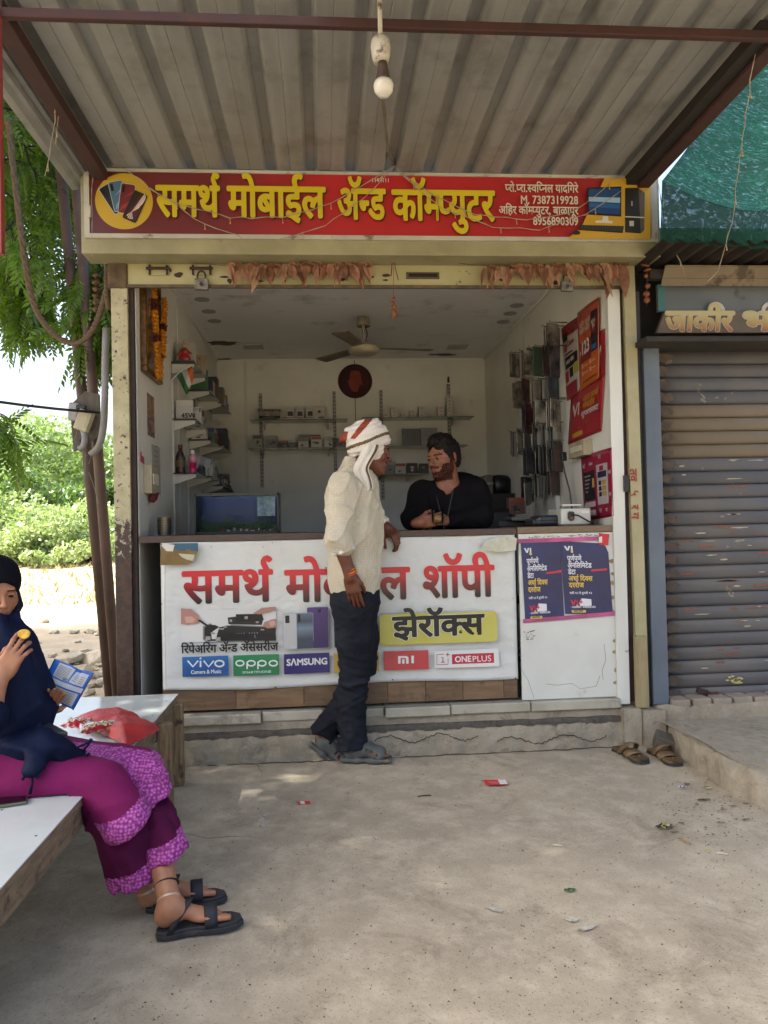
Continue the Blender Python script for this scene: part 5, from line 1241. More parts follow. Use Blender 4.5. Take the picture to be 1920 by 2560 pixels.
MB().bb((p0[0]*.68+p1[0]*.32-.007, .0870, (zc+z1)/2-.012), (p0[0]*.68+p1[0]*.32+.007, .0874, (zc+z1)/2-.002)).build('red_switch', mat('switch_red', '#7a1c1c', .3), MC)
MB().bb((p1[0]-.055, .0985, z1-.028), (p1[0]-.012, .0995, z1-.012)).build('rating_label', mat('rating', '#c8c5c0', .4), MC)
MB().tube([(p0[0]*.68+p1[0]*.32, .085, (zc+z1)/2+.012), (p0[0]*.5+p1[0]*.5, .07, (zc+z1)/2+.010), (p1[0]-.03, .07, zc+.025), (p1[0]+.01, .10, zc+.012), (p1[0]+.02, .20, zc+.01)], .0045, 8).build('power_cord', M_BLACK, MC)
p0 = U(1345, 1300, .16); p1 = U(1402, 1300, .16); zz = U(1370, 1288, .16)[2]
MD = empty('dark_printer', ((p0[0]+p1[0])/2, .25, zc), 'dark blue grey device lying beside the white machine', 'device')
S = SDF(); S.u(sd_box(((p0[0]+p1[0])/2, .26, (zc+zz)/2), ((p1[0]-p0[0])/2, .10, (zz-zc)/2), None, .02), .01); S.u(sd_box(((p0[0]+p1[0])/2-.03, .26, (zc+zz)/2-.008), ((p1[0]-p0[0])/2, .09, (zz-zc)/2-.01), None, .015), .01); S.build('shell', .005, (p0[0]-.1, .1, zc-.02), (p1[0]+.06, .42, zz+.02), mat('slate_plastic', '#1d232d', .35), MD)
MB().bb((p0[0]-.03, .155, (zc+zz)/2), (p1[0]-.01, .159, (zc+zz)/2+.003)).build('seam', M_DARK, MD)
for (x0, x1, y, z0_, z1_, c_, lab) in ((1245, 1300, .5, 1.20, 1.235, '#17181a', 'low black box on the counter right of the shopkeeper'), (1280, 1345, .45, 1.236, 1.26, '#55524c', 'flat grey sheet stack on the black box')):
    aa = U(x0, 1300, y); b2 = U(x1, 1300, y); o = empty('desk_item', (aa[0], y, z0_), lab, 'box'); MB().bb((aa[0], y, z0_), (b2[0]+.05, y+.2, z1_)).build('shell', mat('c'+c_, c_, .4), o, bevel=.004)
# office chair and printer in the dark back corner
o = empty('office_chair', (1.25, 1.6, .25), 'black office chair back behind the shopkeeper', 'chair')
aa = U(1215, 1290, 1.3); b2 = U(1280, 1200, 1.3)
MB().bb((aa[0], 1.3, .7), (b2[0], 1.36, 1.33)).build('backrest', M_BLACK, o, bevel=.03); MB().bb((aa[0]-.02, 1.1, .66), (b2[0]+.02, 1.6, .72)).build('seat', M_BLACK, o, bevel=.02)
MB().lathe([(.02, .25), (.02, .66)], ((aa[0]+b2[0])/2, 1.35, 0), 12).build('post', M_BLACK, o)
for k in range(5): t = 2*math.pi*k/5; MB().beam(((aa[0]+b2[0])/2, 1.35, .30), ((aa[0]+b2[0])/2+.24*math.cos(t), 1.35+.24*math.sin(t), .28), .03, .03).build('foot', M_BLACK, o)
o = empty('office_printer', (1.2, 2.2, 1.2), 'black and white printer behind the shopkeeper shoulder', 'printer'); aa = U(1213, 1235, 2.2); b2 = U(1268, 1195, 2.2)
MB().bb((aa[0]-.0, 2.2, aa[2]), (b2[0]-.12, 2.5, b2[2]+.03)).build('shell', mat('printer_grey', '#55504c', .4), o, bevel=.01); MB().lathe([(.0, 0), (.11, .0), (.115, .15), (.08, .19), (.0, .2)], (b2[0]-.04, 2.35, aa[2]-.03), 20).build('roll', M_BLACK, o, smooth=True)
MB().bb((aa[0], 2.18, aa[2]+.08), (b2[0]-.12, 2.199, aa[2]+.095)).build('silver_strip', M_ALU, o)
MB().bb((aa[0]-.3, 2.15, .25), (b2[0]+.25, 2.8, aa[2]-.0005)).build('cabinet_box', mat('cab_black', '#101012', .4), o)

# --- right wall: packed phone covers hanging on hooks, posters, switch board
XR = X1
rr = random.Random(77); KINDS = ['#38373a', '#55545a', '#857f78', '#a09a8e', '#4c3a36', '#4c6258', '#b5b1a6', '#6e3c42', '#1b1c20', '#3a465a']
TONE = dict(zip(KINDS, ('charcoal', 'dark grey', 'taupe', 'pale brown', 'dark brown', 'green grey', 'light grey', 'maroon', 'black', 'navy grey')))
ORD = ['first', 'second', 'third', 'fourth', 'fifth', 'sixth', 'seventh']
def cover(px, py, w, h, X, c, yaw, lab, grp, kind=0):
    p = UX(px, py, X)
    o = empty('phone_cover_pack', p, lab, 'phone cover', grp); R = Euler((0, 0, yaw)).to_matrix()
    MB().box((p[0], p[1], p[2]-h/2), (.006, w, h), R).build('cover', mat('cover'+c, c, .3, c2='#1b1c20', ns=12), o, bevel=.0015)
    mb = MB(); L_ = lambda u, v, l: Vector(p)+R @ Vector((-.003-l, u, v-h/2))
    mb.m(0).quad(L_(-w*.42, -h*.44, .001), L_(w*.42, -h*.44, .001), L_(w*.42, h*.44, .001), L_(-w*.42, h*.44, .001))
    mb.m(1).quad(L_(-w*.34, h*.18, .0016), L_(-w*.05, h*.18, .0016), L_(-w*.05, h*.38, .0016), L_(-w*.34, h*.38, .0016)); mb.m(2).quad(L_(-w*.3, -h*.38, .0016), L_(w*.3, -h*.38, .0016), L_(w*.3, -h*.28, .0016), L_(-w*.3, -h*.28, .0016))
    mb.build('insert_card', [mat('cover'+KINDS[kind % 10], KINDS[kind % 10], .25), M_BLACK, cm_('#6e6c68')], o)
    MB().tube([(XR, p[1], p[2]+.006), (p[0]-.02, p[1]-.01, p[2]+.006), (p[0]-.024, p[1]-.012, p[2]+.018)], .0028, 5).build('hook', M_STEEL, o)
for ri, (py, h, px0, cnt, step) in enumerate(((830, .17, 1362, 2, 18), (880, .19, 1284, 6, 20), (958, .19, 1294, 6, 18), (1018, .20, 1318, 5, 17), (1075, .19, 1278, 6, 19), (1128, .19, 1312, 6, 16), (1195, .17, 1316, 5, 17))):
    for k in range(cnt):
        px = px0+step*k; dd = (px-1280)/120*-22; yaw = math.radians(rr.uniform(-66, -8)); X = XR-.05-.05*rr.random()
        for lyr in range(2):
            cc = KINDS[rr.randrange(10)]
            cover(px+lyr*5+rr.uniform(-2, 2), py+dd+rr.uniform(-5, 5)+lyr*3, rr.choice((.085, .1, .11)), h*rr.uniform(.88, 1.08), X+lyr*.022, cc, yaw+.05*lyr, '%s %s phone cover pack, %s in the %s row down the right wall' % ('front' if lyr else 'rear', TONE[cc], ORD[k], ORD[ri]), 'packed phone covers hanging on the right wall', rr.randrange(10))
o = empty('open_frame_pack', UX(1330, 1240, XR-.12), 'tilted silver framed pack low on the right wall', 'pack'); p = UX(1320, 1235, XR-.15)
MB().box(p, (.006, .20, .16), (.1, 0, -.5)).build('frame', M_ALU, o); MB().box(p+np.array([-.006, -.003, 0]), (.003, .17, .12), (.1, 0, -.5)).build('inner_card', mat('inner_olive', '#3c3c32', .5), o); MB().box(p+np.array([.02, -.11, -.01]), (.006, .02, .18), (.1, 0, -.5)).build('green_edge', mat('edge_green', '#3a5a4a', .5), o)
for (px, py, lab) in ((1290, 1265, 'small orange and brown carton low in the right corner'),):
    p = UX(px, py, XR-.2); product('corner_carton', p, (.12, .08, .12), '#5c4038', '#7c3a28', lab, 'carton', seed=3)
o = empty('divider_strip', (XR, .95, 1.2), 'white vertical strip between hanging covers and posters', 'trim strip'); pa = UX(1398, 830, XR-.03); pb = UX(1420, 1285, XR-.03); yv = .95
MB().bb((XR-.03, .93, 1.2), (XR-.001, .965, 2.26)).build('strip', M_WHITE, o)
def wall_poster(corners, base, lab, name='poster', x=None, extra=None):
    'corners in photo pixels TL TR BR BL on the right wall'
    X = XR-.006 if x is None else x
    P4 = [UX(a, b, X) for a, b in corners]; o = empty(name, P4[3], lab, 'poster')
    tl, tr, br, bl = [np.array(q) for q in P4]
    def F_(u, v, l=0): return (tl*(1-u)+tr*u)*v+(bl*(1-u)+br*u)*(1-v)+np.array([-l-.010*math.sin(u*3.1)*(.3+v*.3), 0, 0])
    mb = MB(); mb.grid(lambda u, v: F_(u, v), 12, 12); mb.build('paper_sheet', base, o, smooth=True, solid=.0006)
    def R_(u0, v0, u1, v1, c, l=.0015):
        m_ = MB(); m_.grid(lambda a, b: F_(u0+(u1-u0)*a, v0+(v1-v0)*b, l), 4, 3); return m_.build('print', pm(c), o)
    def T_(s, u, v, h, c, wd, bold=(.03, .03), l=.002):
        o0 = F_(u, v, l); ux = F_(u+.01, v, l)-o0; uy = F_(u, v+.01, l)-o0; return text('lettering', s, o0, ux, uy, h, pm(c), o, width=wd*np.linalg.norm(F_(1, v)-F_(0, v)), bold=bold, n=(-1, 0, 0), lift=.001)
    return R_, T_, o
RED = mat('poster_red', '#8c1c28', .35, c2='#7a1820', ns=4); ORG = lerp_mat('poster_orange', [(0, '#a8691c'), (.35, '#a04a1c'), (1, '#9c3a24')], 2, 1.9, 2.5, .35)
R_, T_, o = wall_poster([(1428, 985), (1512, 935), (1503, 1077), (1420, 1112)], RED, 'red plan poster with pale lettering under the orange poster on the right wall')
R_(.15, .08, .48, .17, '#a8822c'); T_('VI', .12, .50, .11, '#b5a8a4', .24); T_('आता सगळे', .45, .70, .05, '#b0782c', .45); T_('मोबाईल', .45, .56, .05, '#b0782c', .35); T_('सुपरफास~ट', .42, .42, .045, '#b5a8a4', .5)
R_, T_, o = wall_poster([(1497, 832), (1515, 820), (1513, 935), (1497, 960)], RED, 'edge of a red poster with a white letter r behind the orange poster', x=XR-.003)
T_('r', .15, .30, .22, '#b8b0ac', .5)
R_, T_, o = wall_poster([(1405, 838), (1446, 808), (1450, 975), (1418, 1000)], mat('poster_white', '#8f8a86', .4, c2='#a09b96', ns=5), 'crowded white red and black offer sheet left of the orange poster', x=XR-.010)
R_(0, .92, 1, 1.1, '#6a1c20'); R_(.06, .86, .38, .98, '#15130f', .002); T_('VI', .5, .90, .055, '#8a2430', .25); T_('Care', .30, .76, .05, '#8a2430', .5); R_(.12, .70, .3, .80, '#8a2430', .002); R_(.1, .44, .92, .62, '#1c1418', .002); T_('आता सेवा', .2, .50, .035, '#b5b0ac', .6, l=.004); R_(.06, .24, .3, .40, '#8a2430', .002); R_(.38, .28, .62, .42, '#15130f', .002); R_(.66, .30, .95, .46, '#8f8a2c', .002); R_(0, -.02, .85, .20, '#7a1c2c', .002)
for k in range(5): R_(.12+.05*k, .64-.0*k+.015*(k % 2), .20+.12*k, .66+.012*(k % 2), '#4a2c30', .0024)
R_, T_, o = wall_poster([(1443, 783), (1497, 742), (1498, 945), (1450, 978)], ORG, 'orange offer poster priced 123 with a dark phone picture', x=XR-.016)
T_('नवीन प~लान', .12, .76, .05, '#b8a08c', .60); T_('नवीन सेवा', .12, .68, .05, '#b8a08c', .55); R_(.12, .32, .66, .58, '#6a1c1c', .002); T_('123', .20, .42, .105, '#bdb4ac', .45, bold=(.05, .05), l=.004); T_('₹', .13, .41, .04, '#bdb4ac', .06, l=.004)
R_(.68, .38, .96, .88, '#14151c', .003); R_(.71, .60, .93, .80, '#5c1418', .004); T_('65+', .73, .72, .03, '#b8b0ac', .18, l=.006); T_('TV', .76, .655, .035, '#b8b0ac', .12, l=.006); R_(.70, .40, .92, .46, '#1c4a7a', .004); T_('VI', .08, .92, .03, '#b8a08c', .08); R_(.2, .06, .9, .08, '#5c2014', .002)
for k in range(4): R_(.18+.4*(k % 2), .16+.09*(k//2), .26+.4*(k % 2), .21+.09*(k//2), '#b89c6c', .002); R_(.30+.4*(k % 2), .175+.09*(k//2), .50+.36*(k % 2), .185+.09*(k//2), '#c0a884', .002)
R_, T_, o = wall_poster([(1452, 1143), (1529, 1118), (1534, 1290), (1462, 1302)], mat('poster_crimson', '#841434', .35, c2='#741030', ns=5), 'crimson poster with a dark phone panel and a white payment panel, below the switch board')
R_(.08, .30, .46, .74, '#15161c', .002); R_(.54, .20, .88, .80, '#a39ca0', .002); R_(.58, .60, .84, .69, '#1c2440', .003); R_(.38, .48, .46, .62, '#a88c50', .003)
for k in range(3): R_(.60, .32+.085*k, .68, .385+.085*k, '#15161c', .003); R_(.70, .32+.085*k, .82, .385+.085*k, '#a08444', .003)
R_(.08, .19, .46, .27, '#a39ca0', .002); R_(.08, .06, .46, .14, '#a39ca0', .002); T_('VI', .06, .80, .04, '#b8acb0', .11); T_('सेवा', .3, .82, .025, '#b8acb0', .14); T_('VI', .62, .88, .035, '#b8acb0', .08); T_('VI', .90, .62, .03, '#b8acb0', .07); T_('VI', .90, .30, .03, '#b8acb0', .07); T_('VI', .58, .08, .035, '#b8acb0', .08); T_('म', .78, .08, .03, '#b8acb0', .06); R_(.64, .70, .76, .775, '#842444', .003)
for k in range(5): R_(.12, .66-.06*k, .34-.03*k, .68-.06*k, '#8a8088', .003)
o = empty('switch_board', UX(1470, 1115, XR), 'cream switch board with a black plug on the right wall', 'switch board')
zz0, zz1 = UX(1470, 1135, XR-.05)[2], UX(1470, 1095, XR-.05)[2]
MB().bb((XR-.055, .28, zz0), (XR, .56, zz1)).build('housing', mat('switch_cream', '#a39a82', .45), o, bevel=.004)
for k in range(5): MB().bb((XR-.060, .31+.045*k, zz0+.03), (XR-.0552, .345+.045*k, zz1-.03)).build('switch', mat('switch_white', '#b5b0a0', .4), o, bevel=.001)
MB().box((XR-.075, .60, zz0+.02), (.035, .03, .055)).build('plug', M_BLACK, o, bevel=.006)
MB().tube([(XR-.08, .60, zz0-.01), (XR-.07, .60, zz0-.08), (XR-.045, .585, zz0-.2), (XR-.035, .57, zz0-.36), (XR-.03, .56, 1.21)], .0055, 8).build('cable', M_BLACK, o)
mbp = MB(); mbp.prism([(0, 0), (.03, .005), (.028, .03), (.018, .03), (.018, .018), (0, .016)], U(1534, 1176, -.021), (1, 0, 0), (0, 0, 1), (0, -.001, 0)); tag(mbp.build('paper_scrap', mat('scrap_pink', '#a8345c', .6)), 'tiny pink paper scrap on the white right jamb', 'paper scrap')

rr = random.Random(91)
for bay, y0, y1, dep in (('a', 1.08, 1.44, .13), ('b', 1.62, 2.02, .14), ('c', 2.28, 2.78, .15)):
    for i in range(3):
        y = y0+.22; k = 0
        while y < y1:
            w = rr.uniform(.03, .06); h = rr.uniform(.05, .13); cc = rr.choice(CARD)
            o = product('stock_box', (XL+.03+dep/2, y, Zs[bay, i]+h/2+.0008), (dep*rr.uniform(.5, .9), w, h), cc, rr.choice(CARD), 'small packed box deep on the %s shelf, %s bay of the left wall' % (names[i], {'a': 'front', 'b': 'middle', 'c': 'rear'}[bay]), 'box', 'packed boxes on the %s shelf of the %s bay' % (names[i], {'a': 'front', 'b': 'middle', 'c': 'rear'}[bay]), seed=k); y += w+.012; k += 1
# ------------------------------------------------------------------ neighbouring shop on the right
YN = .06
NB = empty('neighbour_shop', (2.4, .2, .2), 'closed neighbouring shop with a grey roller shutter and hand painted name board', 'shop')
xs0 = U(1657, 1200, YN)[0]+.0
M_SHUT = [painted('shutter_slate%d' % i, c, c2, '#4a2c1e', sc=5, thr=(.645, .68), rough=.55, prime='#8a8070') for i, (c, c2) in enumerate((('#44454a', '#524f4c'), ('#3e4046', '#4c4a49'), ('#5a5040', '#665b48'), ('#484a4e', '#575552')))]
pz0 = U(1700, 1753, YN)[2]; pz1 = U(1700, 845, YN)[2]; NS = 27; ph = (pz1-pz0)/NS
for i in range(NS):
    z = pz0+i*ph; mb = MB(); prof = [(0, 0), (-.009, .003), (-.0125, ph*.22), (-.0135, ph*.55), (-.012, ph*.84), (-.006, ph*.95), (0, ph)]
    mb.add([(x, YN+a, z+b) for x in (xs0, 3.4) for a, b in prof], [(k, k+1, 7+k+1, 7+k) for k in range(6)])
    o = mb.build('shutter_slat', M_SHUT[2] if i in (18, 19, 20, 21) else M_SHUT[(0, 1, 3)[i*7 % 3]], NB, smooth=True, solid=.0015)
rr = random.Random(12)
M_SC = [mat('scratch_rust', '#6e3a24', .8, c2='#8a4a2c', ns=50), mat('scratch_pale', '#a39c86', .8, c2='#8a8270', ns=60)]
M_EDGE = mat('edge_rust', '#3f362c', .85, c2='#52463a', ns=22)
for i in range(27):
    blotch('edge_rust', (xs0+.012, YN-.0142, pz0+i*ph+ph*.5), (.045+.035*rr.random(), ph*.40), M_EDGE, 'f', i+600, NB, 26)
for i in range(70):
    k = rr.choice([2, 3, 4, 5, 6, 8, 9, 10, 11, 12, 13, 14, 15, 16, 17]); z = pz0+k*ph+ph*rr.choice([.8, .75, .4]); x = xs0+.10+.85*rr.random()
    blotch('paint_chip', (x, YN-.0145, z), (.014+.075*rr.random()**2, .0022+.0035*rr.random()), M_SC[rr.random() < .5], 'f', i+200, NB, 12)
for i in range(14): blotch('paint_chip', (U(1835, 1695, YN)[0]+rr.gauss(0, .05), YN-.0145, pz0+ph*1.4+rr.gauss(0, .012)), (.012, .006), mat('chip_cream', '#a89c5c', .8), 'f', i+300, NB, 9)
MB().bb((xs0, YN-.02, pz0-.03), (3.4, YN+.02, pz0-.002)).build('bottom_rail', mat('rail_dusty', '#5c5a4e', .7, c2='#6e6a5a', ns=12), NB, bevel=.003)
rail = painted('rail_slate', '#4c5662', '#566069', '#5a3a2a', sc=6, thr=(.68, .7))
a = U(1610, 1200, 0)[0]; b = U(1652, 1200, 0)[0]
MB().bb((a+.005, -.03, .205), (b, .05, U(1640, 872, 0)[2])).build('guide_rail', rail, NB, bevel=.006)
MB().bb((a-.03, .0, .205), (a+.003, .06, 2.5)).build('outer_channel', mat('channel_dark', '#1c1e22', .6, c2='#2a2b2e', ns=9), NB)
MB().bb((1.79, .08, -.0), (a+.2, .12, 2.8)).build('gap_shade_sheet', M_DARK, NB)  # solid dark sheet standing in for the shade between the two shops
MB().bb((a-.06, .10, .2), (3.4, .16, 2.9)).build('shop_wall', mat('nb_wall', '#3c3a36', .8), NB)
zz = U(1700, 838, -.20)[2]; MB().box((2.45, -.06, zz-.016), (1.42, .26, .03)).build('hood_ledge', mat('hood_dark', '#1d1a18', .8, c2='#2c2824', ns=9), NB, bevel=.005)
# painted name band, grey board, eave
za, zb = U(1700, 832, -.06)[2], U(1700, 779, -.06)[2]; xa = U(1642, 832, -.06)[0]
MB().prism([(xa, za), (3.2, za), (3.2, zb), (xa+.05, zb)], (0, -.06, 0), (1, 0, 0), (0, 0, 1), (0, .03, 0)).build('name_band', mat('band_brown', '#4a4138', .7, c2='#5c5044', ns=6, dirt='#2c2620', dscale=5), NB)
lt = lerp_mat('painted_letter', [(0, '#8a4a30'), (.45, '#96804c'), (.8, '#a09a6c')], 2, za, zb, .6)
ou = mat('letter_outline', '#a39a86', .6)
for m_, bd, l in ((ou, .060, .0015), (lt, .030, .004)):
    text('lettering', 'जाकीर', (U(1662, 826, -.06)[0], -.061, za+.010), (1, 0, 0), (0, 0, 1), .168, m_, NB, width=U(1838, 826, -.06)[0]-U(1662, 826, -.06)[0]-.02, bold=(bd, bd*.8), n=(0, -1, 0), lift=l, slant=.12)
    text('lettering', 'भाई', (U(1850, 826, -.06)[0], -.061, za+.010), (1, 0, 0), (0, 0, 1), .168, m_, NB, width=.36, bold=(bd, bd*.8), n=(0, -1, 0), lift=l, slant=.12)
zc_, zd = U(1700, 779, -.04)[2], U(1700, 712, -.04)[2]
MB().bb((xa+.02, -.04, zc_), (3.2, -.02, zd)).build('grey_board', mat('board_grey', '#4a5156', .6, c2='#565c60', ns=3, dirt='#3c3a34', dscale=4), NB)
MB().bb((xa+.02, -.045, zc_), (xa+.06, -.04, zd)).build('board_teal_edge', mat('teal_edge', '#2c5c5c', .6), NB)
for px in (1790, 1925):
    c = U(px, 778, -.045); pts = []
    mb = MB(); mb.add([c+np.array([r*math.cos(math.radians(t)), -.002, r*math.sin(math.radians(t))]) for t in range(0, 181, 15) for r in (.030, .052)], [(2*k, 2*k+1, 2*k+3, 2*k+2) for k in range(12)]); mb.build('scroll_mark', mat('scroll_white', '#a8a69a', .6), NB)
ze, zf = U(1700, 712, -.12)[2], U(1700, 668, -.2)[2]
MB().prism([(0, 0), (.06, .085), (.06, .095), (0, .01)], (U(1652, 712, -.1)[0], -.10, ze), (0, -1, 0), (0, 0, 1), (1.5, 0, 0)).build('eave_board', mat('eave_tan', '#5c5240', .7, c2='#6e6350', ns=5, dirt='#3c3428', dscale=5), NB)
mb = MB(); xs = [1.74+.03*k for k in range(52)]
mb.add([(x, y, 2.625+.014*math.cos(k*math.pi/1.5)) for y in (-.42, .56) for k, x in enumerate(xs)], [(k, k+1, 52+k+1, 52+k) for k in range(51)])
mb.build('corrugated_roof', mat('roof_dark', '#2c2620', .7, .2, c2='#1d1916', ns=7), NB, smooth=True)
mb = MB(); mb.beam((1.8, -.1, 2.56), (3.3, -.1, 2.56), .05, .05).build('roof_beam', mat('beam_dark', '#1d1814', .8), NB)
# shutter hasp and padlock
def padlock(p, s, lab, grp=None, y=None):
    o = empty('padlock', p, lab, 'padlock', grp); x, yy, z = p
    MB().box((x, yy, z), (.062*s, .022*s, .052*s)).build('lock_body', mat('lock_steel', '#7c7a70', .45, .6, c2='#4c443a', ns=30), o, bevel=.003*s)
    MB().tube([(x-.018*s, yy, z+.024*s)]+[(x+.018*s*math.cos(math.radians(t)), yy, z+.04*s+.022*s*math.sin(math.radians(t))) for t in (180, 150, 120, 90, 60, 30, 0)]+[(x+.018*s, yy, z+.024*s)], .0042*s, 8).build('shackle', mat('shackle_dark', '#3a332c', .4, .7), o, smooth=True)
    MB().lathe([(0, 0), (.009*s, .0), (.009*s, -.002), (0, -.002)], (x, yy-.011*s, z-.002), 12, 'y').build('keyhole_plate', M_RUST, o)
padlock(U(504, 711, -.055), 1.15, 'steel padlock hanging at the left of the cream lintel')
padlock(U(1417, 716, -.055), 1.05, 'steel padlock hanging at the right of the cream lintel behind the dry leaves')
p = U(1763, 1752, .02); padlock(p, .8, 'small worn padlock on the bottom of the grey roller shutter')
MB().box(U(1755, 1728, .03), (.06, .02, .03), (0, .3, 0)).box(U(1763, 1738, .03), (.012, .012, .05)).build('hasp', M_RUST, NB, bevel=.002); MB().box(U(1785, 1733, .035), (.05, .006, .014)).build('latch_slot', mat('slot_red', '#4a241c', .8), NB)

# ------------------------------------------------------------------ green shade net
def net():
    A = U(1655, 452, -.32); Bp = U(1905, 85, -1.38); C_ = U(2150, 60, -1.38); D_ = U(2050, 500, -.4); E_ = U(1650, 604, -.40)
    mid = U(1762, 322, -.78)
    t = NT('green_net'); nt = t.t; b = t.b
    n = t.noise(26, 6, .65, vec=t.mapped((.9, 3.2, 1.2), (.5, .3, .6)), dist=1.2)
    c = t.mix(t.ramp(n, [(.55, 0.0), (.72, 1.0)]), '#0e4a38', '#2f7860'); t.l(c, b.inputs['Base Color']); b.inputs['Roughness'].default_value = .45
    tr = t.n('ShaderNodeBsdfTranslucent'); t.l(c, tr.inputs[0]); ms = t.n('ShaderNodeMixShader'); ms.inputs[0].default_value = .5; t.l(b.outputs[0], ms.inputs[1]); t.l(tr.outputs[0], ms.inputs[2])
    tp = t.n('ShaderNodeBsdfTransparent'); m2 = t.n('ShaderNodeMixShader'); t.l(t.ramp(n, [(.52, .02), (.72, .22)]), m2.inputs[0]); t.l(ms.outputs[0], m2.inputs[1]); t.l(tp.outputs[0], m2.inputs[2])
    t.l(m2.outputs[0], nt.nodes['Material Output'].inputs[0]); t.l(t.bump(n, .8, .02), b.inputs['Normal'])
    mb = MB()
    def edge(v):     # left free edge, sagging
        p = A*(1-v)**2+2*v*(1-v)*mid+Bp*v*v; return p
    def fn(u, v):
        l = edge(v) if v > .0 else A; r = D_*(1-v)+C_*v; p = l*(1-u)+r*u
        s = math.sin(u*3.14); w = .03*math.sin(v*14+u*5)*s+.015*math.sin(v*31-u*9)*s
        return (p[0], p[1]+w, p[2]-.10*s*(1-v*.5)+w*.4)
    mb.grid(fn, 40, 46)
    def fn2(u, v):
        l = E_*(1-v)+A*v; r = (D_+np.array([0, 0, -.27]))*(1-v)+D_*v; p = l*(1-u)+r*u; s = math.sin(u*3.14); return (p[0], p[1]+(.012*math.sin(u*46)+.01*math.sin(u*23))*(1-v), p[2]-.10*s*v)
    mb.grid(fn2, 40, 8)
    o = mb.build('shade_net', t.m, None, smooth=True); tag(o, 'green shade net stretched from the canopy over the neighbouring shop roof', 'shade net')
net()

# ------------------------------------------------------------------ bulb, conduit, wires
BL = empty('hanging_bulb', U(950, 100, -1.585), 'white bulb in a white holder hanging under the front beam', 'light bulb')
p0 = U(951, 95, -1.585); k = lambda py: U(953, py, -1.585)[2]; bx = p0[0]; by = -1.585
wp = mat('holder_white', '#a8a59a', .5, c2='#8f8a7c', ns=14, dirt='#4a4034', dscale=18)
MB().tube([(bx, by, 3.06), (bx, by, k(90))], .008, 10).build('drop_pipe', wp, BL, smooth=True)
MB().lathe([(.0, k(88)), (.014, k(90)), (.030, k(100)), (.034, k(118)), (.031, k(140)), (.025, k(156)), (.0, k(156))], (bx, by, 0), 24).build('holder', wp, BL, smooth=True)
MB().lathe([(.0, k(155)), (.016, k(156)), (.017, k(170)), (.024, k(196)), (.030, k(206)), (.0, k(206))], (bx+.006, by, 0), 24).build('bulb_base', mat('bulb_brown', '#3c3026', .5), BL, smooth=True)
MB().lathe([(.030, k(204)), (.034, k(214)), (.031, k(228)), (.018, k(240)), (.0, k(243))], (bx+.007, by, 0), 24).build('bulb_globe', mat('bulb_white', '#b9b6ad', .35), BL, smooth=True)
cb = MB(); cb.tube([U(952, 62, -1.47), (U(957, 200, -.9)[0]+.0, -.9, 3.043), U(968, 300, -.46)*np.array([1, 1, 0])+np.array([0, 0, 3.045]), U(988, 412, -.215)], .0075, 8)
tag(cb.build('conduit_pipe', mat('conduit_grey', '#6c675c', .6, c2='#57524a', ns=8), None, smooth=True), 'thin grey conduit running under the sheets down to the sign', 'pipe')
wire_m = mat('wire_pale', '#8d8575', .6); bulb_m = mat('fairy_bulb', '#b5863c', .3)
def wire(lab, segs, r=.0016, m=None, bulbs=True, grp='fairy light wires', seed=0):
    rr = random.Random(seed); pts0 = [np.array(q, float) for q in segs]; o = empty('fairy_light_wire', pts0[0], lab, 'fairy lights', grp)
    pts = []; bm_ = MB()
    for i in range(len(pts0)-1):
        n = max(2, int(np.linalg.norm(pts0[i+1]-pts0[i])/.05))
        for k in range(n): t = k/n; pts.append(pts0[i]*(1-t)+pts0[i+1]*t+np.array([rr.gauss(0, .002), rr.gauss(0, .002), rr.gauss(0, .002)-.0]))
    pts.append(pts0[-1]); mb = MB(); mb.tube(pts, r, 5)
    tw = [p+np.array([.003*math.sin(i*2.1), .002, .003*math.cos(i*2.1)]) for i, p in enumerate(pts)]; mb.tube(tw, r*.8, 5); mb.build('wire', m or wire_m, o)
    if bulbs:
        for i in range(3, len(pts)-1, 5):
            p = pts[i]; h = MB(); h.tube([p, p+np.array([.002, -.002, -.022])], .0022, 6).build('bulb_socket', wire_m, o); h = MB(); h.lathe([(.0, -.006), (.0032, -.003), (.0032, .003), (.0, .005)], p+np.array([.002, -.002, -.027]), 8).build('bulb', bulb_m, o)
    return o
Yw = -.225
W = lambda *l, Y=Yw: [U(a, b, Y) for a, b in l]
wire('fairy light wire sagging below the phones picture to the sign bottom edge', W((225, 345), (282, 400), (370, 469), (443, 512), (484, 547), (539, 570), (596, 588), (607, 600)), seed=1)
wire('fairy light wire sagging across the yellow words left of the sign middle', W((372, 470), (443, 508), (576, 543), (708, 542), (828, 509), (928, 450), (985, 415)), seed=2)
wire('short fairy light wire rising from the sign bottom edge to its top middle', W((700, 596), (727, 591), (814, 563), (908, 496), (951, 455), (985, 415)), seed=3)
wire('upper of two fairy light wires crossing the phone numbers', W((985, 413), (1015, 443), (1084, 487), (1189, 537), (1317, 550), (1423, 533), (1468, 505), (1597, 402), (1612, 398)), seed=4)
wire('lower of two fairy light wires crossing the phone numbers', W((987, 414), (1015, 446), (1111, 524), (1189, 551), (1230, 567), (1349, 574), (1464, 537), (1551, 478), (1624, 405), (1632, 398)), seed=5)
wire('fairy light wire hanging in front of the green net', [U(1888, 130, -1.36), U(1868, 260, -1.2), U(1850, 400, -1.0), U(1830, 560, -.7), U(1795, 680, -.5), U(1770, 702, -.5)], seed=6)
wire('fairy light wire trailing from the right end of the sign down to the eave', W((1643, 440), (1652, 500), (1662, 560), (1676, 608), (1700, 650), (1712, 690)), seed=7)
wire('thin pale wires looped on the left canopy edge', [U(132, 205, -.9), U(140, 230, -.9), U(136, 300, -.8), U(130, 350, -.7), U(112, 440, -.6)], r=.0013, seed=8)
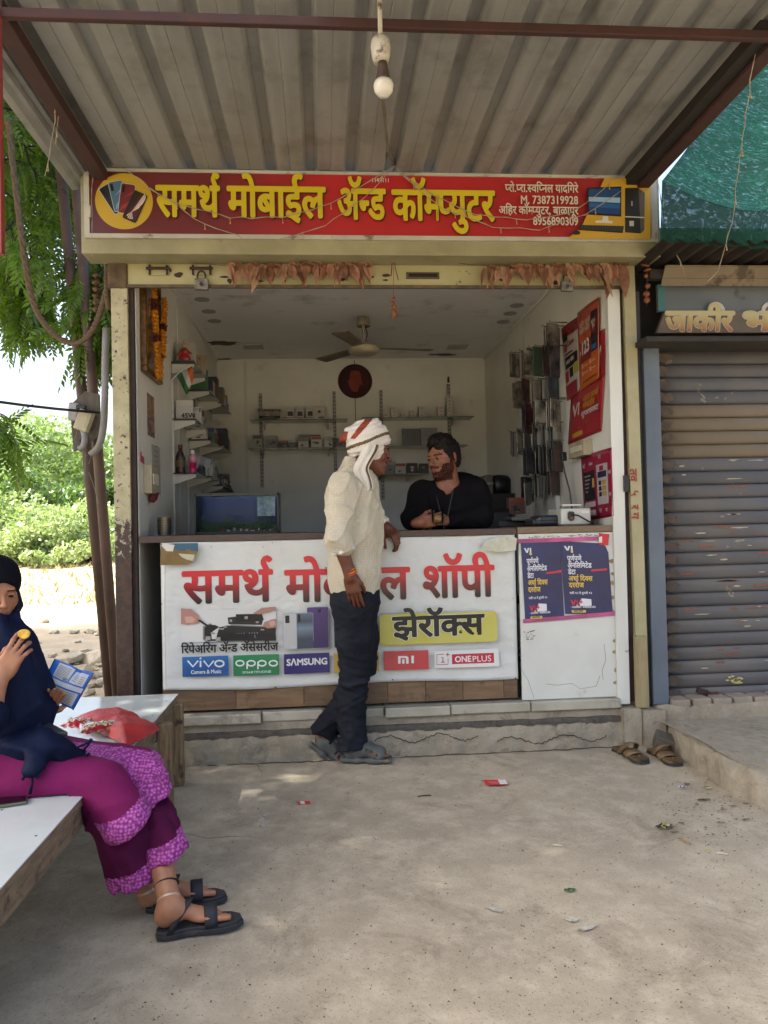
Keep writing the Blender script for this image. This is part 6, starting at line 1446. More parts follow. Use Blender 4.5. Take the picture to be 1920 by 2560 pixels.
wire('second pale wire beside the looped one on the left canopy edge', [U(145, 215, -.9), U(146, 290, -.8), U(138, 360, -.7)], r=.0012, seed=9)
wire('dark red twisted wire hanging from the front beam at left', [U(190, 28, -1.36), U(196, 110, -1.1), U(210, 210, -.8), U(220, 300, -.5), U(228, 345, -.3), U(238, 420, -.225)], r=.0016, m=mat('wire_red', '#3c1a18', .6), bulbs=False, seed=10)
wire('pale vertical wire hanging along the left end of the sign', W((232, 345), (229, 470), (230, 560), (230, 640)), r=.0011, bulbs=False, seed=11)
mbw = MB(); mbw.tube(W((232, 632), (300, 640), (560, 664), Y=-.06)+W((700, 668), (925, 655), Y=-.07), .0015, 5); tag(mbw.build('garland_string', mat('string_brown', '#5c4030', .8)), 'thin string holding the left garland of dry leaves', 'string')
mbw = MB(); mbw.tube(W((980, 640), (1200, 664), (1380, 672), (1560, 650), (1585, 640), Y=-.07), .0015, 5); tag(mbw.build('garland_string', mat('string_brown', '#5c4030', .8)), 'thin string holding the right garland of dry leaves', 'string')

# ------------------------------------------------------------------ garlands of dry leaves
lm = [mat('dry_leaf%d' % i, c, .75, c2=c2, ns=30, bs=120, bstr=.4) for i, (c, c2) in enumerate((('#7c5440', '#8c644c'), ('#6a4634', '#7c5640'), ('#8a6850', '#98765c')))]
def leaf_mesh(mb, p, L_, w, curl, twist, lean, rr):
    n = 6; vs = []
    for i in range(n+1):
        t = i/n; ww = w*math.sin(math.pi*min(1, .08+t*.95))**.8*(1-.25*t); a = twist*t; cy = -curl*t*t
        dx, dy = math.cos(a), math.sin(a); c = (p[0]+lean*t*L_, p[1]-.008+cy, p[2]-L_*t)
        fold = .35*ww
        vs += [(c[0]-dx*ww, c[1]-dy*ww-fold, c[2]), (c[0], c[1]+fold*.6, c[2]), (c[0]+dx*ww, c[1]+dy*ww-fold, c[2])]
    mb.add(vs, [(3*i+k, 3*i+k+1, 3*i+k+4, 3*i+k+3) for i in range(n) for k in (0, 1)])
def garland(lab, x0, x1, fy, n, seed, big=None):
    o = empty('leaf_garland', U((x0+x1)/2, 670, -.07), lab, 'leaf garland', 'garlands of dry leaves on the lintel'); rr = random.Random(seed)
    for i in range(n):
        px = x0+(x1-x0)*(i+.5*rr.random())/n; p = U(px, fy(px)+rr.uniform(-4, 4), -.068-.01*rr.random()); L_ = rr.uniform(.055, .15)
        if big and px > big: L_ *= 1.5
        mb = MB(); leaf_mesh(mb, p, L_, rr.uniform(.016, .030)*(1.6 if big and px > big else 1), rr.uniform(-.01, .05), rr.uniform(-1.6, 1.6), rr.uniform(-.35, .35), rr)
        if rr.random() < .55: leaf_mesh(mb, p+np.array([.01, .0, .008]), .035, .02, .03, rr.uniform(-1, 1), .5, rr)
        mb.build('leaf', lm[rr.randrange(3)], o, smooth=False)
garland('dry brown leaf garland across the left half of the cream lintel', 572, 925, lambda x: 663-(x-572)*.01 if x > 600 else 660, 38, 3)
garland('dry leaf garland on the right half of the lintel, ending in a big leaf', 1208, 1560, lambda x: 668-(x-1208)*.03, 38, 8, 1490)
def charm(lab, pts, beads, col, grp='hanging charms'):
    o = empty('hanging_charm', pts[0], lab, 'charm', grp); MB().tube(pts, .0012, 5).build('string', mat('thread_red2', '#5c2020', .7), o)
    rr = random.Random(len(beads))
    for (p, r, h) in beads:
        S = MB(); S.lathe([(.0, -h), (r*.7, -h*.6), (r, 0), (r*.75, h*.6), (.0, h)], p, 10, R=Euler((rr.uniform(-.4, .4), rr.uniform(-.4, .4), 0)).to_matrix()); S.build('dried_fruit', mat('dried_'+col, col, .6, c2='#5c3018', ns=60), o, smooth=True)
charm('dried lemon and chilli charm hanging in the middle of the shop opening', W((984, 625), (984, 740), (985, 800), Y=-.08), [(U(984, 748, -.08), .011, .014), (U(982, 760, -.08), .014, .012), (U(987, 768, -.08), .013, .013), (U(985, 783, -.08), .019, .022), (U(984, 795, -.08), .008, .01)], '#7a4a1c')
charm('dried charm hanging beside the right post under the sign', W((1617, 640), (1617, 700), (1617, 765), Y=-.15), [(U(1613, 664, -.15), .026, .007), (U(1619, 675, -.15), .022, .007), (U(1615, 690, -.15), .012, .013), (U(1619, 715, -.15), .015, .016), (U(1616, 735, -.15), .018, .018), (U(1617, 750, -.15), .018, .018)], '#6e3c18')
charm('dark string of dried pods hanging by the rope under the tree', W((238, 650), (240, 690), (243, 790), Y=.2), [(U(240, 690+k*17, .2), .019+.004*(k % 2), .014) for k in range(6)], '#4a2c1e')
mb = MB(); mb.tube(W((984, 628), (980, 660), (978, 690), Y=-.075), .003, 5).tube(W((985, 628), (988, 670), (996, 700), Y=-.075), .0025, 5); tag(mb.build('red_thread_tie', mat('thread_red2', '#5c2020', .7)), 'frayed red thread tied at the middle of the lintel', 'thread')

# ------------------------------------------------------------------ poles, meter board, rope and cable at left
M_PIPE = mat('rusty_pipe', '#3c2a20', .6, c2='#4c382c', ns=5, dirt='#6a5a4c', dscale=30, dthr=(.66, .7), bs=80, bstr=.3)
for (a, b, lab, Y) in (((150, 400), (280, 1790), 'left one of two rusty steel poles leaning beside the kiosk', .45), ((192, 480), (299, 1800), 'right one of two rusty steel poles leaning beside the kiosk', .32)):
    p = U(*a, Y); q = U(*b, Y); d = (q-p)/abs(q-p)[2]; q = q+d*(q[2]+.03); p = p-d*.8
    mb = MB(); mb.tube([q, (p+q)/2, p], .030 if Y > .4 else .029, 16); tag(mb.build('steel_pole', M_PIPE, None, smooth=True), lab, 'pole')
MBd = empty('meter_board', U(215, 1060, .24), 'wooden meter board with a cream switch box and grey conduit tied to the poles', 'meter board'); Y = .24
wdm = mat('weathered_board', '#4a443e', .85, c2='#5c554c', ns=6, dirt='#2c2824', dscale=8, bs=60, bstr=.6, stretch=(8, 8, 1))
P_ = [U(*v, Y) for v in ((176, 1012), (212, 978), (247, 985), (250, 1082), (208, 1118), (184, 1128), (178, 1065))]
MB().prism([(p[0], p[2]) for p in P_], (0, Y, 0), (1, 0, 0), (0, 0, 1), (0, .025, 0)).build('board', wdm, MBd)
c = U(211, 1052, Y-.04); MB().box(c, (.075, .06, .115), (0, .35, 0)).build('switch_box', mat('switch_cream', '#a39a82', .45, c2='#8f866e', ns=9), MBd, bevel=.006); MB().box(c+np.array([.03, -.032, .0]), (.02, .012, .10), (0, .35, 0)).build('box_lid_edge', mat('switch_cream2', '#8f8a6c', .5), MBd, bevel=.002)
c = U(185, 1030, Y-.03); MB().box(c, (.055, .05, .10), (0, .1, 0)).build('meter_case', mat('case_grey', '#8a8a88', .4), MBd, bevel=.01); MB().box(U(203, 1018, Y-.05), (.05, .03, .022)).build('black_fuse', M_BLACK, MBd, bevel=.003)
def ribbed(pts, r, m, parent, name='conduit'):
    P = []; n = 70; A = [np.array(p) for p in pts]
    L_ = np.linspace(0, len(A)-1, n)
    for t in L_:
        i = min(int(t), len(A)-2); f = t-i; p0, p1, p2, p3 = A[max(i-1, 0)], A[i], A[i+1], A[min(i+2, len(A)-1)]
        P.append(.5*((2*p1)+(p2-p0)*f+(2*p0-5*p1+4*p2-p3)*f*f+(3*p1-p0-3*p2+p3)*f**3))
    mb = MB(); mb.tube(P, [r*(1+.07*(i % 2)) for i in range(n)], 10); return mb.build(name, m, parent, smooth=True)
gm = mat('conduit_light', '#77767a', .6, c2='#67655f', ns=9)
ribbed([U(265, 820, .12), U(263, 900, .12), U(262, 1000, .14), U(258, 1070, .15), U(247, 1115, .17), U(228, 1135, .2)], .018, gm, MBd); ribbed([U(208, 1075, .2), U(212, 1095, .19), U(208, 1115, .19), U(198, 1122, .2)], .016, gm, MBd)
for i, pts in enumerate((((200, 1125), (215, 1140), (232, 1130), (222, 1160)), ((214, 1130), (212, 1190), (208, 1245)), ((222, 1180), (238, 1225), (246, 1260)), ((196, 1060), (188, 1100), (200, 1125)))):
    MB().tube([U(*v, .2) for v in pts], .0022, 5).build('loose_wire', mat('wire_grey', '#5c5a57', .6), MBd)
mb = MB(); mb.tube([U(-60, 996, -.2), U(0, 1005, -.1), U(60, 1013, .0), U(140, 1022, .1), U(250, 1032, .16)], .0075, 8); tag(mb.build('black_cable', M_BLACK, None, smooth=True), 'thick black cable running from the left into the meter board', 'cable')
def rope(pts, r, lab):
    A = [np.array(p) for p in pts]; P = []; n = 130
    for t in np.linspace(0, len(A)-1, n):
        i = min(int(t), len(A)-2); f = t-i; p0, p1, p2, p3 = A[max(i-1, 0)], A[i], A[i+1], A[min(i+2, len(A)-1)]
        P.append(.5*((2*p1)+(p2-p0)*f+(2*p0-5*p1+4*p2-p3)*f*f+(3*p1-p0-3*p2+p3)*f**3))
    mb = MB()
    for s in range(3):
        Q = []
        for i, p in enumerate(P):
            a = i*.75+s*2.094; Q.append(p+np.array([math.cos(a), math.sin(a)*.6, math.sin(a)*.8])*r*.5)
        mb.tube(Q, r*.62, 7)
    return tag(mb.build('rope', mat('jute', '#4a3c2c', .9, c2='#5c4c3a', ns=60, bs=200, bstr=.7), None, smooth=True), lab, 'rope')
rope([U(20, 300, .15), U(40, 480, .15), U(62, 650, .12), U(85, 760, .12), U(125, 825, .12), U(175, 857, .12), U(215, 845, .1), U(243, 800, .08), U(262, 740, .06), U(270, 700, .05), U(268, 640, .05)], .016, 'thick twisted rope looping from the tree to the kiosk corner')
rope([U(268, 640, .04), U(272, 690, .04), U(268, 730, .05), U(272, 770, .05), U(266, 730, .03), U(268, 660, .03)], .014, 'knotted end of the rope bundled at the kiosk corner')
mb = MB(); mb.bb((U(-30, 640, -1.5)[0], -1.52, U(0, 637, -1.5)[2]), (U(10, 640, -1.5)[0], -1.49, U(0, 60, -1.5)[2]+.05)); tag(mb.build('red_post', mat('red_panel', '#7c2a24', .5, c2='#6a241e', ns=4)), 'edge of a red painted board hanging at the far left', 'board')

# ------------------------------------------------------------------ benches
M_LAM = mat('white_laminate', '#b4bab8', .14, c2='#aab0ae', ns=4, dirt='#7c7870', dscale=14, dthr=(.68, .74), bs=2, bstr=.04)
M_PLY = mat('bench_wood', '#5c4c3a', .75, c2='#7c6a52', ns=9, amt=(.35, .65), dirt='#3c3024', dscale=16, dthr=(.55, .68), stretch=(10, 1, 10), bs=70, bstr=.5)
M_PLYV = mat('bench_leg_wood', '#5c4a38', .75, c2='#85704f', ns=9, amt=(.35, .65), dirt='#33271c', dscale=14, dthr=(.55, .66), stretch=(10, 10, 1), bs=70, bstr=.5)
def bench(lab, y0, y1, xr, zt, legs, x0=-2.3):
    o = empty('bench', ((x0+xr)/2, (y0+y1)/2, 0), lab, 'bench', 'white topped wooden benches')
    MB().bb((x0, y0, zt-.004), (xr, y1, zt)).build('laminate_top', M_LAM, o)
    MB().bb((x0+.003, y0+.003, zt-.030), (xr-.003, y1-.003, zt-.0045)).build('ply_board', M_PLY, o)
    MB().bb((xr-.045, y0+.01, zt-.10), (xr-.008, y1-.01, zt-.031)).build('side_rail', M_PLY, o, bevel=.003)
    MB().bb((x0, y1-.05, zt-.10), (xr-.046, y1-.012, zt-.031)).build('end_rail', M_PLY, o, bevel=.003)
    MB().bb((x0, y0+.012, zt-.10), (xr-.046, y0+.05, zt-.031)).build('end_rail', M_PLY, o, bevel=.003)
    for (x, y) in legs: MB().bb((x-.03, y-.025, 0), (x+.03, y+.025, zt-.031)).build('leg', M_PLYV, o, bevel=.004)
    rr = random.Random(int(abs(y0)*10))
    for k in range(7): MB().lathe([(.0, .0008), (.0035, .0008), (.0035, 0), (.0, 0)][::-1], (xr-.03-.5*rr.random()*(k % 2), y0+.08+(y1-y0-.1)*k/7, zt), 8).build('nail_head', M_RUST, o)
bench('far white topped wooden bench holding the red bag', -1.355, -.285, -.725, .42, [(-.70, -.735), (-.72, -.36), (-2.1, -.36), (-2.1, -1.3)])
bench('near white topped wooden bench under the seated woman', -2.95, -1.375, -.745, .42, [(-.80, -2.85), (-1.9, -1.5), (-1.9, -2.8)])
# phone on the near bench
p = UZ(10, 2012, .42); o = empty('mobile_phone', p, 'mobile phone in an olive green case lying face up on the near bench', 'phone')
R_ = Euler((0, 0, .25)).to_matrix(); MB().box((p[0]-.015, p[1], .4255), (.075, .155, .010), Euler((0, 0, -1.25)).to_matrix()).build('phone_case', mat('case_olive', '#4c5440', .5), o, bevel=.003); MB().box((p[0]-.015, p[1], .4312), (.068, .148, .0012), Euler((0, 0, -1.25)).to_matrix()).build('screen', mat('screen_plum', '#120a10', .08), o)
# red carry bag and snack packets on the far bench
def red_bag():
    P = [UZ(*v, .43) for v in ((180, 1800), (235, 1785), (300, 1783), (350, 1797), (400, 1822), (345, 1850), (320, 1862), (250, 1830))]
    c = sum(P)/len(P); f = folds(91, 30, .010); f2 = folds(92, 60, .004)
    mb = MB(); n = 48; rings = 9; vs = []
    for j in range(rings):
        s = 1-j/(rings-1)
        for k in range(n):
            t = k/n*len(P); i = int(t); q = P[i % len(P)]*(1-(t-i))+P[(i+1) % len(P)]*(t-i); p = c+(q-c)*s
            h = .048*math.sqrt(max(0, 1-s*s)); d = float(f(np.array([p]))[0]+f2(np.array([p]))[0])
            vs.append((p[0], p[1], .422+h+(d*.9 if s < .98 else 0)+.004))
    mb.add(vs, [(j*n+k, j*n+(k+1) % n, (j+1)*n+(k+1) % n, (j+1)*n+k) for j in range(rings-1) for k in range(n)])
    t = NT('red_bag'); t.l(t.mix(t.noise(20, 4), '#8c1c1e', '#a82a2a'), t.b.inputs['Base Color']); t.b.inputs['Roughness'].default_value = .55; t.l(t.bump(t.noise(9, 5, .6), .8, .02, t.bump(t.noise(500, 2), .3, .001)), t.b.inputs['Normal'])
    tag(mb.build('carry_bag', t.m, None, smooth=True), 'crumpled bright red carry bag lying on the far bench', 'bag')
red_bag()
for (cx, cy, w, h, rot, cols, lab) in ((250, 1822, .15, .085, .25, ('#b5aea8', '#8c1c2c', '#6a8a2c', '#b08c2c'), 'white and red snack packet lying in front of the red bag'), (195, 1812, .12, .07, -.35, ('#a8967c', '#9a1c34', '#b5aea8', '#6a3a1c'), 'cream and red opened snack wrapper near the woman knee')):
    c = UZ(cx, cy, .45); ca, sa = math.cos(rot), math.sin(rot); mb = MB()
    def pk(u, v): x = (u-.5)*w; y = (v-.5)*h; b_ = .016*math.sin(math.pi*u)*math.sin(math.pi*v); return (c[0]+x*ca-y*sa, c[1]+x*sa+y*ca, .452+b_+.02*(v-.2)+.003*math.sin(u*23+v*9))
    mb.grid(pk, 18, 10); rr = random.Random(cx); mb.mi = [0 if (i % 18 in (0, 17)) else (1 if (i//18) < 3 and rr.random() < .85 else (rr.choice([0, 0, 1, 2, 3]))) for i in range(180)]
    tag(mb.build('snack_packet', [mat('pk'+q, q, .25) for q in cols], None, smooth=True, solid=.0015), lab, 'snack packet')
# blue crisp packet in the left hand, black case on the lap
def packet():
    Y = -1.46; q = [U(*v, Y) for v in ((94, 1732), (136, 1647), (235, 1683), (184, 1775))]
    o = empty('crisp_packet', q[0], 'blue crisp packet with a printed white back held in the woman left hand', 'crisp packet')
    nrm = np.array([0, -1, 0]); inv = None
    def F_(u, v, l=0):   # u along the long side, v across
        p = (q[0]*(1-u)+q[3]*u)*(1-v)+(q[1]*(1-u)+q[2]*u)*v
        bulge = .018*math.sin(math.pi*u)*math.sin(math.pi*v)-.016*math.exp(-((u-.62)/.07)**2)*max(0, v-.45)*2
        return p+nrm*(bulge+l)+np.array([0, 0, -.012*math.exp(-((u-.62)/.10)**2)*max(0, v-.7)*3])
    mb = MB(); mb.grid(lambda u, v: F_(u, v), 26, 22); mb.grid(lambda u, v: F_(u, v, -.022*math.sin(math.pi*min(max(u, 0), 1))*math.sin(math.pi*v)), 10, 10)
    mb.build('foil_bag', mat('packet_blue', '#1450a0', .3, c2='#1c62b4', ns=16, bs=22, bstr=.4, bd=.01), o, smooth=True)
    def R_(u0, v0, u1, v1, m, l=.0012): k = MB(); k.grid(lambda a, b: F_(u0+(u1-u0)*a, v0+(v1-v0)*b, l), 10, 5); return k.build('print', m, o, smooth=True)
    wh = mat('packet_white', '#b4b8bc', .35, c2='#a2a8b0', ns=9); tx = mat('packet_text', '#55585e', .5)
    R_(.0, .44, 1.0, .56, wh); R_(.14, .05, .92, .40, wh); R_(.16, .60, .55, .96, wh); R_(.58, .60, .92, .92, wh)
    for k in range(9): R_(.18+.02*(k % 3), .08+.034*k, .86-.05*(k % 2), .092+.034*k, tx, .0022)
    for k in range(9): R_(.19, .63+.034*k, .50, .642+.034*k, tx, .0022)
    for k in range(4): R_(.62+.02*(k % 2), .66+.05*k, .74, .672+.05*k, tx, .0022); R_(.78, .66+.05*k, .88, .672+.05*k, tx, .0022)
    R_(.42, .60, .54, .68, mat('barcode', '#70747a', .5), .0018); R_(.03, .18, .11, .34, mat('packet_pink', '#8a2c5c', .4), .0018); R_(.0, .0, .035, 1, mat('packet_seal', '#0e3c84', .3), .0016); R_(.965, 0, 1, 1, mat('packet_seal', '#0e3c84', .3), .0016)
packet()
q = [U(*v) for v in ((2, 1803, -1.50), (107, 1796, -1.50), (170, 1829, -1.64), (34, 1840, -1.66))]
o = empty('folding_case', q[0], 'black folding tablet case resting on the woman lap', 'case'); mb = MB(); d = np.array([0, 0, -.014])
mb.add([*q, *[x+d for x in q]], [(0, 1, 2, 3), (7, 6, 5, 4), (0, 4, 5, 1), (1, 5, 6, 2), (2, 6, 7, 3), (3, 7, 4, 0)]); mb.build('cover', mat('leather_black', '#232427', .5, c2='#2b2c2f', ns=12, bs=300, bstr=.2), o, bevel=.003)
MB().tube([q[0]+d/2, q[3]+d/2], .009, 10).build('spine', mat('leather_black', '#232427'), o)

# ------------------------------------------------------------------ flip-flops and litter
def flipflop(pa, pb, lab):
    a = UZ(*pa, .012); b = UZ(*pb, .012); f = _n(b-a); f[2] = 0; r = np.array([f[1], -f[0], 0]); L_ = .262; c = (a+b)/2; o = empty('flip_flop', (c[0], c[1], 0), lab, 'flip-flop', 'tan flip-flops by the ledge')
    out = [(.0, -.5), (.16, -.485), (.165, -.40), (.12, -.20), (.13, -.0), (.18, .25), (.17, .40), (.10, .485), (0, .5), (-.10, .48), (-.16, .38), (-.16, .22), (-.11, 0), (-.12, -.2), (-.155, -.4), (-.12, -.48)]
    pts = [(x*L_, y*L_) for x, y in out]
    MB().prism(pts, (c[0], c[1], .002), r, f, (0, 0, .012)).build('outsole', mat('rubber_slate', '#23272b', .8), o, bevel=.002); MB().prism([(x*.97, y*.985) for x, y in pts], (c[0], c[1], .0145), r, f, (0, 0, .012)).build('footbed', mat('footbed_tan', '#4f3a20', .7, c2='#6a5230', ns=12, dirt='#2c2012', dscale=9, dthr=(.5, .62), bs=90, bstr=.4), o, bevel=.003)
    for s, y0_ in ((-1, .012), (1, -.045)):
        mb = MB()
        def st(u, v):
            a = math.pi*u; w = (.021+.006*math.sin(a))*(v-.5)*2; p = c*np.array([1, 1, 0])+r*(.044*math.cos(a))+f*(y0_+.055*math.sin(a)*(1 if s > 0 else .3)+w); return (p[0], p[1], .012+(.066 if s > 0 else .030)*math.sin(a)**.8+.01*(v-.5)*s)
        mb.grid(st, 18, 3); mb.build('strap', mat('strap_tan', '#57432c', .65, c2='#6a553a', ns=20, bs=90, bstr=.4), o, smooth=True, solid=.004)
    tp = c+f*.075; MB().tube([(tp[0], tp[1], .022), (tp[0], tp[1], .034)], .006, 8).build('toe_post', mat('strap_tan', '#57432c'), o)
flipflop((1542, 1868), (1618, 1908), 'left tan flip-flop lying on the concrete by the raised ledge'); flipflop((1630, 1872), (1700, 1915), 'right tan flip-flop lying against the raised ledge')
def card(px, py, w, h, rot, lab, label_at=1):
    c = UZ(px, py, .0); o = empty('red_card', c, lab, 'card', 'red cards dropped on the ground'); R = Euler((0, 0, rot)).to_matrix(); R2 = Euler((.05, .03, rot)).to_matrix()
    MB().box((c[0], c[1], .0055), (w, h, .0012), R2).build('card_sheet', pm('#b02428'), o)
    p = Vector((c[0], c[1], .0068))+R @ Vector((w*.30*label_at, 0, 0)); MB().box(p, (w*.34, h*.86, .0006), R2).build('white_label', pm('#c4c4c0'), o)
    p = Vector((c[0], c[1], .0066))+R @ Vector((-w*.40, h*.42, 0)); MB().box(p, (w*.4, h*.16, .0005), R2).build('dark_stripe', pm('#1c1a18'), o)
    for k in range(5): p = Vector((c[0], c[1], .0069))+R @ Vector((-w*.12, h*(.2-.12*k), 0)); MB().box(p, (w*.4, h*.03, .0004), R2).build('text_line', pm('#c87a78'), o)
card(1240, 1959, .108, .062, -.03, 'larger red card with a white label on the ground right of the standing man'); card(760, 2010, .055, .035, .12, 'smaller red card with a white label on the ground left of the standing man', -.4)
lit = [((1660, 2072), 'black and yellow crumpled wrapper on the ground', 'wrapper', '#17151c', .035), ((1708, 1972), 'tiny blue and white foil scrap near the ledge', 'wrapper', '#3c4a7a', .02), ((1772, 1974), 'small pale yellow leaf near the ledge', 'leaf', '#9a9a5c', .014), ((1425, 2231), 'single small green leaf on the bare concrete', 'leaf', '#2c4a18', .018), ((726, 1884), 'orange and white candy wrapper at the foot of the step', 'wrapper', '#a8643c', .02)]
for (p, lab, cat, col, s) in lit:
    c = UZ(*p, 0); rr = random.Random(p[0]); mb = MB(); mb.grid(lambda u, v: (c[0]+(u-.5)*s*2.2, c[1]+(v-.5)*s*1.1*(math.sin(math.pi*u)*.8+.2), .006+rr.random()*s*.35), 6, 4); mb.mi = [rr.random() > .6 for _ in range(24)] if cat == 'wrapper' else [0]*24
    mb.mi = [int(x) for x in mb.mi]; tag(mb.build('litter_'+cat, [mat('lit'+col, col, .4), mat('lit_alt'+col, '#a89c3c' if col == '#17151c' else '#a8a8a8', .4)], None, solid=.0008), lab, cat)
for (a, b, col, lab, r) in (((1702, 2099), (1726, 2111), '#8a7448', 'thick brown cigarette stub on the ground at right', .004), ((1382, 2113), (1406, 2116), '#b0a88c', 'pale matchstick lying on the middle of the ground', .0022), ((1790, 2133), (1820, 2137), '#b5b09a', 'pale matchstick at the far right of the ground', .0022), ((1045, 1992), (1078, 1989), '#231c16', 'thin dark twig left of the larger red card', .0025), ((1632, 2008), (1642, 2010), '#a8a080', 'tiny pale splinter in front of the flip-flops', .002), ((1762, 2124), (1774, 2125), '#b09c50', 'short yellow straw piece near the matchstick at right', .002)):
    p = UZ(*a, .004); q = UZ(*b, .004); p[2] = q[2] = .006; mb = MB(); mb.tube([p, (p+q)/2+np.array([0, .001, .001]), q], r, 7); tag(mb.build('stick', mat('stick'+col, col, .8), None, smooth=True), lab, 'stick')
# dry leaf crumbs and grit strewn on the concrete
mb = MB(); rr = random.Random(31)
for k in range(1500):
    if rr.random() < .30: px, py = rr.gauss(1800, 90), rr.gauss(2010, 70)
    else: px, py = rr.uniform(0, 1920), rr.uniform(1900, 2560)
    c = UZ(px, py, 0)
    if c[1] > -.12 or (c[0] < -.6 and c[1] > -3): continue
    if c[0] > 1.85 and c[1] > -.75: continue
    s = rr.uniform(.0015, .0055)*(1.2 if px > 1650 and py < 2150 else 1); a = rr.random()*6.28; ca, sa = math.cos(a)*s, math.sin(a)*s
    mb.m(rr.randrange(3)); mb.add([(c[0]-ca, c[1]-sa, .0045), (c[0]+sa*.4, c[1]-ca*.4, .006+s*.2), (c[0]+ca, c[1]+sa, .0045), (c[0]-sa*.4, c[1]+ca*.4, .005)], [(0, 1, 2, 3)])
tag(mb.build('ground_grit', [mat('grit_dark', '#2c2620', .9), mat('grit_brown', '#4a3a28', .9), mat('grit_mid', '#57503f', .9)]), 'scattered leaf crumbs and grit on the concrete', 'grit', kind='stuff')
M_SPL = mat('lime_splash', '#a39f94', .9, c2='#8a8577', ns=60)
AP = bpy.data.objects['concrete_apron']
for (px, py, w, h, rot, s) in ((655, 2055, .012, .07, .2, 1), (668, 2038, .03, .012, .3, 2), (1236, 2275, .035, .012, -.7, 3), (1466, 2322, .045, .012, .25, 4), (1515, 2048, .016, .008, 0, 5), (1430, 2300, .02, .02, 0, 6)):
    c = UZ(px, py, 0); rr = random.Random(s); pts = []
    for k in range(22): t = 2*math.pi*k/22; q = .5+.7*rr.random(); x, y = w*q*math.cos(t), h*q*math.sin(t); pts.append((x*math.cos(rot)-y*math.sin(rot), x*math.sin(rot)+y*math.cos(rot)))
    MB().prism(pts, (c[0], c[1], .0035), (1, 0, 0), (0, 1, 0), (0, 0, .0015)).build('lime_splash', M_SPL, AP)
def stain(name, m, lst):
    for i, (px, py, w, h) in enumerate(lst):
        c = UZ(px, py, 0); rr = random.Random(i); pts = []
        for k in range(18): t = 2*math.pi*k/18; q = .4+.8*rr.random(); pts.append((w*q*math.cos(t), h*q*math.sin(t)))
        MB().prism(pts, (c[0], c[1], .003), (1, 0, 0), (0, 1, 0), (0, 0, .0012)).build(name, m, AP)
rr = random.Random(6)
stain('spit_stain', mat('stain_brown', '#5a4a3a', .85, c2='#6a5a48', ns=30), [(rr.gauss(1775, 60), rr.gauss(2010, 40), rr.uniform(.006, .022), rr.uniform(.004, .012)) for _ in range(15)]+[(1760, 2000, .026, .012)])

# ------------------------------------------------------------------ rubble stones at left
def ico():
    bm = bmesh.new(); bmesh.ops.create_icosphere(bm, subdivisions=2, radius=1); V = np.array([v.co[:] for v in bm.verts]); F = [tuple(v.index for v in f.verts) for f in bm.faces]; bm.free(); return V, F
IV, IF = ico(); SM = []
sm = [mat('stone_a', '#8a8272', .9, c2='#a39a88', ns=3, bs=6, bstr=.6), mat('stone_b', '#988e7a', .9, c2='#b0a691', ns=3, bs=6, bstr=.6), mat('stone_c', '#706a5e', .9, c2='#8a8272', ns=3, bs=6, bstr=.6)]
for i in range(6):
    f = folds(100+i, 1.6, .28); V = IV*np.array([1, .75+.05*i, .50])*(1+f(IV)[:, None]); V = np.round(V*2.2)/2.2*.6+V*.4
    me = bpy.data.meshes.new('stone'); me.from_pydata(V.tolist(), [], IF); me.materials.append(sm[i % 3]); SM.append(me)
rr = random.Random(44)
pos = []
for k in range(230):
    if k < 180: px, py = rr.gauss(345, 70), rr.gauss(1655, 42)
    else: px, py = rr.uniform(60, 520), rr.uniform(1575, 1760)
    py = min(max(py, 1580), 1790)
    if px > 600: continue
    c = UZ(px, py, -.02); s = rr.uniform(.025, .062)*(1.3 if rr.random() < .1 else 1); pos.append((c[0], c[1], s))
pos += [(UZ(245, 1652, -.02)[0], UZ(245, 1652, -.02)[1], .16), (UZ(175, 1655, -.02)[0], UZ(175, 1655, -.02)[1], .13), (UZ(205, 1690, -.02)[0], UZ(205, 1690, -.02)[1], .15), (UZ(110, 1555, -.02)[0], UZ(110, 1555, -.02)[1], .08)]
for i, (x, y, s) in enumerate(pos):
    o = bpy.data.objects.new('stone', SM[rr.randrange(6)]); COL.objects.link(o); o.location = (x, y, -.03+s*.22); o.scale = (s, s, s); o.rotation_euler = (rr.uniform(-.3, .3), rr.uniform(-.3, .3), rr.random()*6.28)
    tag(o, 'grey rubble stone in the loose heap behind the benches' if i < len(pos)-4 else ['largest mossy grey boulder at the left of the rubble heap', 'flat grey boulder left of the mossy one', 'wide slab like stone in front of the boulders', 'single small stone alone on the bright dirt'][i-len(pos)+4], 'stone', 'loose rubble stones' if i < len(pos)-4 else None)

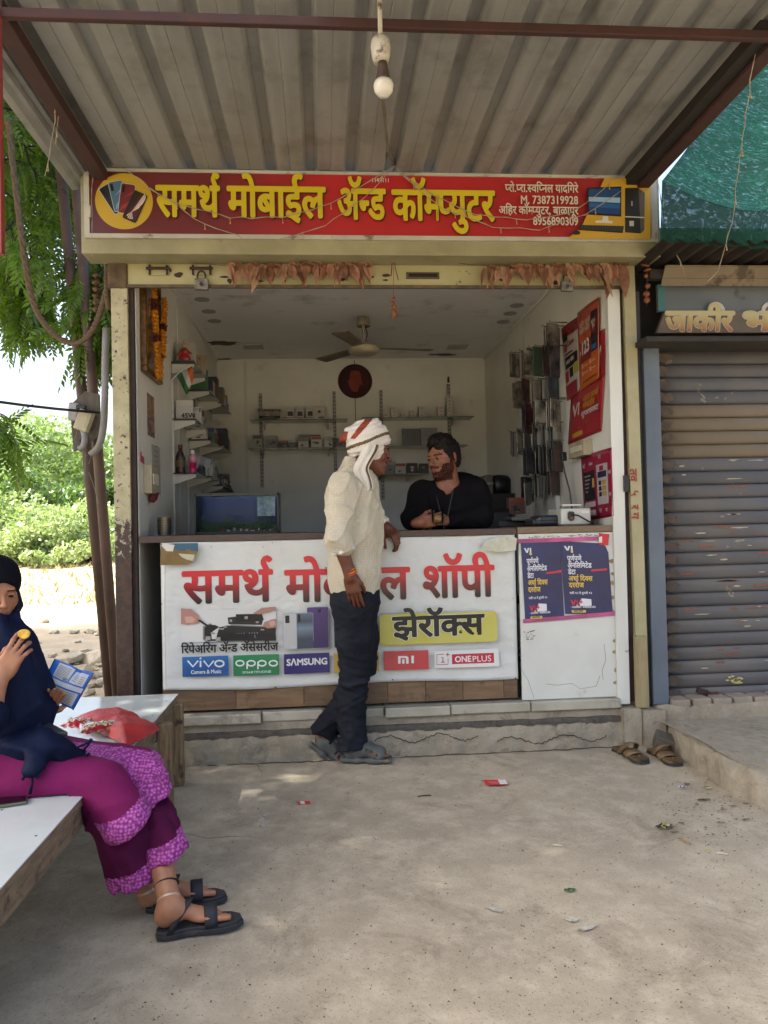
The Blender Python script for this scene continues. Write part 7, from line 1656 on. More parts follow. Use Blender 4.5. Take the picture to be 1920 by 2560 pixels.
# ------------------------------------------------------------------ foliage
def leafmat(name, c, c2, trans=.45):
    t = NT(name); b = t.b; b.inputs['Roughness'].default_value = .45
    gi = t.n('ShaderNodeNewGeometry'); r_ = gi.outputs['Random Per Island']; col = t.mix(r_, c, c2); t.l(col, b.inputs['Base Color'])
    tr = t.n('ShaderNodeBsdfTranslucent'); t.l(t.mix(.5, col, '#6f8f18'), tr.inputs[0]); ms = t.n('ShaderNodeMixShader'); ms.inputs[0].default_value = trans
    t.l(b.outputs[0], ms.inputs[1]); t.l(tr.outputs[0], ms.inputs[2]); t.l(ms.outputs[0], t.t.nodes['Material Output'].inputs[0]); return t.m
def frond_template(n=11, L_=.27, lw=.011, ll=.062):
    V = []; F = []
    def leaflet(p, d, nrm, l, w):
        s = np.cross(d, nrm); b = len(V)
        V.extend([p, p+d*l*.35+s*w-nrm*.003, p+d*l-nrm*.010, p+d*l*.4-s*w-nrm*.003]); F.append((b, b+1, b+2, b+3))
    for i in range(n):
        t = (i+1)/n; x = L_*t; droop = -.10*t*t; p = np.array([x, 0, droop])
        for s in ((-1, 1) if i < n-1 else (0,)):
            d = _n(np.array([.62+.3*t, s*1.0, -.45])) if s else np.array([1, 0, -.4])
            leaflet(p, _n(d), np.array([0, 0, 1.]), ll*(1-.25*abs(t-.5)), lw)
    return np.array(V), np.array(F)
TV, TF = frond_template()
def fronds(P, dirs, scale, rng):
    n = len(P); d = dirs/np.linalg.norm(dirs, axis=1)[:, None]; up = np.tile([0, 0, 1.], (n, 1))+rng.normal(0, .3, (n, 3))
    r = np.cross(up, d); r /= np.linalg.norm(r, axis=1)[:, None]; u = np.cross(d, r)
    V = P[:, None]+(TV[None, :, 0, None]*d[:, None]+TV[None, :, 1, None]*r[:, None]+TV[None, :, 2, None]*u[:, None])*scale[:, None, None]
    F = (TF[None]+(np.arange(n)*len(TV))[:, None, None]).reshape(-1, 4); return V.reshape(-1, 3), F
rng = np.random.default_rng(5)
NE = empty('neem_tree', (-4.4, -.6, 0), 'neem tree with drooping feathery leaves over the left side of the canopy', 'tree')
bark = mat('neem_bark', '#1f1a16', .9, c2='#332b24', ns=9, bs=20, bstr=.8, bd=.01)
MB().tube([(-4.4, -.6, -.1), (-4.3, -.5, 1.2), (-4.15, -.3, 2.6), (-3.9, -.1, 3.9), (-3.8, 0, 5.4)], [.24, .19, .17, .13, .05], 14).build('trunk', bark, NE, smooth=True)
br = [[(-4.15, -.3, 2.7), (-3.6, .3, 3.3), (-2.95, .85, 3.62), (-2.5, 1.05, 3.45), (-2.25, 1.1, 3.1)], [(-2.95, .85, 3.62), (-2.7, .9, 3.95), (-2.3, 1.0, 4.1), (-1.8, 1.2, 4.2)], [(-3.9, -.1, 3.9), (-3.0, -1.2, 4.9), (-2.0, -2.2, 5.3)], [(-3.9, -.1, 3.9), (-4.4, -1.8, 5.0), (-4.2, -3.0, 5.6)], [(-3.85, 0, 4.6), (-3.2, 1.4, 5.3), (-2.4, 2.2, 5.6)], [(-3.85, 0, 4.6), (-5.2, .8, 5.4), (-6.2, 1.2, 5.6)], [(-3.9, .0, 4.0), (-5.4, -1.0, 5.0), (-6.4, -1.8, 5.3)], [(-3.6, .3, 3.3), (-3.1, 1.3, 3.2), (-2.9, 1.8, 2.9)]]
for b in br: MB().tube(b, [.075*(1-.75*i/(len(b)-1)) for i in range(len(b))], 8).build('limb', bark, NE, smooth=True)
mbt = MB(); Pf = []; Df = []
def twig(p, d, n, L_):
    p = np.array(p, float); pts = [p]
    for i in range(n):
        d = _n(d+rng.normal(0, .18, 3)+np.array([0, 0, -.16])); p = p+d*L_; pts.append(p)
        for _ in range(2): Pf.append(p); Df.append(d*.5+rng.normal(0, .6, 3)+np.array([0, 0, -.55]))
    mbt.tube(pts, [.007*(1-.6*i/len(pts)) for i in range(len(pts))], 5)
for k in range(150):     # the part in view: upper left
    px, py = rng.uniform(-40, 250), rng.uniform(120, 640); Y = rng.uniform(.5, 2.4)
    if px > 150 and py > 480 and rng.random() < .6: continue
    if 105 < px < 215 and 560 < py < 700: continue
    if py > 530 and px > 60 and rng.random() < .35: continue
    twig(U(px, py, Y), np.array([rng.uniform(-.4, .8), rng.uniform(-.5, .5), rng.uniform(-.5, .3)]), 4, .085)
for (px, py) in ((10, 1120), (-30, 1150), (-10, 1090)): twig(U(px-50, py-60, .6), np.array([1, 0, -.3]), 4, .06)
for k in range(36):
    px, py = rng.uniform(205, 262), rng.uniform(590, 800); twig(U(px, py, rng.uniform(.35, .7)), np.array([rng.uniform(-.4, .3), 0, -1]), 3, .06)
for k in range(30):
    px, py = rng.uniform(0, 110), rng.uniform(600, 730); twig(U(px, py, rng.uniform(.8, 1.6)), np.array([rng.uniform(-.4, .4), 0, -.6]), 3, .07)
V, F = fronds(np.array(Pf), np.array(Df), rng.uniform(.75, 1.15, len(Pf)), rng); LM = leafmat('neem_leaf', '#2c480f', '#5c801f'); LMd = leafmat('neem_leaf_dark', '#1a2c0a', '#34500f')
np_obj('crown', V, F, LM, NE)['kind'] = 'stuff'
q = mbt.build('twigs', bark, NE, smooth=True); q['kind'] = 'stuff'
# upper crown out of the picture, shading the forecourt
n = 11500; P = rng.normal(0, 1, (n*3, 3)); P = P/np.linalg.norm(P, axis=1)[:, None]*rng.uniform(.25, 1, (n*3, 1))**.45
P = P*np.array([4.4, 3.7, 2.2])+np.array([-5.4, -1.5, 7.2]); cl = folds(7, 1.9, 1.0)(P); P = P[cl > -.7][:n]
ok = ~((P[:, 2] < 5.2) & (P[:, 1] > .2)); P = P[ok]; q = rng.normal(0, 1, (6000, 3)); q = q/np.linalg.norm(q, axis=1)[:, None]*rng.uniform(.3, 1, (6000, 1))**.45*np.array([3.2, 2.8, 1.8])+np.array([-7.4, 3.3, 6.8]); P = np.concatenate([P, q]); D = rng.normal(0, 1, P.shape)+np.array([0, 0, -.5])
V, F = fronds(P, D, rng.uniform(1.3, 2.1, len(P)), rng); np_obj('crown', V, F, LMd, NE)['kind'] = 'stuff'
# bushes and thorn trees behind
def bush(lab, x, y, w, d, h, n, c, c2, size=.10, cat='bush', name='thorn_bush', base=0, seed=0, grp='bushes on the far bank'):
    r = np.random.default_rng(seed); z0 = terrain(x, y)+base; o = empty(name, (x, y, z0), lab, cat, grp)
    K = 26; cc = r.normal(0, 1, (K, 3)); cc /= np.linalg.norm(cc, axis=1)[:, None]; cc *= r.uniform(.3, 1, (K, 1))**.5; cc[:, 2] = np.abs(cc[:, 2])*.9+.05; cc = cc*np.array([w, d, h*.85]); rad = r.uniform(.16, .34, K)*min(w, h)
    i = r.integers(0, K, n); q = r.normal(0, 1, (n, 3)); q /= np.linalg.norm(q, axis=1)[:, None]; q *= r.uniform(.2, 1, (n, 1))**.4; P = cc[i]+q*rad[i, None]*np.array([1.25, 1.1, .8]); P[:, 2] = np.abs(P[:, 2]); P += np.array([x, y, z0])
    a = r.normal(0, 1, (n, 3)); a /= np.linalg.norm(a, axis=1)[:, None]; b = np.cross(a, r.normal(0, 1, (n, 3))); b /= np.linalg.norm(b, axis=1)[:, None]; s = size*r.uniform(.5, 1.3, (n, 1))
    V = np.stack([P-a*s, P+b*s*.45, P+a*s, P-b*s*.45], 1).reshape(-1, 3); F = np.arange(4*n).reshape(-1, 4); np_obj('crown', V, F, leafmat('leaf_'+c.lstrip('#'), c, c2), o)['kind'] = 'stuff'
    mb = MB(); rr = random.Random(seed)
    for k in range(5): t = cc[rr.randrange(K)]; mb.tube([(x+.1*k-.2, y, z0-.1), (x+t[0]*.4, y+t[1]*.4, z0+t[2]*.5), (x+t[0], y+t[1], z0+t[2])], [.06, .04, .015], 6)
    mb.build('trunk', bark, o, smooth=True)
def B_(px, py, Y): p = U(px, py, Y); return p[0]
bush('tall pale green thorn tree on the far bank, farthest left', B_(-60, 0, 30), 30, 5.0, 2.5, 7.0, 15000, '#6a8050', '#8ca468', .14, 'tree', 'thorn_tree', seed=1)
bush('tall thorn tree on the far bank behind the meter board', B_(205, 0, 34), 34, 5.5, 2.5, 8.4, 16000, '#5f7848', '#82985f', .15, 'tree', 'thorn_tree', seed=2)
bush('dark green dense bush in the middle of the far bank', B_(80, 0, 25), 25, 2.7, 1.6, 3.9, 12000, '#3f5a36', '#5c7848', .11, seed=3)
bush('dark green bush at the right of the far bank, behind the left post', B_(250, 0, 26), 26, 2.2, 1.4, 3.6, 10000, '#425c3c', '#607a4c', .11, seed=4)
bush('light green feathery bush in front at the far left', B_(-20, 0, 19), 19, 2.4, 1.2, 2.3, 10000, '#788c5a', '#a0b07c', .08, seed=5)
bush('light green feathery bush in front, behind the two poles', B_(200, 0, 18), 18, 2.3, 1.2, 2.1, 10000, '#7c905e', '#a4b480', .08, seed=6)
bush('low pale bush on the dry bank between the two larger bushes', B_(110, 0, 17), 17, 1.8, .9, 1.3, 7000, '#84965f', '#a8b480', .07, seed=7)
bush('thorn tree rising beyond the others at far left of the kiosk', B_(330, 0, 36), 36, 6, 2.5, 7.0, 12000, '#647c4c', '#869c64', .16, 'tree', 'thorn_tree', seed=8)
bush('broad thorn tree out beyond the left edge', B_(-420, 0, 26), 26, 6, 3, 6.2, 10000, '#5c7444', '#7c945a', .14, 'tree', 'thorn_tree', seed=9)
# dry grass on the bank
r = np.random.default_rng(8); n = 7000; X = r.uniform(-16, -1, n); Yg = 9.5+r.random(n)**1.3*14; Z = np.array([terrain(a, b) for a, b in zip(X, Yg)]); P = np.stack([X, Yg, Z], 1); a = r.normal(0, .05, (n, 3)); a[:, 2] = r.uniform(.04, .16, n); w = np.stack([r.normal(0, .012, n), r.normal(0, .006, n), np.zeros(n)], 1)
V = np.stack([P-w, P+w, P+a+w*.2, P+a-w*.2], 1).reshape(-1, 3); tag(np_obj('dry_grass', V, np.arange(4*n).reshape(-1, 4), leafmat('dry_grass', '#8f8458', '#a39866', .2)), 'dry yellow grass on the far bank', 'grass', kind='stuff')
# ------------------------------------------------------------------ people
def skin(name, c, c2, lip):
    t = NT(name)
    f = t.ramp(t.noise(28, 5), [(.35, 0.0), (.7, 1.0)])
    t.l(t.mix(f, c, c2), t.b.inputs['Base Color']); t.b.inputs['Roughness'].default_value = .5
    t.b.inputs['Specular IOR Level'].default_value = .4
    t.b.inputs['Subsurface Weight'].default_value = .08; t.b.inputs['Subsurface Radius'].default_value = (.012, .004, .002)
    t.b.inputs['Subsurface Scale'].default_value = .5
    t.l(t.bump(t.noise(420, 3), .25, .0008), t.b.inputs['Normal'])
    return [t.m, mat(name+'_lip', lip, .45), mat('hair_dark', '#0b0908', .55, c2='#1a1512', ns=90, bs=260, bstr=.8, bd=.002, spec=.12), mat(name+'_beard', '#120c0a', .8, c2=c, ns=190, amt=(.44, .74), spec=.1)]
def cloth(name, c, c2=None, ns=20, weave=900, rough=.85, bstr=.3, dots=None, dirt=None):
    t = NT(name); b = t.b
    b.inputs['Roughness'].default_value = rough; b.inputs['Specular IOR Level'].default_value = .2; b.inputs['Specular IOR Level'].default_value = .12
    f = t.ramp(t.noise(ns, 6, .6), [(.3, 0.0), (.7, 1.0)]); col = t.mix(f, c, c2 or c)
    if dots:
        v = t.n('ShaderNodeTexVoronoi', feature='F1'); v.inputs['Scale'].default_value = dots[1]; v.inputs['Randomness'].default_value = .15
        t.l(t.co(), v.inputs['Vector']); g = t.ramp(v.outputs['Distance'], [(.22, 1.0), (.34, 0.0)]); col = t.mix(g, col, dots[0])
    if dirt: col = t.mix(t.ramp(t.noise(5, 6, .65), [(.52, 0.0), (.7, 1.0)]), col, dirt)
    t.l(col, b.inputs['Base Color'])
    n1 = t.bump(t.noise(14, 4, .6), .5, .012)
    t.l(t.bump(t.noise(weave, 2), bstr, .001, n1), b.inputs['Normal'])
    return t.m

def build_man():
    sk = skin('skin_man', '#54301f', '#643a28', '#552a24')
    root = U(0, 0, 0)
    B = SDF()
    hf = frame(_n([.97, .06, -.20]), (0.05, 0, 1)); hc = U(926, 1127, -.16)
    neck = U(882, 1176, -.15); chest = U(893, 1290, -.15); pel = U(893, 1470, -.14)
    L = add_head(B, hc, hf, 1.0, ears=False, neck_to=neck, neck_r=.05)
    B.chain([neck+np.array([.012, 0, .01]), chest, pel], [.048, .09, .10], .05)
    shR = U(858, 1222, -.31); elR = U(846, 1345, -.37); wrR = U(876, 1440, -.35)
    B.chain([chest, shR, elR, wrR], [.07, .05, .041, .0275], .03)
    shL = U(905, 1215, .0); elL = U(926, 1320, .03); wrL = U(962, 1316, -.01)
    B.chain([chest, shL, elL, wrL], [.07, .05, .04, .028], .03)
    # right hand hangs, back of the hand to the camera
    tipR = U(893, 1532, -.33)
    add_hand(B, wrR, tipR-wrR, (-.25, -1, .1), thumb=-1, curl=(.22, .26, .24, .28), s=1.0, spread=.05, thumb_dir=(.42, .85, -.35), bend2=.9)
    # left hand over the counter edge
    add_hand(B, wrL, U(996, 1345, -.055)-wrL, (.15, -.55, .85), thumb=1, curl=((.55, .8, .5), (.75, .7, .5), (.85, .7, .5), (1.0, .7, .4)), s=1.0, thumb_dir=(.5, .7, -.55))
    # legs under the cloth and feet
    def foot(ank, heel, toe, up, s=1.0):
        f = _n(toe-heel); R = frame(f, up)
        Lf = lambda x, y, z: heel+R @ (np.array([x, y, z])*s)
        B.u(sd_cap(ank, Lf(0, .045, .05), .036, .034), .03)
        B.u(sd_ell(Lf(0, .03, .035), (.030, .036, .034), R), .02)
        B.u(sd_cap(Lf(0, .05, .05), Lf(.008, .15, .028), .033, .022), .03)
        B.u(sd_ell(Lf(.004, .165, .02), (.042, .05, .017), R), .02)
        for i in range(5):
            x = .031-.0165*i; yy = .205-.007*i-.003*i*i; r = (.0110, .0078, .0075, .007, .0066)[i]
            B.u(sd_cap(Lf(x, .17, .016), Lf(x*1.05, yy+.028, .012), r, r*.95), .003)
        return Lf, R
    kneeB = U(886, 1680, -.16); ankB = U(877, 1858, -.13)
    heelB = U(858, 1893, -.13); heelB[2] = .03; toeB = U(985, 1905, -.17); toeB[2] = .03
    B.chain([pel+np.array([0, -.05, -.02]), kneeB, ankB], [.09, .055, .036], .03)
    LfB, RB = foot(ankB, heelB, toeB, (0, 0, 1))
    kneeA = U(905, 1655, -.06); ankA = U(803, 1838, -.03)
    heelA = U(782, 1855, -.05); toeA = U(838, 1900, -.05); toeA = heelA+_n(toeA-heelA)*.25
    B.chain([pel+np.array([0, .06, -.02]), kneeA, ankA], [.09, .055, .036], .03)
    LfA, RA = foot(ankA, heelA, toeA, (.75, 0, .6))
    cls = head_class(L, hf, 1.0, hc, beard=lambda x, y, z: (y > .072) & (z > -.0535) & (z < -.0425) & (np.abs(x) < .030))
    body = B.build('person', .0042, (-.25, -.55, -.02), (.55, .22, 1.9), sk, None, cls)
    tag(body, 'standing man in cream patterned shirt, dark trousers and white turban leaning on the counter', 'person')
    add_eyes(L, hf, 1.0, body)
    # shirt
    sh = cloth('shirt_cream', '#a8a18e', '#b2ab99', 9, dots=('#bcb6a5', 80))
    S = SDF()
    S.chain([U(893, 1215, -.15), U(890, 1330, -.15), U(888, 1480, -.15)], [.115, .125, .128], .05)
    S.u(sd_ell(U(868, 1240, -.15), (.115, .205, .10)), .06)
    S.u(sd_ell(U(885, 1330, -.15), (.132, .185, .22)), .05)
    S.u(sd_ell(U(885, 1430, -.15), (.128, .175, .15)), .05)
    S.u(sd_cap(neck+np.array([-.01, 0, -.02]), neck+np.array([0, 0, .015]), .068, .066), .02)
    S.chain([shR, elR+np.array([0, 0, .0]), U(855, 1362, -.37)], [.078, .068, .062], .03)
    S.chain([shL, elL, U(945, 1305, .02)], [.075, .062, .056], .03)
    S.sub(sd_half(U(890, 1482, -.15), (.12, 0, -1)), .01)
    S.items[-1] = (lambda P, c=U(890, 1482, -.15): -(P[:, 2]-c[2]+.012*np.sin(P[:, 0]*22+1)+.02*np.cos((P[:, 1]+.15)*9)+.10*(P[:, 0]-c[0])*0)*1.0, 'i', .01)
    S.items.append((sd_cap(neck+np.array([.03, 0, .0]), neck+np.array([.03, 0, .1]), .052, .06), 's', .004))
    fo = folds(5, 17, .0095, (1, .6, .45)); fo2 = folds(8, 40, .0042, (1, 1, .45))
    fc_ = creases(9, 15, .011, (1, 1, .8)); S.disp = lambda P: fo(P)*.6+fo2(P)*.6+fc_(P)
    S.build('shirt', .006, (-.15, -.55, .8), (.5, .22, 1.68), sh, body)
    cf = cloth('cuff_white', '#c4c2bb')
    for a, b, r in ((U(849, 1352, -.37), U(858, 1378, -.368), .058), (U(946, 1303, .015), U(960, 1312, .0), .046)):
        C_ = SDF(); C_.u(sd_cap(a, b, r, r*1.0), .01); C_.disp = folds(3, 45, .004)
        d = _n(b-a); C_.inter(sd_half(b+d*.008, d), .004); C_.inter(sd_half(a-d*.012, -d), .004)
        C_.build('cuff', .004, np.minimum(a, b)-.08, np.maximum(a, b)+.08, cf, body)
    # collar, placket and buttons
    mb = MB()
    def col(u, v):
        t = math.radians(-160+320*u); r = .068+.012*v
        p = neck+np.array([.004+r*math.cos(t), r*math.sin(t)*.95, .018-.035*v-(.030*max(0, math.cos(t))**2)]); return p
    mb.grid(col, 24, 3); mb.build('collar', sh, body, smooth=True, solid=.004)
    # trousers
    tr = cloth('trouser_navy', '#15171d', '#1d2028', 6, dirt='#262830')
    T = SDF()
    T.u(sd_ell(U(887, 1500, -.14), (.128, .165, .13)), .03).u(sd_cap(U(889, 1480, -.17), U(893, 1620, -.13), .115, .085), .04)
    T.chain([U(878, 1515, -.2), U(884, 1600, -.18), kneeB, U(880, 1760, -.14), U(880, 1890, -.13)], [.095, .088, .074, .068, .078], .03)
    T.chain([U(893, 1515, -.08), U(902, 1600, -.07), kneeA, U(866, 1745, -.05), U(794, 1852, -.04)], [.098, .09, .076, .064, .070], .03)
    dB = _n(ankB-kneeB); T.inter(lambda P: np.where(P[:, 0] > -5, (P-U(880, 1868, -.13)) @ np.array([.12, 0, -1]), -1), .006)
    dA = _n(U(812, 1822, -.04)-U(866, 1745, -.05))
    T.items.append((lambda P, c=U(806, 1836, -.04): np.where(P[:, 0] < c[0]+.09, (P-c) @ dA, -1), 'i', .006))
    f1 = folds(21, 20, .0035, (1, 1, .35)); f2 = folds(23, 46, .0045, (.35, .6, 1.5)); tc_ = creases(24, 18, .010, (.4, .6, 1.3)); T.disp = lambda P: f1(P)+tc_(P)*(.35+np.exp(-((P[:, 2]-.42)/.12)**2)+1.1*np.exp(-((P[:, 2]-.10)/.08)**2))+f2(P)*(.35+1.5*np.exp(-((P[:, 2]-.40)/.10)**2)+1.2*np.exp(-((P[:, 2]-.08)/.07)**2))
    T.build('trousers', .006, (-.2, -.5, .03), (.5, .2, 1.05), tr, body)
    # turban: wrapped rings of cloth with a zari band and a hanging tail
    tw = cloth('turban_white', '#c9c4ba', '#bab4aa', 10, weave=1200)
    gold = mat('zari_gold', '#5c4724', .6, c2='#3a2c16', ns=60, bs=300, bstr=.6); org = mat('turban_orange', '#8c3416', .75, c2='#6a2410', ns=30)
    W = SDF(); HL = lambda x, y, z: hc+hf @ np.array([x, y, z])
    W.u(sd_ell(HL(0, -.028, .055), (.084, .102, .070), hf), .02)
    W.u(sd_ell(HL(0, -.045, .085), (.080, .090, .058), hf @ np.array(Euler((.35, 0, 0)).to_matrix())), .03)
    for i, (z, y, a, r, tx, ty) in enumerate(((.022, -.012, .100, .020, .50, .05), (.050, -.022, .101, .021, .62, -.1), (.075, -.03, .096, .020, .45, .1), (.095, -.045, .080, .022, .70, -.15), (.118, -.05, .055, .024, .3, .2))):
        c0 = HL(0, y, z); RR = hf @ np.array(Euler((tx, ty, 0)).to_matrix())
        def ring(P, c0=c0, RR=RR, a=a, r=r):
            q = (P-c0) @ RR; q = q*np.array([1.14, .93, 1]); l = np.hypot(q[:, 0], q[:, 1])-a*.92+.006; return np.hypot(l*.9, q[:, 2]*.62)-r*.86
        W.u(ring, .012)
    W.u(sd_ell(HL(.01, -.125, .06), (.038, .034, .040), hf), .015).u(sd_ell(HL(.0, -.155, .035), (.018, .016, .022), hf), .01)
    W.u(sd_ell(HL(.066, .0, .0), (.022, .062, .055), hf), .02).u(sd_ell(HL(0, -.08, -.01), (.06, .03, .05), hf), .02)
    fw = folds(31, 42, .0035, (.4, .4, 1.4)); DV = hf @ np.array([.25, -.55, 1]); W.disp = lambda P: fw(P)+.0022*np.sin((P-hc) @ DV*190+2*np.sin((P-hc) @ DV*37))
    W.sub(sd_ell(HL(0, .098, -.03), (.058, .07, .085), hf), .01)
    def wc(P):
        q = (P-hc) @ hf; t = q[:, 2]-.045-.62*(q[:, 1]+.02); m = np.zeros(len(P), int)
        m[(np.abs(t-.003*np.sin(q[:, 1]*40)) < .0095) & (q[:, 0] > -.03)] = 1
        u = q[:, 1]+.072-.55*(q[:, 2]-.1)
        m[(np.abs(u) < .017-.10*np.maximum(0, .09-q[:, 2])) & (q[:, 2] > .035) & (m == 0)] = 2
        m[(q[:, 1] < -.135) & (q[:, 2] < .07)] = 2
        return m
    W.build('turban', .0042, hc-.2, hc+.22, [tw, gold, org], body, wc)
    # turban tail falling over the ear and shoulder
    mb = MB()
    pc = [HL(.072, -.01, .02), HL(.083, -.02, -.03), U(905, 1170, -.26), U(908, 1195, -.27), U(915, 1225, -.275)]
    def bez(t):
        k = min(int(t*4), 3); f = t*4-k; a = [Vector(p) for p in pc]
        p0, p1, p2, p3 = a[max(k-1, 0)], a[k], a[k+1], a[min(k+2, 4)]
        return .5*((2*p1)+(p2-p0)*f+(2*p0-5*p1+4*p2-p3)*f*f+(3*p1-p0-3*p2+p3)*f**3)
    def tail(u, v):
        p = bez(v); w = .038*(1-.3*v)+.007; x = (u-.5)*2
        return (p.x+x*w+.004*math.sin(v*9), p.y-.012+.005*math.sin(x*7+v*3)-.012*(1-x*x), p.z+.010*math.sin(u*9)*v)
    mb.grid(tail, 26, 30); mb.mi = [1 if 20 <= (i % 26) < 24 else 0 for i in range(26*30)]
    mb.build('turban_tail', [tw, gold], body, smooth=True, solid=.003)
    B2 = MB()
    for i in range(4): B2.lathe([(.0305, -.0028+.0*i), (.0335, 0), (.0305, .0028)], U(873+1.2*i, 1424+3.4*i, -.352), 24, R=Matrix(frame(wrR-elR, (0, 1, 0)).tolist()) @ Euler((math.pi/2+.12*(i % 2), .1*i, 0)).to_matrix())
    B2.mi = [(j//(len(B2.f)//4)) % 2 for j in range(len(B2.f))]
    B2.build('wrist_thread', [mat('thread_yellow', '#c98a18', .6), mat('thread_red', '#b5341c', .6)], body, smooth=True)
    # grey strap sandals
    sg = mat('sandal_grey', '#3f4442', .75, c2='#4f524d', ns=14, dirt='#605c50', dscale=9, bs=120, bstr=.4)
    def sandal(Lf, R, side):
        S_ = SDF(); H = 0
        S_.u(sd_box(Lf(0, .035, -.012), (.036, .05, .014), R, .014), .03).u(sd_box(Lf(.003, .13, -.012), (.037, .06, .010), R, .01), .03).u(sd_box(Lf(.004, .195, -.012), (.046, .058, .010), R, .01), .03)
        S_.build('sandal_sole', .004, Lf(0, .12, 0)-.2, Lf(0, .12, 0)+.2, sg, body)
        S2 = SDF()
        S2.u(sd_ell(Lf(.002, .05, .030), (.042, .062, .046), R), .01).u(sd_cap(Lf(0, .06, .045), Lf(.006, .19, .022), .042, .036), .02).u(sd_ell(Lf(.004, .185, .012), (.050, .045, .030), R), .02)
        S2.sub(sd_ell(Lf(0, .03, .085), (.034, .055, .05), R), .004)
        S2.sub(sd_ell(Lf(.004, .262, .018), (.05, .045, .03), R), .004)
        S2.sub(sd_cap(Lf(0, .0, .012), Lf(0, .07, .05), .027, .033), .003).sub(sd_cap(Lf(0, .05, .04), Lf(.006, .21, .014), .033, .026), .003)
        S2.inter(sd_half(Lf(0, 0, -.004), R @ np.array([0, 0, -1.])), .002)
        for q in (-1, 1):
            for y, z in ((.135, .03), (.16, .024), (.185, .019)):
                S2.sub(sd_cap(Lf(q*.06, y, z-.012), Lf(q*.022, y-.012, z+.022), .0068, .0068), .003)
        S2.build('sandal_upper', .004, Lf(0, .12, 0)-.2, Lf(0, .12, 0)+.2, sg, body)
    sandal(LfB, RB, 1); sandal(LfA, RA, 1)
    return body

def hair_mesh(c, R, s, seed, top=.03, side=.012, parent=None, hairline=.058):
    S = SDF(); L = lambda x, y, z: np.asarray(c)+R @ (np.array([x, y, z])*s)
    S.u(sd_ell(L(0, -.018, .042), np.array([.083, .098, .085])*s, R), .02)
    S.u(sd_ell(L(0, .015, .098), np.array([.066, .075, top+.018])*s, R), .03)
    S.u(sd_ell(L(0, -.045, -.01), np.array([.074, .062, .07])*s, R), .02)
    S.sub(sd_ell(L(0, .092, -.02), np.array([.066, .062, .083])*s, R), .012)
    for q in (-1, 1): S.sub(sd_ell(L(q*.085, .02, -.03), np.array([.022, .055, .045])*s, R), .006)
    S.sub(sd_ell(L(0, -.04, -.115), np.array([.1, .1, .06])*s, R), .01)
    f1 = folds(seed, 95, .004, (1, 1, 1)); f2 = folds(seed+1, 260, .0022)
    S.disp = lambda P: f1(P)+f2(P)
    return S.build('hair', .003, L(0, 0, .02)-.19, L(0, 0, .02)+.19, mat('hair_dark', '#0b0908', .5), parent)

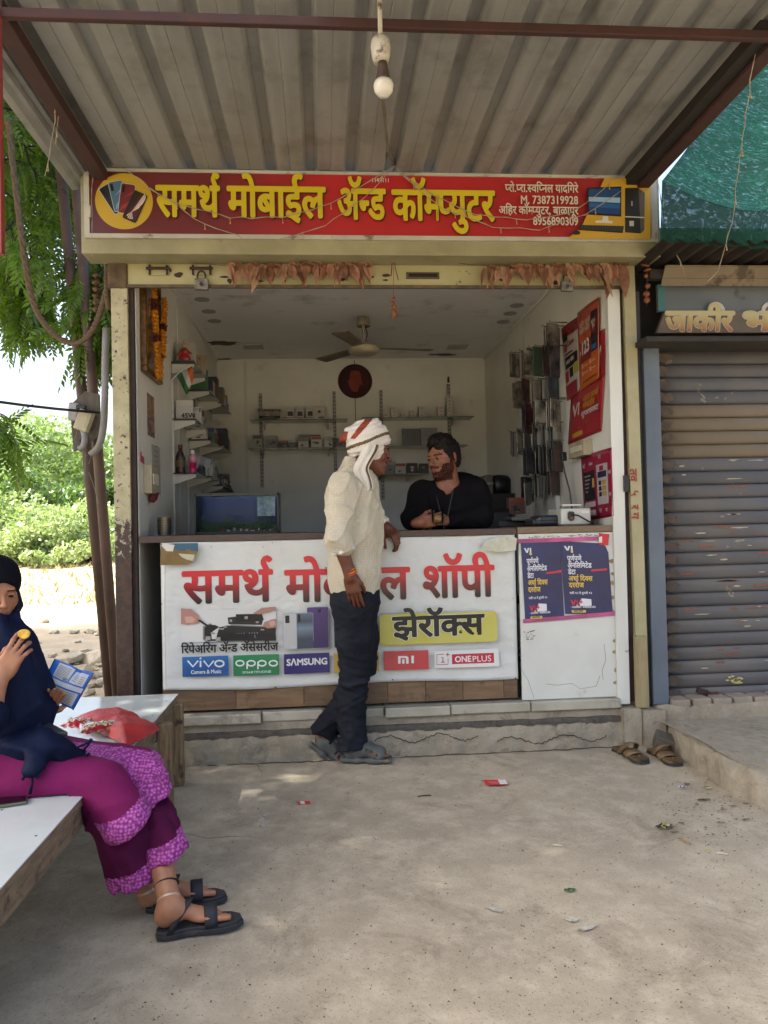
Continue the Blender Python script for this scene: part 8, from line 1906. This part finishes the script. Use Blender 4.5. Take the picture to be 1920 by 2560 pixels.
def build_keeper():
    sk = skin('skin_keeper', '#704632', '#80523c', '#6a3630')
    B = SDF(); Y0 = .34; s = 1.04
    hf = frame(_n([-.79, -.62, -.12]), (-.08, 0, 1)); hc = U(1109, 1146, Y0)
    neck = U(1118, 1225, Y0+.03)
    L = add_head(B, hc, hf, s, neck_to=neck, neck_r=.06)
    chest = U(1125, 1275, Y0+.10); pel = np.array([.95, .75, .95])
    B.chain([neck, chest, pel, np.array([.97, .80, .60]), np.array([.97, .82, .28])], [.07, .12, .12, .08, .06], .05)
    shR = U(1052, 1238, Y0+.05); elR = U(1035, 1325, Y0-.12); elR[2] = 1.235; wrR = U(1050, 1316, Y0-.27); wrR[2] = 1.236
    shL = U(1190, 1235, Y0+.1); elL = U(1200, 1325, Y0-.02); elL[2] = 1.235; wrL = U(1118, 1322, Y0-.10); wrL[2] = 1.24
    B.chain([chest, shR, elR, wrR], [.08, .058, .044, .030], .03)
    B.chain([chest, shL, elL, wrL], [.08, .058, .044, .032], .03)
    cup = U(1094, 1291, Y0-.30)
    add_hand(B, wrR, _n(np.array([.8, -.1, .12])), (-.1, -1, -.1), thumb=-1, curl=((.35, .75, .5), (.40, .75, .5), (.45, .8, .5), (.5, .85, .5)), s=.98, thumb_dir=(.55, .8, -.45), thumb_curl=.4)
    add_hand(B, wrL, _n(np.array([-.9, -.4, 0])), (0, -.3, 1), thumb=1, curl=(.2, .25, .3, .35), s=1.0)
    def beard(x, y, z):
        line = np.where(np.abs(x) < .030, -.071, -.071+1.6*(np.abs(x)-.030))
        j = (z < np.minimum(line, -.03)) & (y > -.0) & (z > -.125)
        stache = (y > .072) & (z > -.0535) & (z < -.0405) & (np.abs(x) < .031)
        side = (np.abs(x) > .054) & (y > -.0) & (y < .024) & (z < .03) & (z > -.06)
        clean = (np.abs(x) < .006) & (z > -.076) & (z < -.07)
        lipz = ((x/.021)**2+((z+.0600)/.0105)**2 < 1)
        return (j | stache | side) & ~lipz & ~clean
    body = B.build('person', .0042, (.3, -.1, .2), (1.3, 1.1, 1.85), sk, None, head_class(L, hf, s, hc, beard=beard))
    tag(body, 'bearded young shopkeeper in black t-shirt leaning forward behind the counter holding a glass', 'person')
    add_eyes(L, hf, s, body, look=(-.25, 0.0))
    hair_mesh(hc, hf, s, 41, parent=body)
    S = SDF(); bk = cloth('tee_black', '#0b0a0d', '#0f0e12', 6)
    S.chain([U(1120, 1250, Y0+.06), U(1128, 1330, Y0+.16), pel], [.125, .16, .17], .06)
    S.u(sd_ell(U(1122, 1262, Y0+.07), (.200, .13, .12)), .06)
    S.u(sd_ell(U(1125, 1320, Y0+.08), (.20, .14, .16)), .06)
    S.u(sd_ell(U(1150, 1222, Y0+.22), (.13, .12, .10)), .06)
    S.chain([neck+np.array([0, .05, -.02]), U(1060, 1228, Y0+.05)], [.075, .07], .04)
    S.chain([neck+np.array([0, .05, -.01]), U(1185, 1222, Y0+.08)], [.08, .08], .04)
    S.chain([shR, elR+np.array([0, .0, .02]), elR*.45+wrR*.55+np.array([0, 0, .004])], [.080, .064, .046], .03)
    S.chain([shL, elL+np.array([0, 0, .02]), wrL*.9+elL*.1], [.09, .078, .050], .03)
    S.sub(sd_cap(neck+np.array([-.01, -.03, -.015]), neck+np.array([-.03, -.06, .12]), 0.047, .066), .006)
    f = folds(51, 16, .008); f_ = creases(52, 12, .007); S.disp = lambda P: f(P)+f_(P)
    S.inter(lambda P: np.where(P[:, 1] < .33, 1.2-P[:, 2], -1), .004)
    S.build('tshirt', .006, (.3, -.15, .9), (1.3, 1.05, 1.7), bk, body)
    mb = MB(); ly = Y0-.09
    mb.tube([neck+np.array([-.06, -.02, .0]), U(1092, 1245, ly), U(1106, 1300, ly-.03), U(1109, 1325, ly-.04)], .0035, 6)
    mb.tube([neck+np.array([.07, .0, .03]), U(1132, 1230, ly), U(1117, 1300, ly-.03), U(1109, 1325, ly-.04)], .0035, 6)
    mb.build('lanyard', mat('lanyard_grey', '#17171a', .6), body)
    rg = MB(); rg.lathe([(.0095, -.002), (.0108, 0), (.0095, .002)], wrR+np.array([.115, -.005, -.012]), 16, 'x'); rg.build('ring', mat('silver', '#9a9a9a', .25, 1), body)
    # glass of tea held in the hand
    g = empty('tea_glass', (cup[0], cup[1], cup[2]-.04), 'small clear glass half full of tea held in the shopkeeper hand', 'glass')
    gl = MB(); gl.lathe([(.0, -.040), (.030, -.040), (.036, .038), (.034, .038), (.028, -.034), (.0, -.034)], cup, 24); gl.build('cup', clear_glass(), g, smooth=True)
    te = MB(); te.lathe([(.0, -.033), (.0275, -.033), (.031, .008), (.0, .008)], cup, 24); te.build('tea', mat('tea', '#8a6a45', .3, c2='#7a5a38'), g, smooth=True)
    return body

def build_woman():
    sk = skin('skin_woman', '#8a5e44', '#9a6c50', '#7a3f3a')
    lace = NT('lace_magenta'); t = lace
    v = t.n('ShaderNodeTexVoronoi', feature='F1'); v.inputs['Scale'].default_value = 95; v.inputs['Randomness'].default_value = .55; t.l(t.co(), v.inputs['Vector'])
    g = t.ramp(v.outputs['Distance'], [(.15, '#b05aa2'), (.42, '#99408a'), (.62, '#6a1c5c')])
    t.l(g, t.b.inputs['Base Color']); t.b.inputs['Roughness'].default_value = .8
    t.l(t.bump(v.outputs['Distance'], .9, .004), t.b.inputs['Normal']); lace = t.m
    mg = cloth('kurta_magenta', '#5e1440', '#6b1a4b', 7); mp = cloth('trouser_plum', '#3d0b2a', '#470f33', 7)
    nv = cloth('scarf_navy', '#060d22', '#0a1530', 8, rough=.7); bkc = cloth('cap_black', '#06070e', '#090b14', 12)
    B = SDF(); s = .93
    hc = U(-13, 1479, -1.40); hf = frame(_n([.62, -.76, -.2]), (0, 0, 1))
    neck = hc+np.array([-.03, .02, -.16])
    L = add_head(B, hc, hf, s, ears=False, female=True, neck_to=neck, neck_r=.05)
    chest = neck+np.array([-.03, .0, -.15]); pel = np.array([-1.17, -1.52, .52])
    B.chain([neck, chest, pel], [.055, .09, .12], .05)
    # right arm (near): raised with a potato chip
    chip = U(60, 1590, -1.66)
    shR = neck+np.array([-.03, -.16, -.06]); elR = U(-30, 1790, -1.74); wrR = U(2, 1688, -1.67)
    B.chain([chest, shR, elR, wrR], [.06, .043, .036, .024], .03)
    Lh, tips = add_hand(B, wrR, U(52, 1612, -1.66)-wrR, (.15, -1, .15), thumb=-1, curl=((.25, .6, .35), (.35, .55, .35), (.45, .7, .4), (.5, .6, .4)), s=.86, spread=.12, thumb_dir=(.4, .85, -.5))
    # left arm: holds the blue packet, nails towards the camera
    shL = neck+np.array([-.02, .15, -.06]); elL = U(0, 1800, -1.45); wrL = U(104, 1786, -1.47)
    B.chain([chest, shL, elL, wrL], [.06, .043, .036, .025], .03)
    Lp, tp = add_hand(B, wrL, (.55, -.45, .70), (-.1, -1, -.65), thumb=1, curl=((-.1, -.15, -.1), (-.1, -.12, -.1), (-.1, -.15, -.1), (-.05, -.1, -.1)), s=.84, spread=.03, thumb_dir=(.7, .5, -.6))
    # legs
    kR = U(258, 1975, -1.66); kL = U(352, 1942, -1.45)
    def foot(ank, heel, toe, s=.88, mir=1):
        f = _n(toe-heel); R = frame(f, (0, 0, 1)); Lf = lambda x, y, z: heel+R @ (np.array([x*mir, y, z])*s)
        B.u(sd_cap(ank, Lf(0, .035, .05), .029, .031), .03)
        B.u(sd_ell(Lf(0, .022, .032), (.025, .031, .031), R), .02)
        B.u(sd_cap(Lf(0, .045, .055), Lf(.006, .14, .027), .027, .018), .03)
        B.u(sd_ell(Lf(.004, .155, .018), (.036, .045, .015), R), .02)
        for i in range(5):
            x = .033-.0175*i; yy = .205-.006*i-.003*i*i; r = (.0100, .0068, .0065, .0062, .0058)[i]
            B.u(sd_cap(Lf(x, .16, .014), Lf(x*1.05, yy+.026, .010), r, r*.95), .0025)
        return Lf, R
    ankR = U(425, 2265, -1.77); heelR = U(398, 2340, -1.775); heelR[2] = .034; toeR = U(585, 2330, -1.735); toeR[2] = .04
    ankL = U(372, 2235, -1.63); heelL = U(372, 2300, -1.60); heelL[2] = .034; toeL = U(568, 2280, -1.56); toeL[2] = .036
    hR = pel+np.array([0, -.12, -.03]); hL = pel+np.array([0, .08, -.03])
    B.chain([hR, kR, U(318, 2110, -1.66), ankL], [.080, .048, .042, .031], .03)
    B.chain([hL, kL, U(388, 2070, -1.60), ankR], [.080, .046, .042, .031], .03)
    LfR, RR = foot(ankR, heelR, toeR); LfL, RL = foot(ankL, heelL, toeL)
    body = B.build('person', .0042, (-1.45, -2.0, -.02), (-.1, -1.15, 1.25), sk, None, head_class(L, hf, s, hc))
    tag(body, 'seated young woman in magenta kurta and navy headscarf eating chips on the bench', 'person')
    add_eyes(L, hf, s, body, look=(.30, 0))
    # black under-cap and navy scarf
    H = SDF(); HL = lambda x, y, z: hc+hf @ (np.array([x, y, z])*s)
    H.u(sd_ell(HL(0, -.015, .045), np.array([.092, .108, .092])*s, hf), .02)
    H.u(sd_ell(HL(0, -.04, -.03), np.array([.088, .085, .10])*s, hf), .03)
    H.sub(sd_ell(HL(0, .092, -.045), np.array([.067, .075, .100])*s, hf), .008)
    H.disp = folds(61, 50, .002, (.4, .4, 1.5))
    H.build('head_cap', .0045, hc-.2, hc+.2, bkc, body)
    N = SDF()
    N.u(sd_ell(HL(0, -.045, -.03), np.array([.108, .095, .125])*s, hf), .03)
    N.u(sd_cap(HL(0, -.03, -.10), HL(0, -.02, -.2), .085, .12), .05)
    N.sub(sd_ell(HL(0, .11, -.02), np.array([.085, .11, .13])*s, hf), .01)
    # scarf over chest, back and arms down to the lap
    N.chain([U(10, 1640, -1.52), U(25, 1740, -1.52), U(20, 1840, -1.54)], [.10, .115, .12], .05)
    N.chain([U(-40, 1620, -1.45), U(-60, 1760, -1.5), U(-40, 1860, -1.5)], [.13, .16, .17], .05)
    N.chain([U(40, 1620, -1.47), U(70, 1730, -1.49), U(80, 1795, -1.52)], [.045, .06, .045], .04)
    N.disp = lambda P, f=folds(63, 26, .010, (1, 1, .25)), g=creases(64, 16, .013, (1, 1, .25)): f(P)*.7+g(P)
    N.chain([shR+np.array([0, -.0, .02]), elR*.6+shR*.4, elR], [.075, .07, .06], .04)
    N.sub(sd_cap(elR*.3+wrR*.7, wrR, .05, .04), .01)
    N.build('scarf', .006, (-1.5, -1.95, .45), (-.7, -1.2, 1.2), nv, body)
    # kurta
    K = SDF()
    K.chain([neck+np.array([-.02, 0, -.08]), pel+np.array([.02, -.02, 0])], [.10, .15], .05)
    kR2 = kR+np.array([.0, -.0, .015]); kL2 = kL+np.array([0, 0, .015])
    K.chain([hR+np.array([0, 0, .01]), kR2, U(318, 2060, -1.70)], [.084, .068, .082], .04)
    K.chain([hL+np.array([0, 0, .01]), kL2, U(378, 1990, -1.56)], [.098, .070, .066], .04)
    K.u(sd_ell((hR+kR2+hL+kL2)/4, (.26, .16, .07)), .05)
    K.sub((lambda P: np.where(P[:, 0] < -.79, P[:, 2]-.425, 1)), .006)
    hem = U(335, 2068, -1.70)
    K.inter(lambda P: (P-hem) @ _n(np.array([.42, .30, -1.0])), .006)
    fk = folds(71, 13, .009, (.5, 1, .8)); fk2 = folds(73, 34, .0055, (.5, 1, .6)); kc_ = creases(75, 14, .013, (.5, 1.2, .7)); K.disp = lambda P: fk(P)*.7+fk2(P)*.6+kc_(P)
    def kc(P):
        m = np.zeros(len(P), int); h = (P-hem) @ _n(np.array([.42, .30, -1.0])); m[h > -.075] = 1
        # side panel of lace running along the slit over the far thigh
        y = P[:, 1]+1.535-.02*np.sin(P[:, 0]*9); m[(np.abs(y) < .055) & (P[:, 0] > -.97) & (P[:, 2] > .42)] = 1
        m[(np.abs(y) < .065) & (P[:, 0] > -.70)] = 1
        return m
    K.build('kurta', .006, (-1.5, -1.95, .15), (-.4, -1.2, 1.0), [mg, lace], body, kc)
    # palazzo trousers with lace cuffs
    for (a, mid, b, r0, r1) in ((kR, U(316, 2105, -1.66), U(338, 2192, -1.66), .074, .084), (kL, U(388, 2068, -1.60), U(415, 2132, -1.66), .070, .072)):
        T = SDF(); T.chain([a+np.array([0, 0, -.04]), mid, b], [r0, (r0+r1)/2, r1], .02); dn = _n(np.array([.33, .12, -1]))
        T.inter(sd_half(b+dn*.012, dn), .004); T.sub(sd_cap(a*.25+b*.75, b+dn*.06, r0*.8, r1*.93), .004)
        ft = folds(81, 48, .004, (1, 1, .15)); ft2 = creases(82, 22, .010, (1, 1, .15)); T.disp = lambda P: ft(P)+ft2(P)
        T.build('trouser_leg', .0055, np.minimum(a, b)-.16, np.maximum(a, b)+.16, [mp, lace], body, lambda P, b=b, dn=dn: ((P-b) @ dn > -.048).astype(int))
    # lap end of the scarf with tassels
    N2 = SDF()
    N2.chain([U(-20, 1880, -1.60), U(60, 1868, -1.66), U(115, 1850, -1.68), U(150, 1880, -1.66), U(195, 1885, -1.62)], [.06, .05, .042, .035, .022], .03)
    N2.chain([U(115, 1870, -1.68), U(95, 1900, -1.72), U(82, 1925, -1.74)], [.04, .032, .02], .02)
    N2.chain([U(60, 1845, -1.62), U(100, 1820, -1.62)], [.03, .02], .02)
    N2.disp = lambda P, f=folds(65, 34, .010, (1, 1, 1)), g=creases(66, 30, .012): f(P)+g(P)
    N2.build('scarf_end', .005, (-1.4, -1.95, .35), (-.6, -1.4, .8), nv, body)
    tz = MB()
    for p in ((66, 1920, 55, 1950), (80, 1930, 75, 1985), (95, 1925, 93, 1945), (205, 1880, 228, 1848), (205, 1895, 222, 1885), (190, 1870, 230, 1850)):
        a = U(p[0], p[1], -1.745 if p[0] < 120 else -1.62); b = U(p[2], p[3], -1.755 if p[0] < 120 else -1.63)
        tz.tube([a, (a+b)/2+np.array([.004, 0, 0]), b], [.003, .0035, .0055], 6)
    tz.build('tassel', nv, body, smooth=True)
    # sandals with black straps, anklets
    sb = mat('sandal_black', '#17191d', .6, c2='#24262b', ns=30, dirt='#3a3936', dscale=12, bs=90, bstr=.4); st = mat('strap_black', '#14161f', .7, bs=200, bstr=.3)
    for Lf, R in ((LfR, RR), (LfL, RL)):
        out = [(.0, -.012), (.022, -.008), (.034, .01), (.036, .04), (.031, .08), (.034, .12), (.044, .165), (.046, .20), (.036, .24), (.014, .262), (-.012, .256), (-.036, .228), (-.045, .19), (-.042, .15), (-.034, .11), (-.032, .07), (-.035, .03), (-.028, .0)]
        rb_ = R @ np.array([0, 0, 1.])
        MB().prism(out, Lf(0, 0, -.034), R[:, 0]*.95, R[:, 1]*.95, rb_*.016).build('sandal_sole', sb, body, bevel=.003)
        MB().prism([(x*.96, y*.975+.002) for x, y in out], Lf(0, 0, -.0155), R[:, 0]*.95, R[:, 1]*.95, rb_*.010).build('sandal_footbed', mat('footbed_black', '#1e2024', .7, c2='#2c2d2f', ns=30), body, bevel=.002)
        mb = MB()
        def strap(p, q, hgt, w, yoff=0):
            def fn(u, v):
                a = math.pi*u; return Lf(math.cos(a)*p, q+(v-.5)*w+yoff*math.sin(a), math.sin(a)**.8*hgt-.010)
            return fn
        mb.grid(strap(.046, .172, .058, .044), 16, 3); mb.grid(strap(.039, .035, .088, .022, .068), 20, 2)
        mb.build('toe_strap', st, body, smooth=True, solid=.004)
        hb = MB()
        def back(u, v):
            a = math.pi*(1.0+u); return Lf(.034*math.cos(a), .045+.055*math.sin(a)*1.0, .03+.022*v)
        hb.grid(back, 16, 2); hb.build('heel_strap', st, body, smooth=True, solid=.003)
    ak = MB()
    for (ank, kn, k, r, mi) in ((ankR, U(396, 2070, -1.60), .06, .037, 0), (ankR, U(396, 2070, -1.60), .26, .037, 1), (ankL, U(322, 2110, -1.66), .1, .036, 0)):
        c = ank+(kn-ank)*k; Rm = Matrix(frame(kn-ank, (0, 1, 0)).tolist()) @ Euler((math.pi/2+.12, 0, 0)).to_matrix()
        ak.m(mi).lathe([(r-.002, -.0022), (r+.001, 0), (r-.002, .0022)], c, 24, R=Rm)
        if mi == 0: ak.lathe([(r-.002, -.006), (r+.001, -.0038), (r-.002, -.0015)], c, 24, R=Rm)
    ak.build('anklet', [mat('silver_chain', '#b8b2a4', .4, .6), mat('thread_black', '#0c0a0c', .7)], body, smooth=True)
    # potato chip, blue crisp packet (seen from its printed back)
    cm = MB()
    def chipf(u, v):
        a = 2*math.pi*u; r = .017*v; return chip+np.array([r*math.cos(a)*1.15, r*.5*math.sin(a)*math.cos(a)-.001, r*math.sin(a)*.9+.006])
    cm.grid(chipf, 14, 3); o = cm.build('potato_chip', mat('chip', '#b08a28', .6, c2='#c8a040', ns=60), None, smooth=True, solid=.0015)
    tag(o, 'yellow potato chip held up in the seated woman fingers', 'chip')
    return body
build_man(); build_keeper(); build_woman()
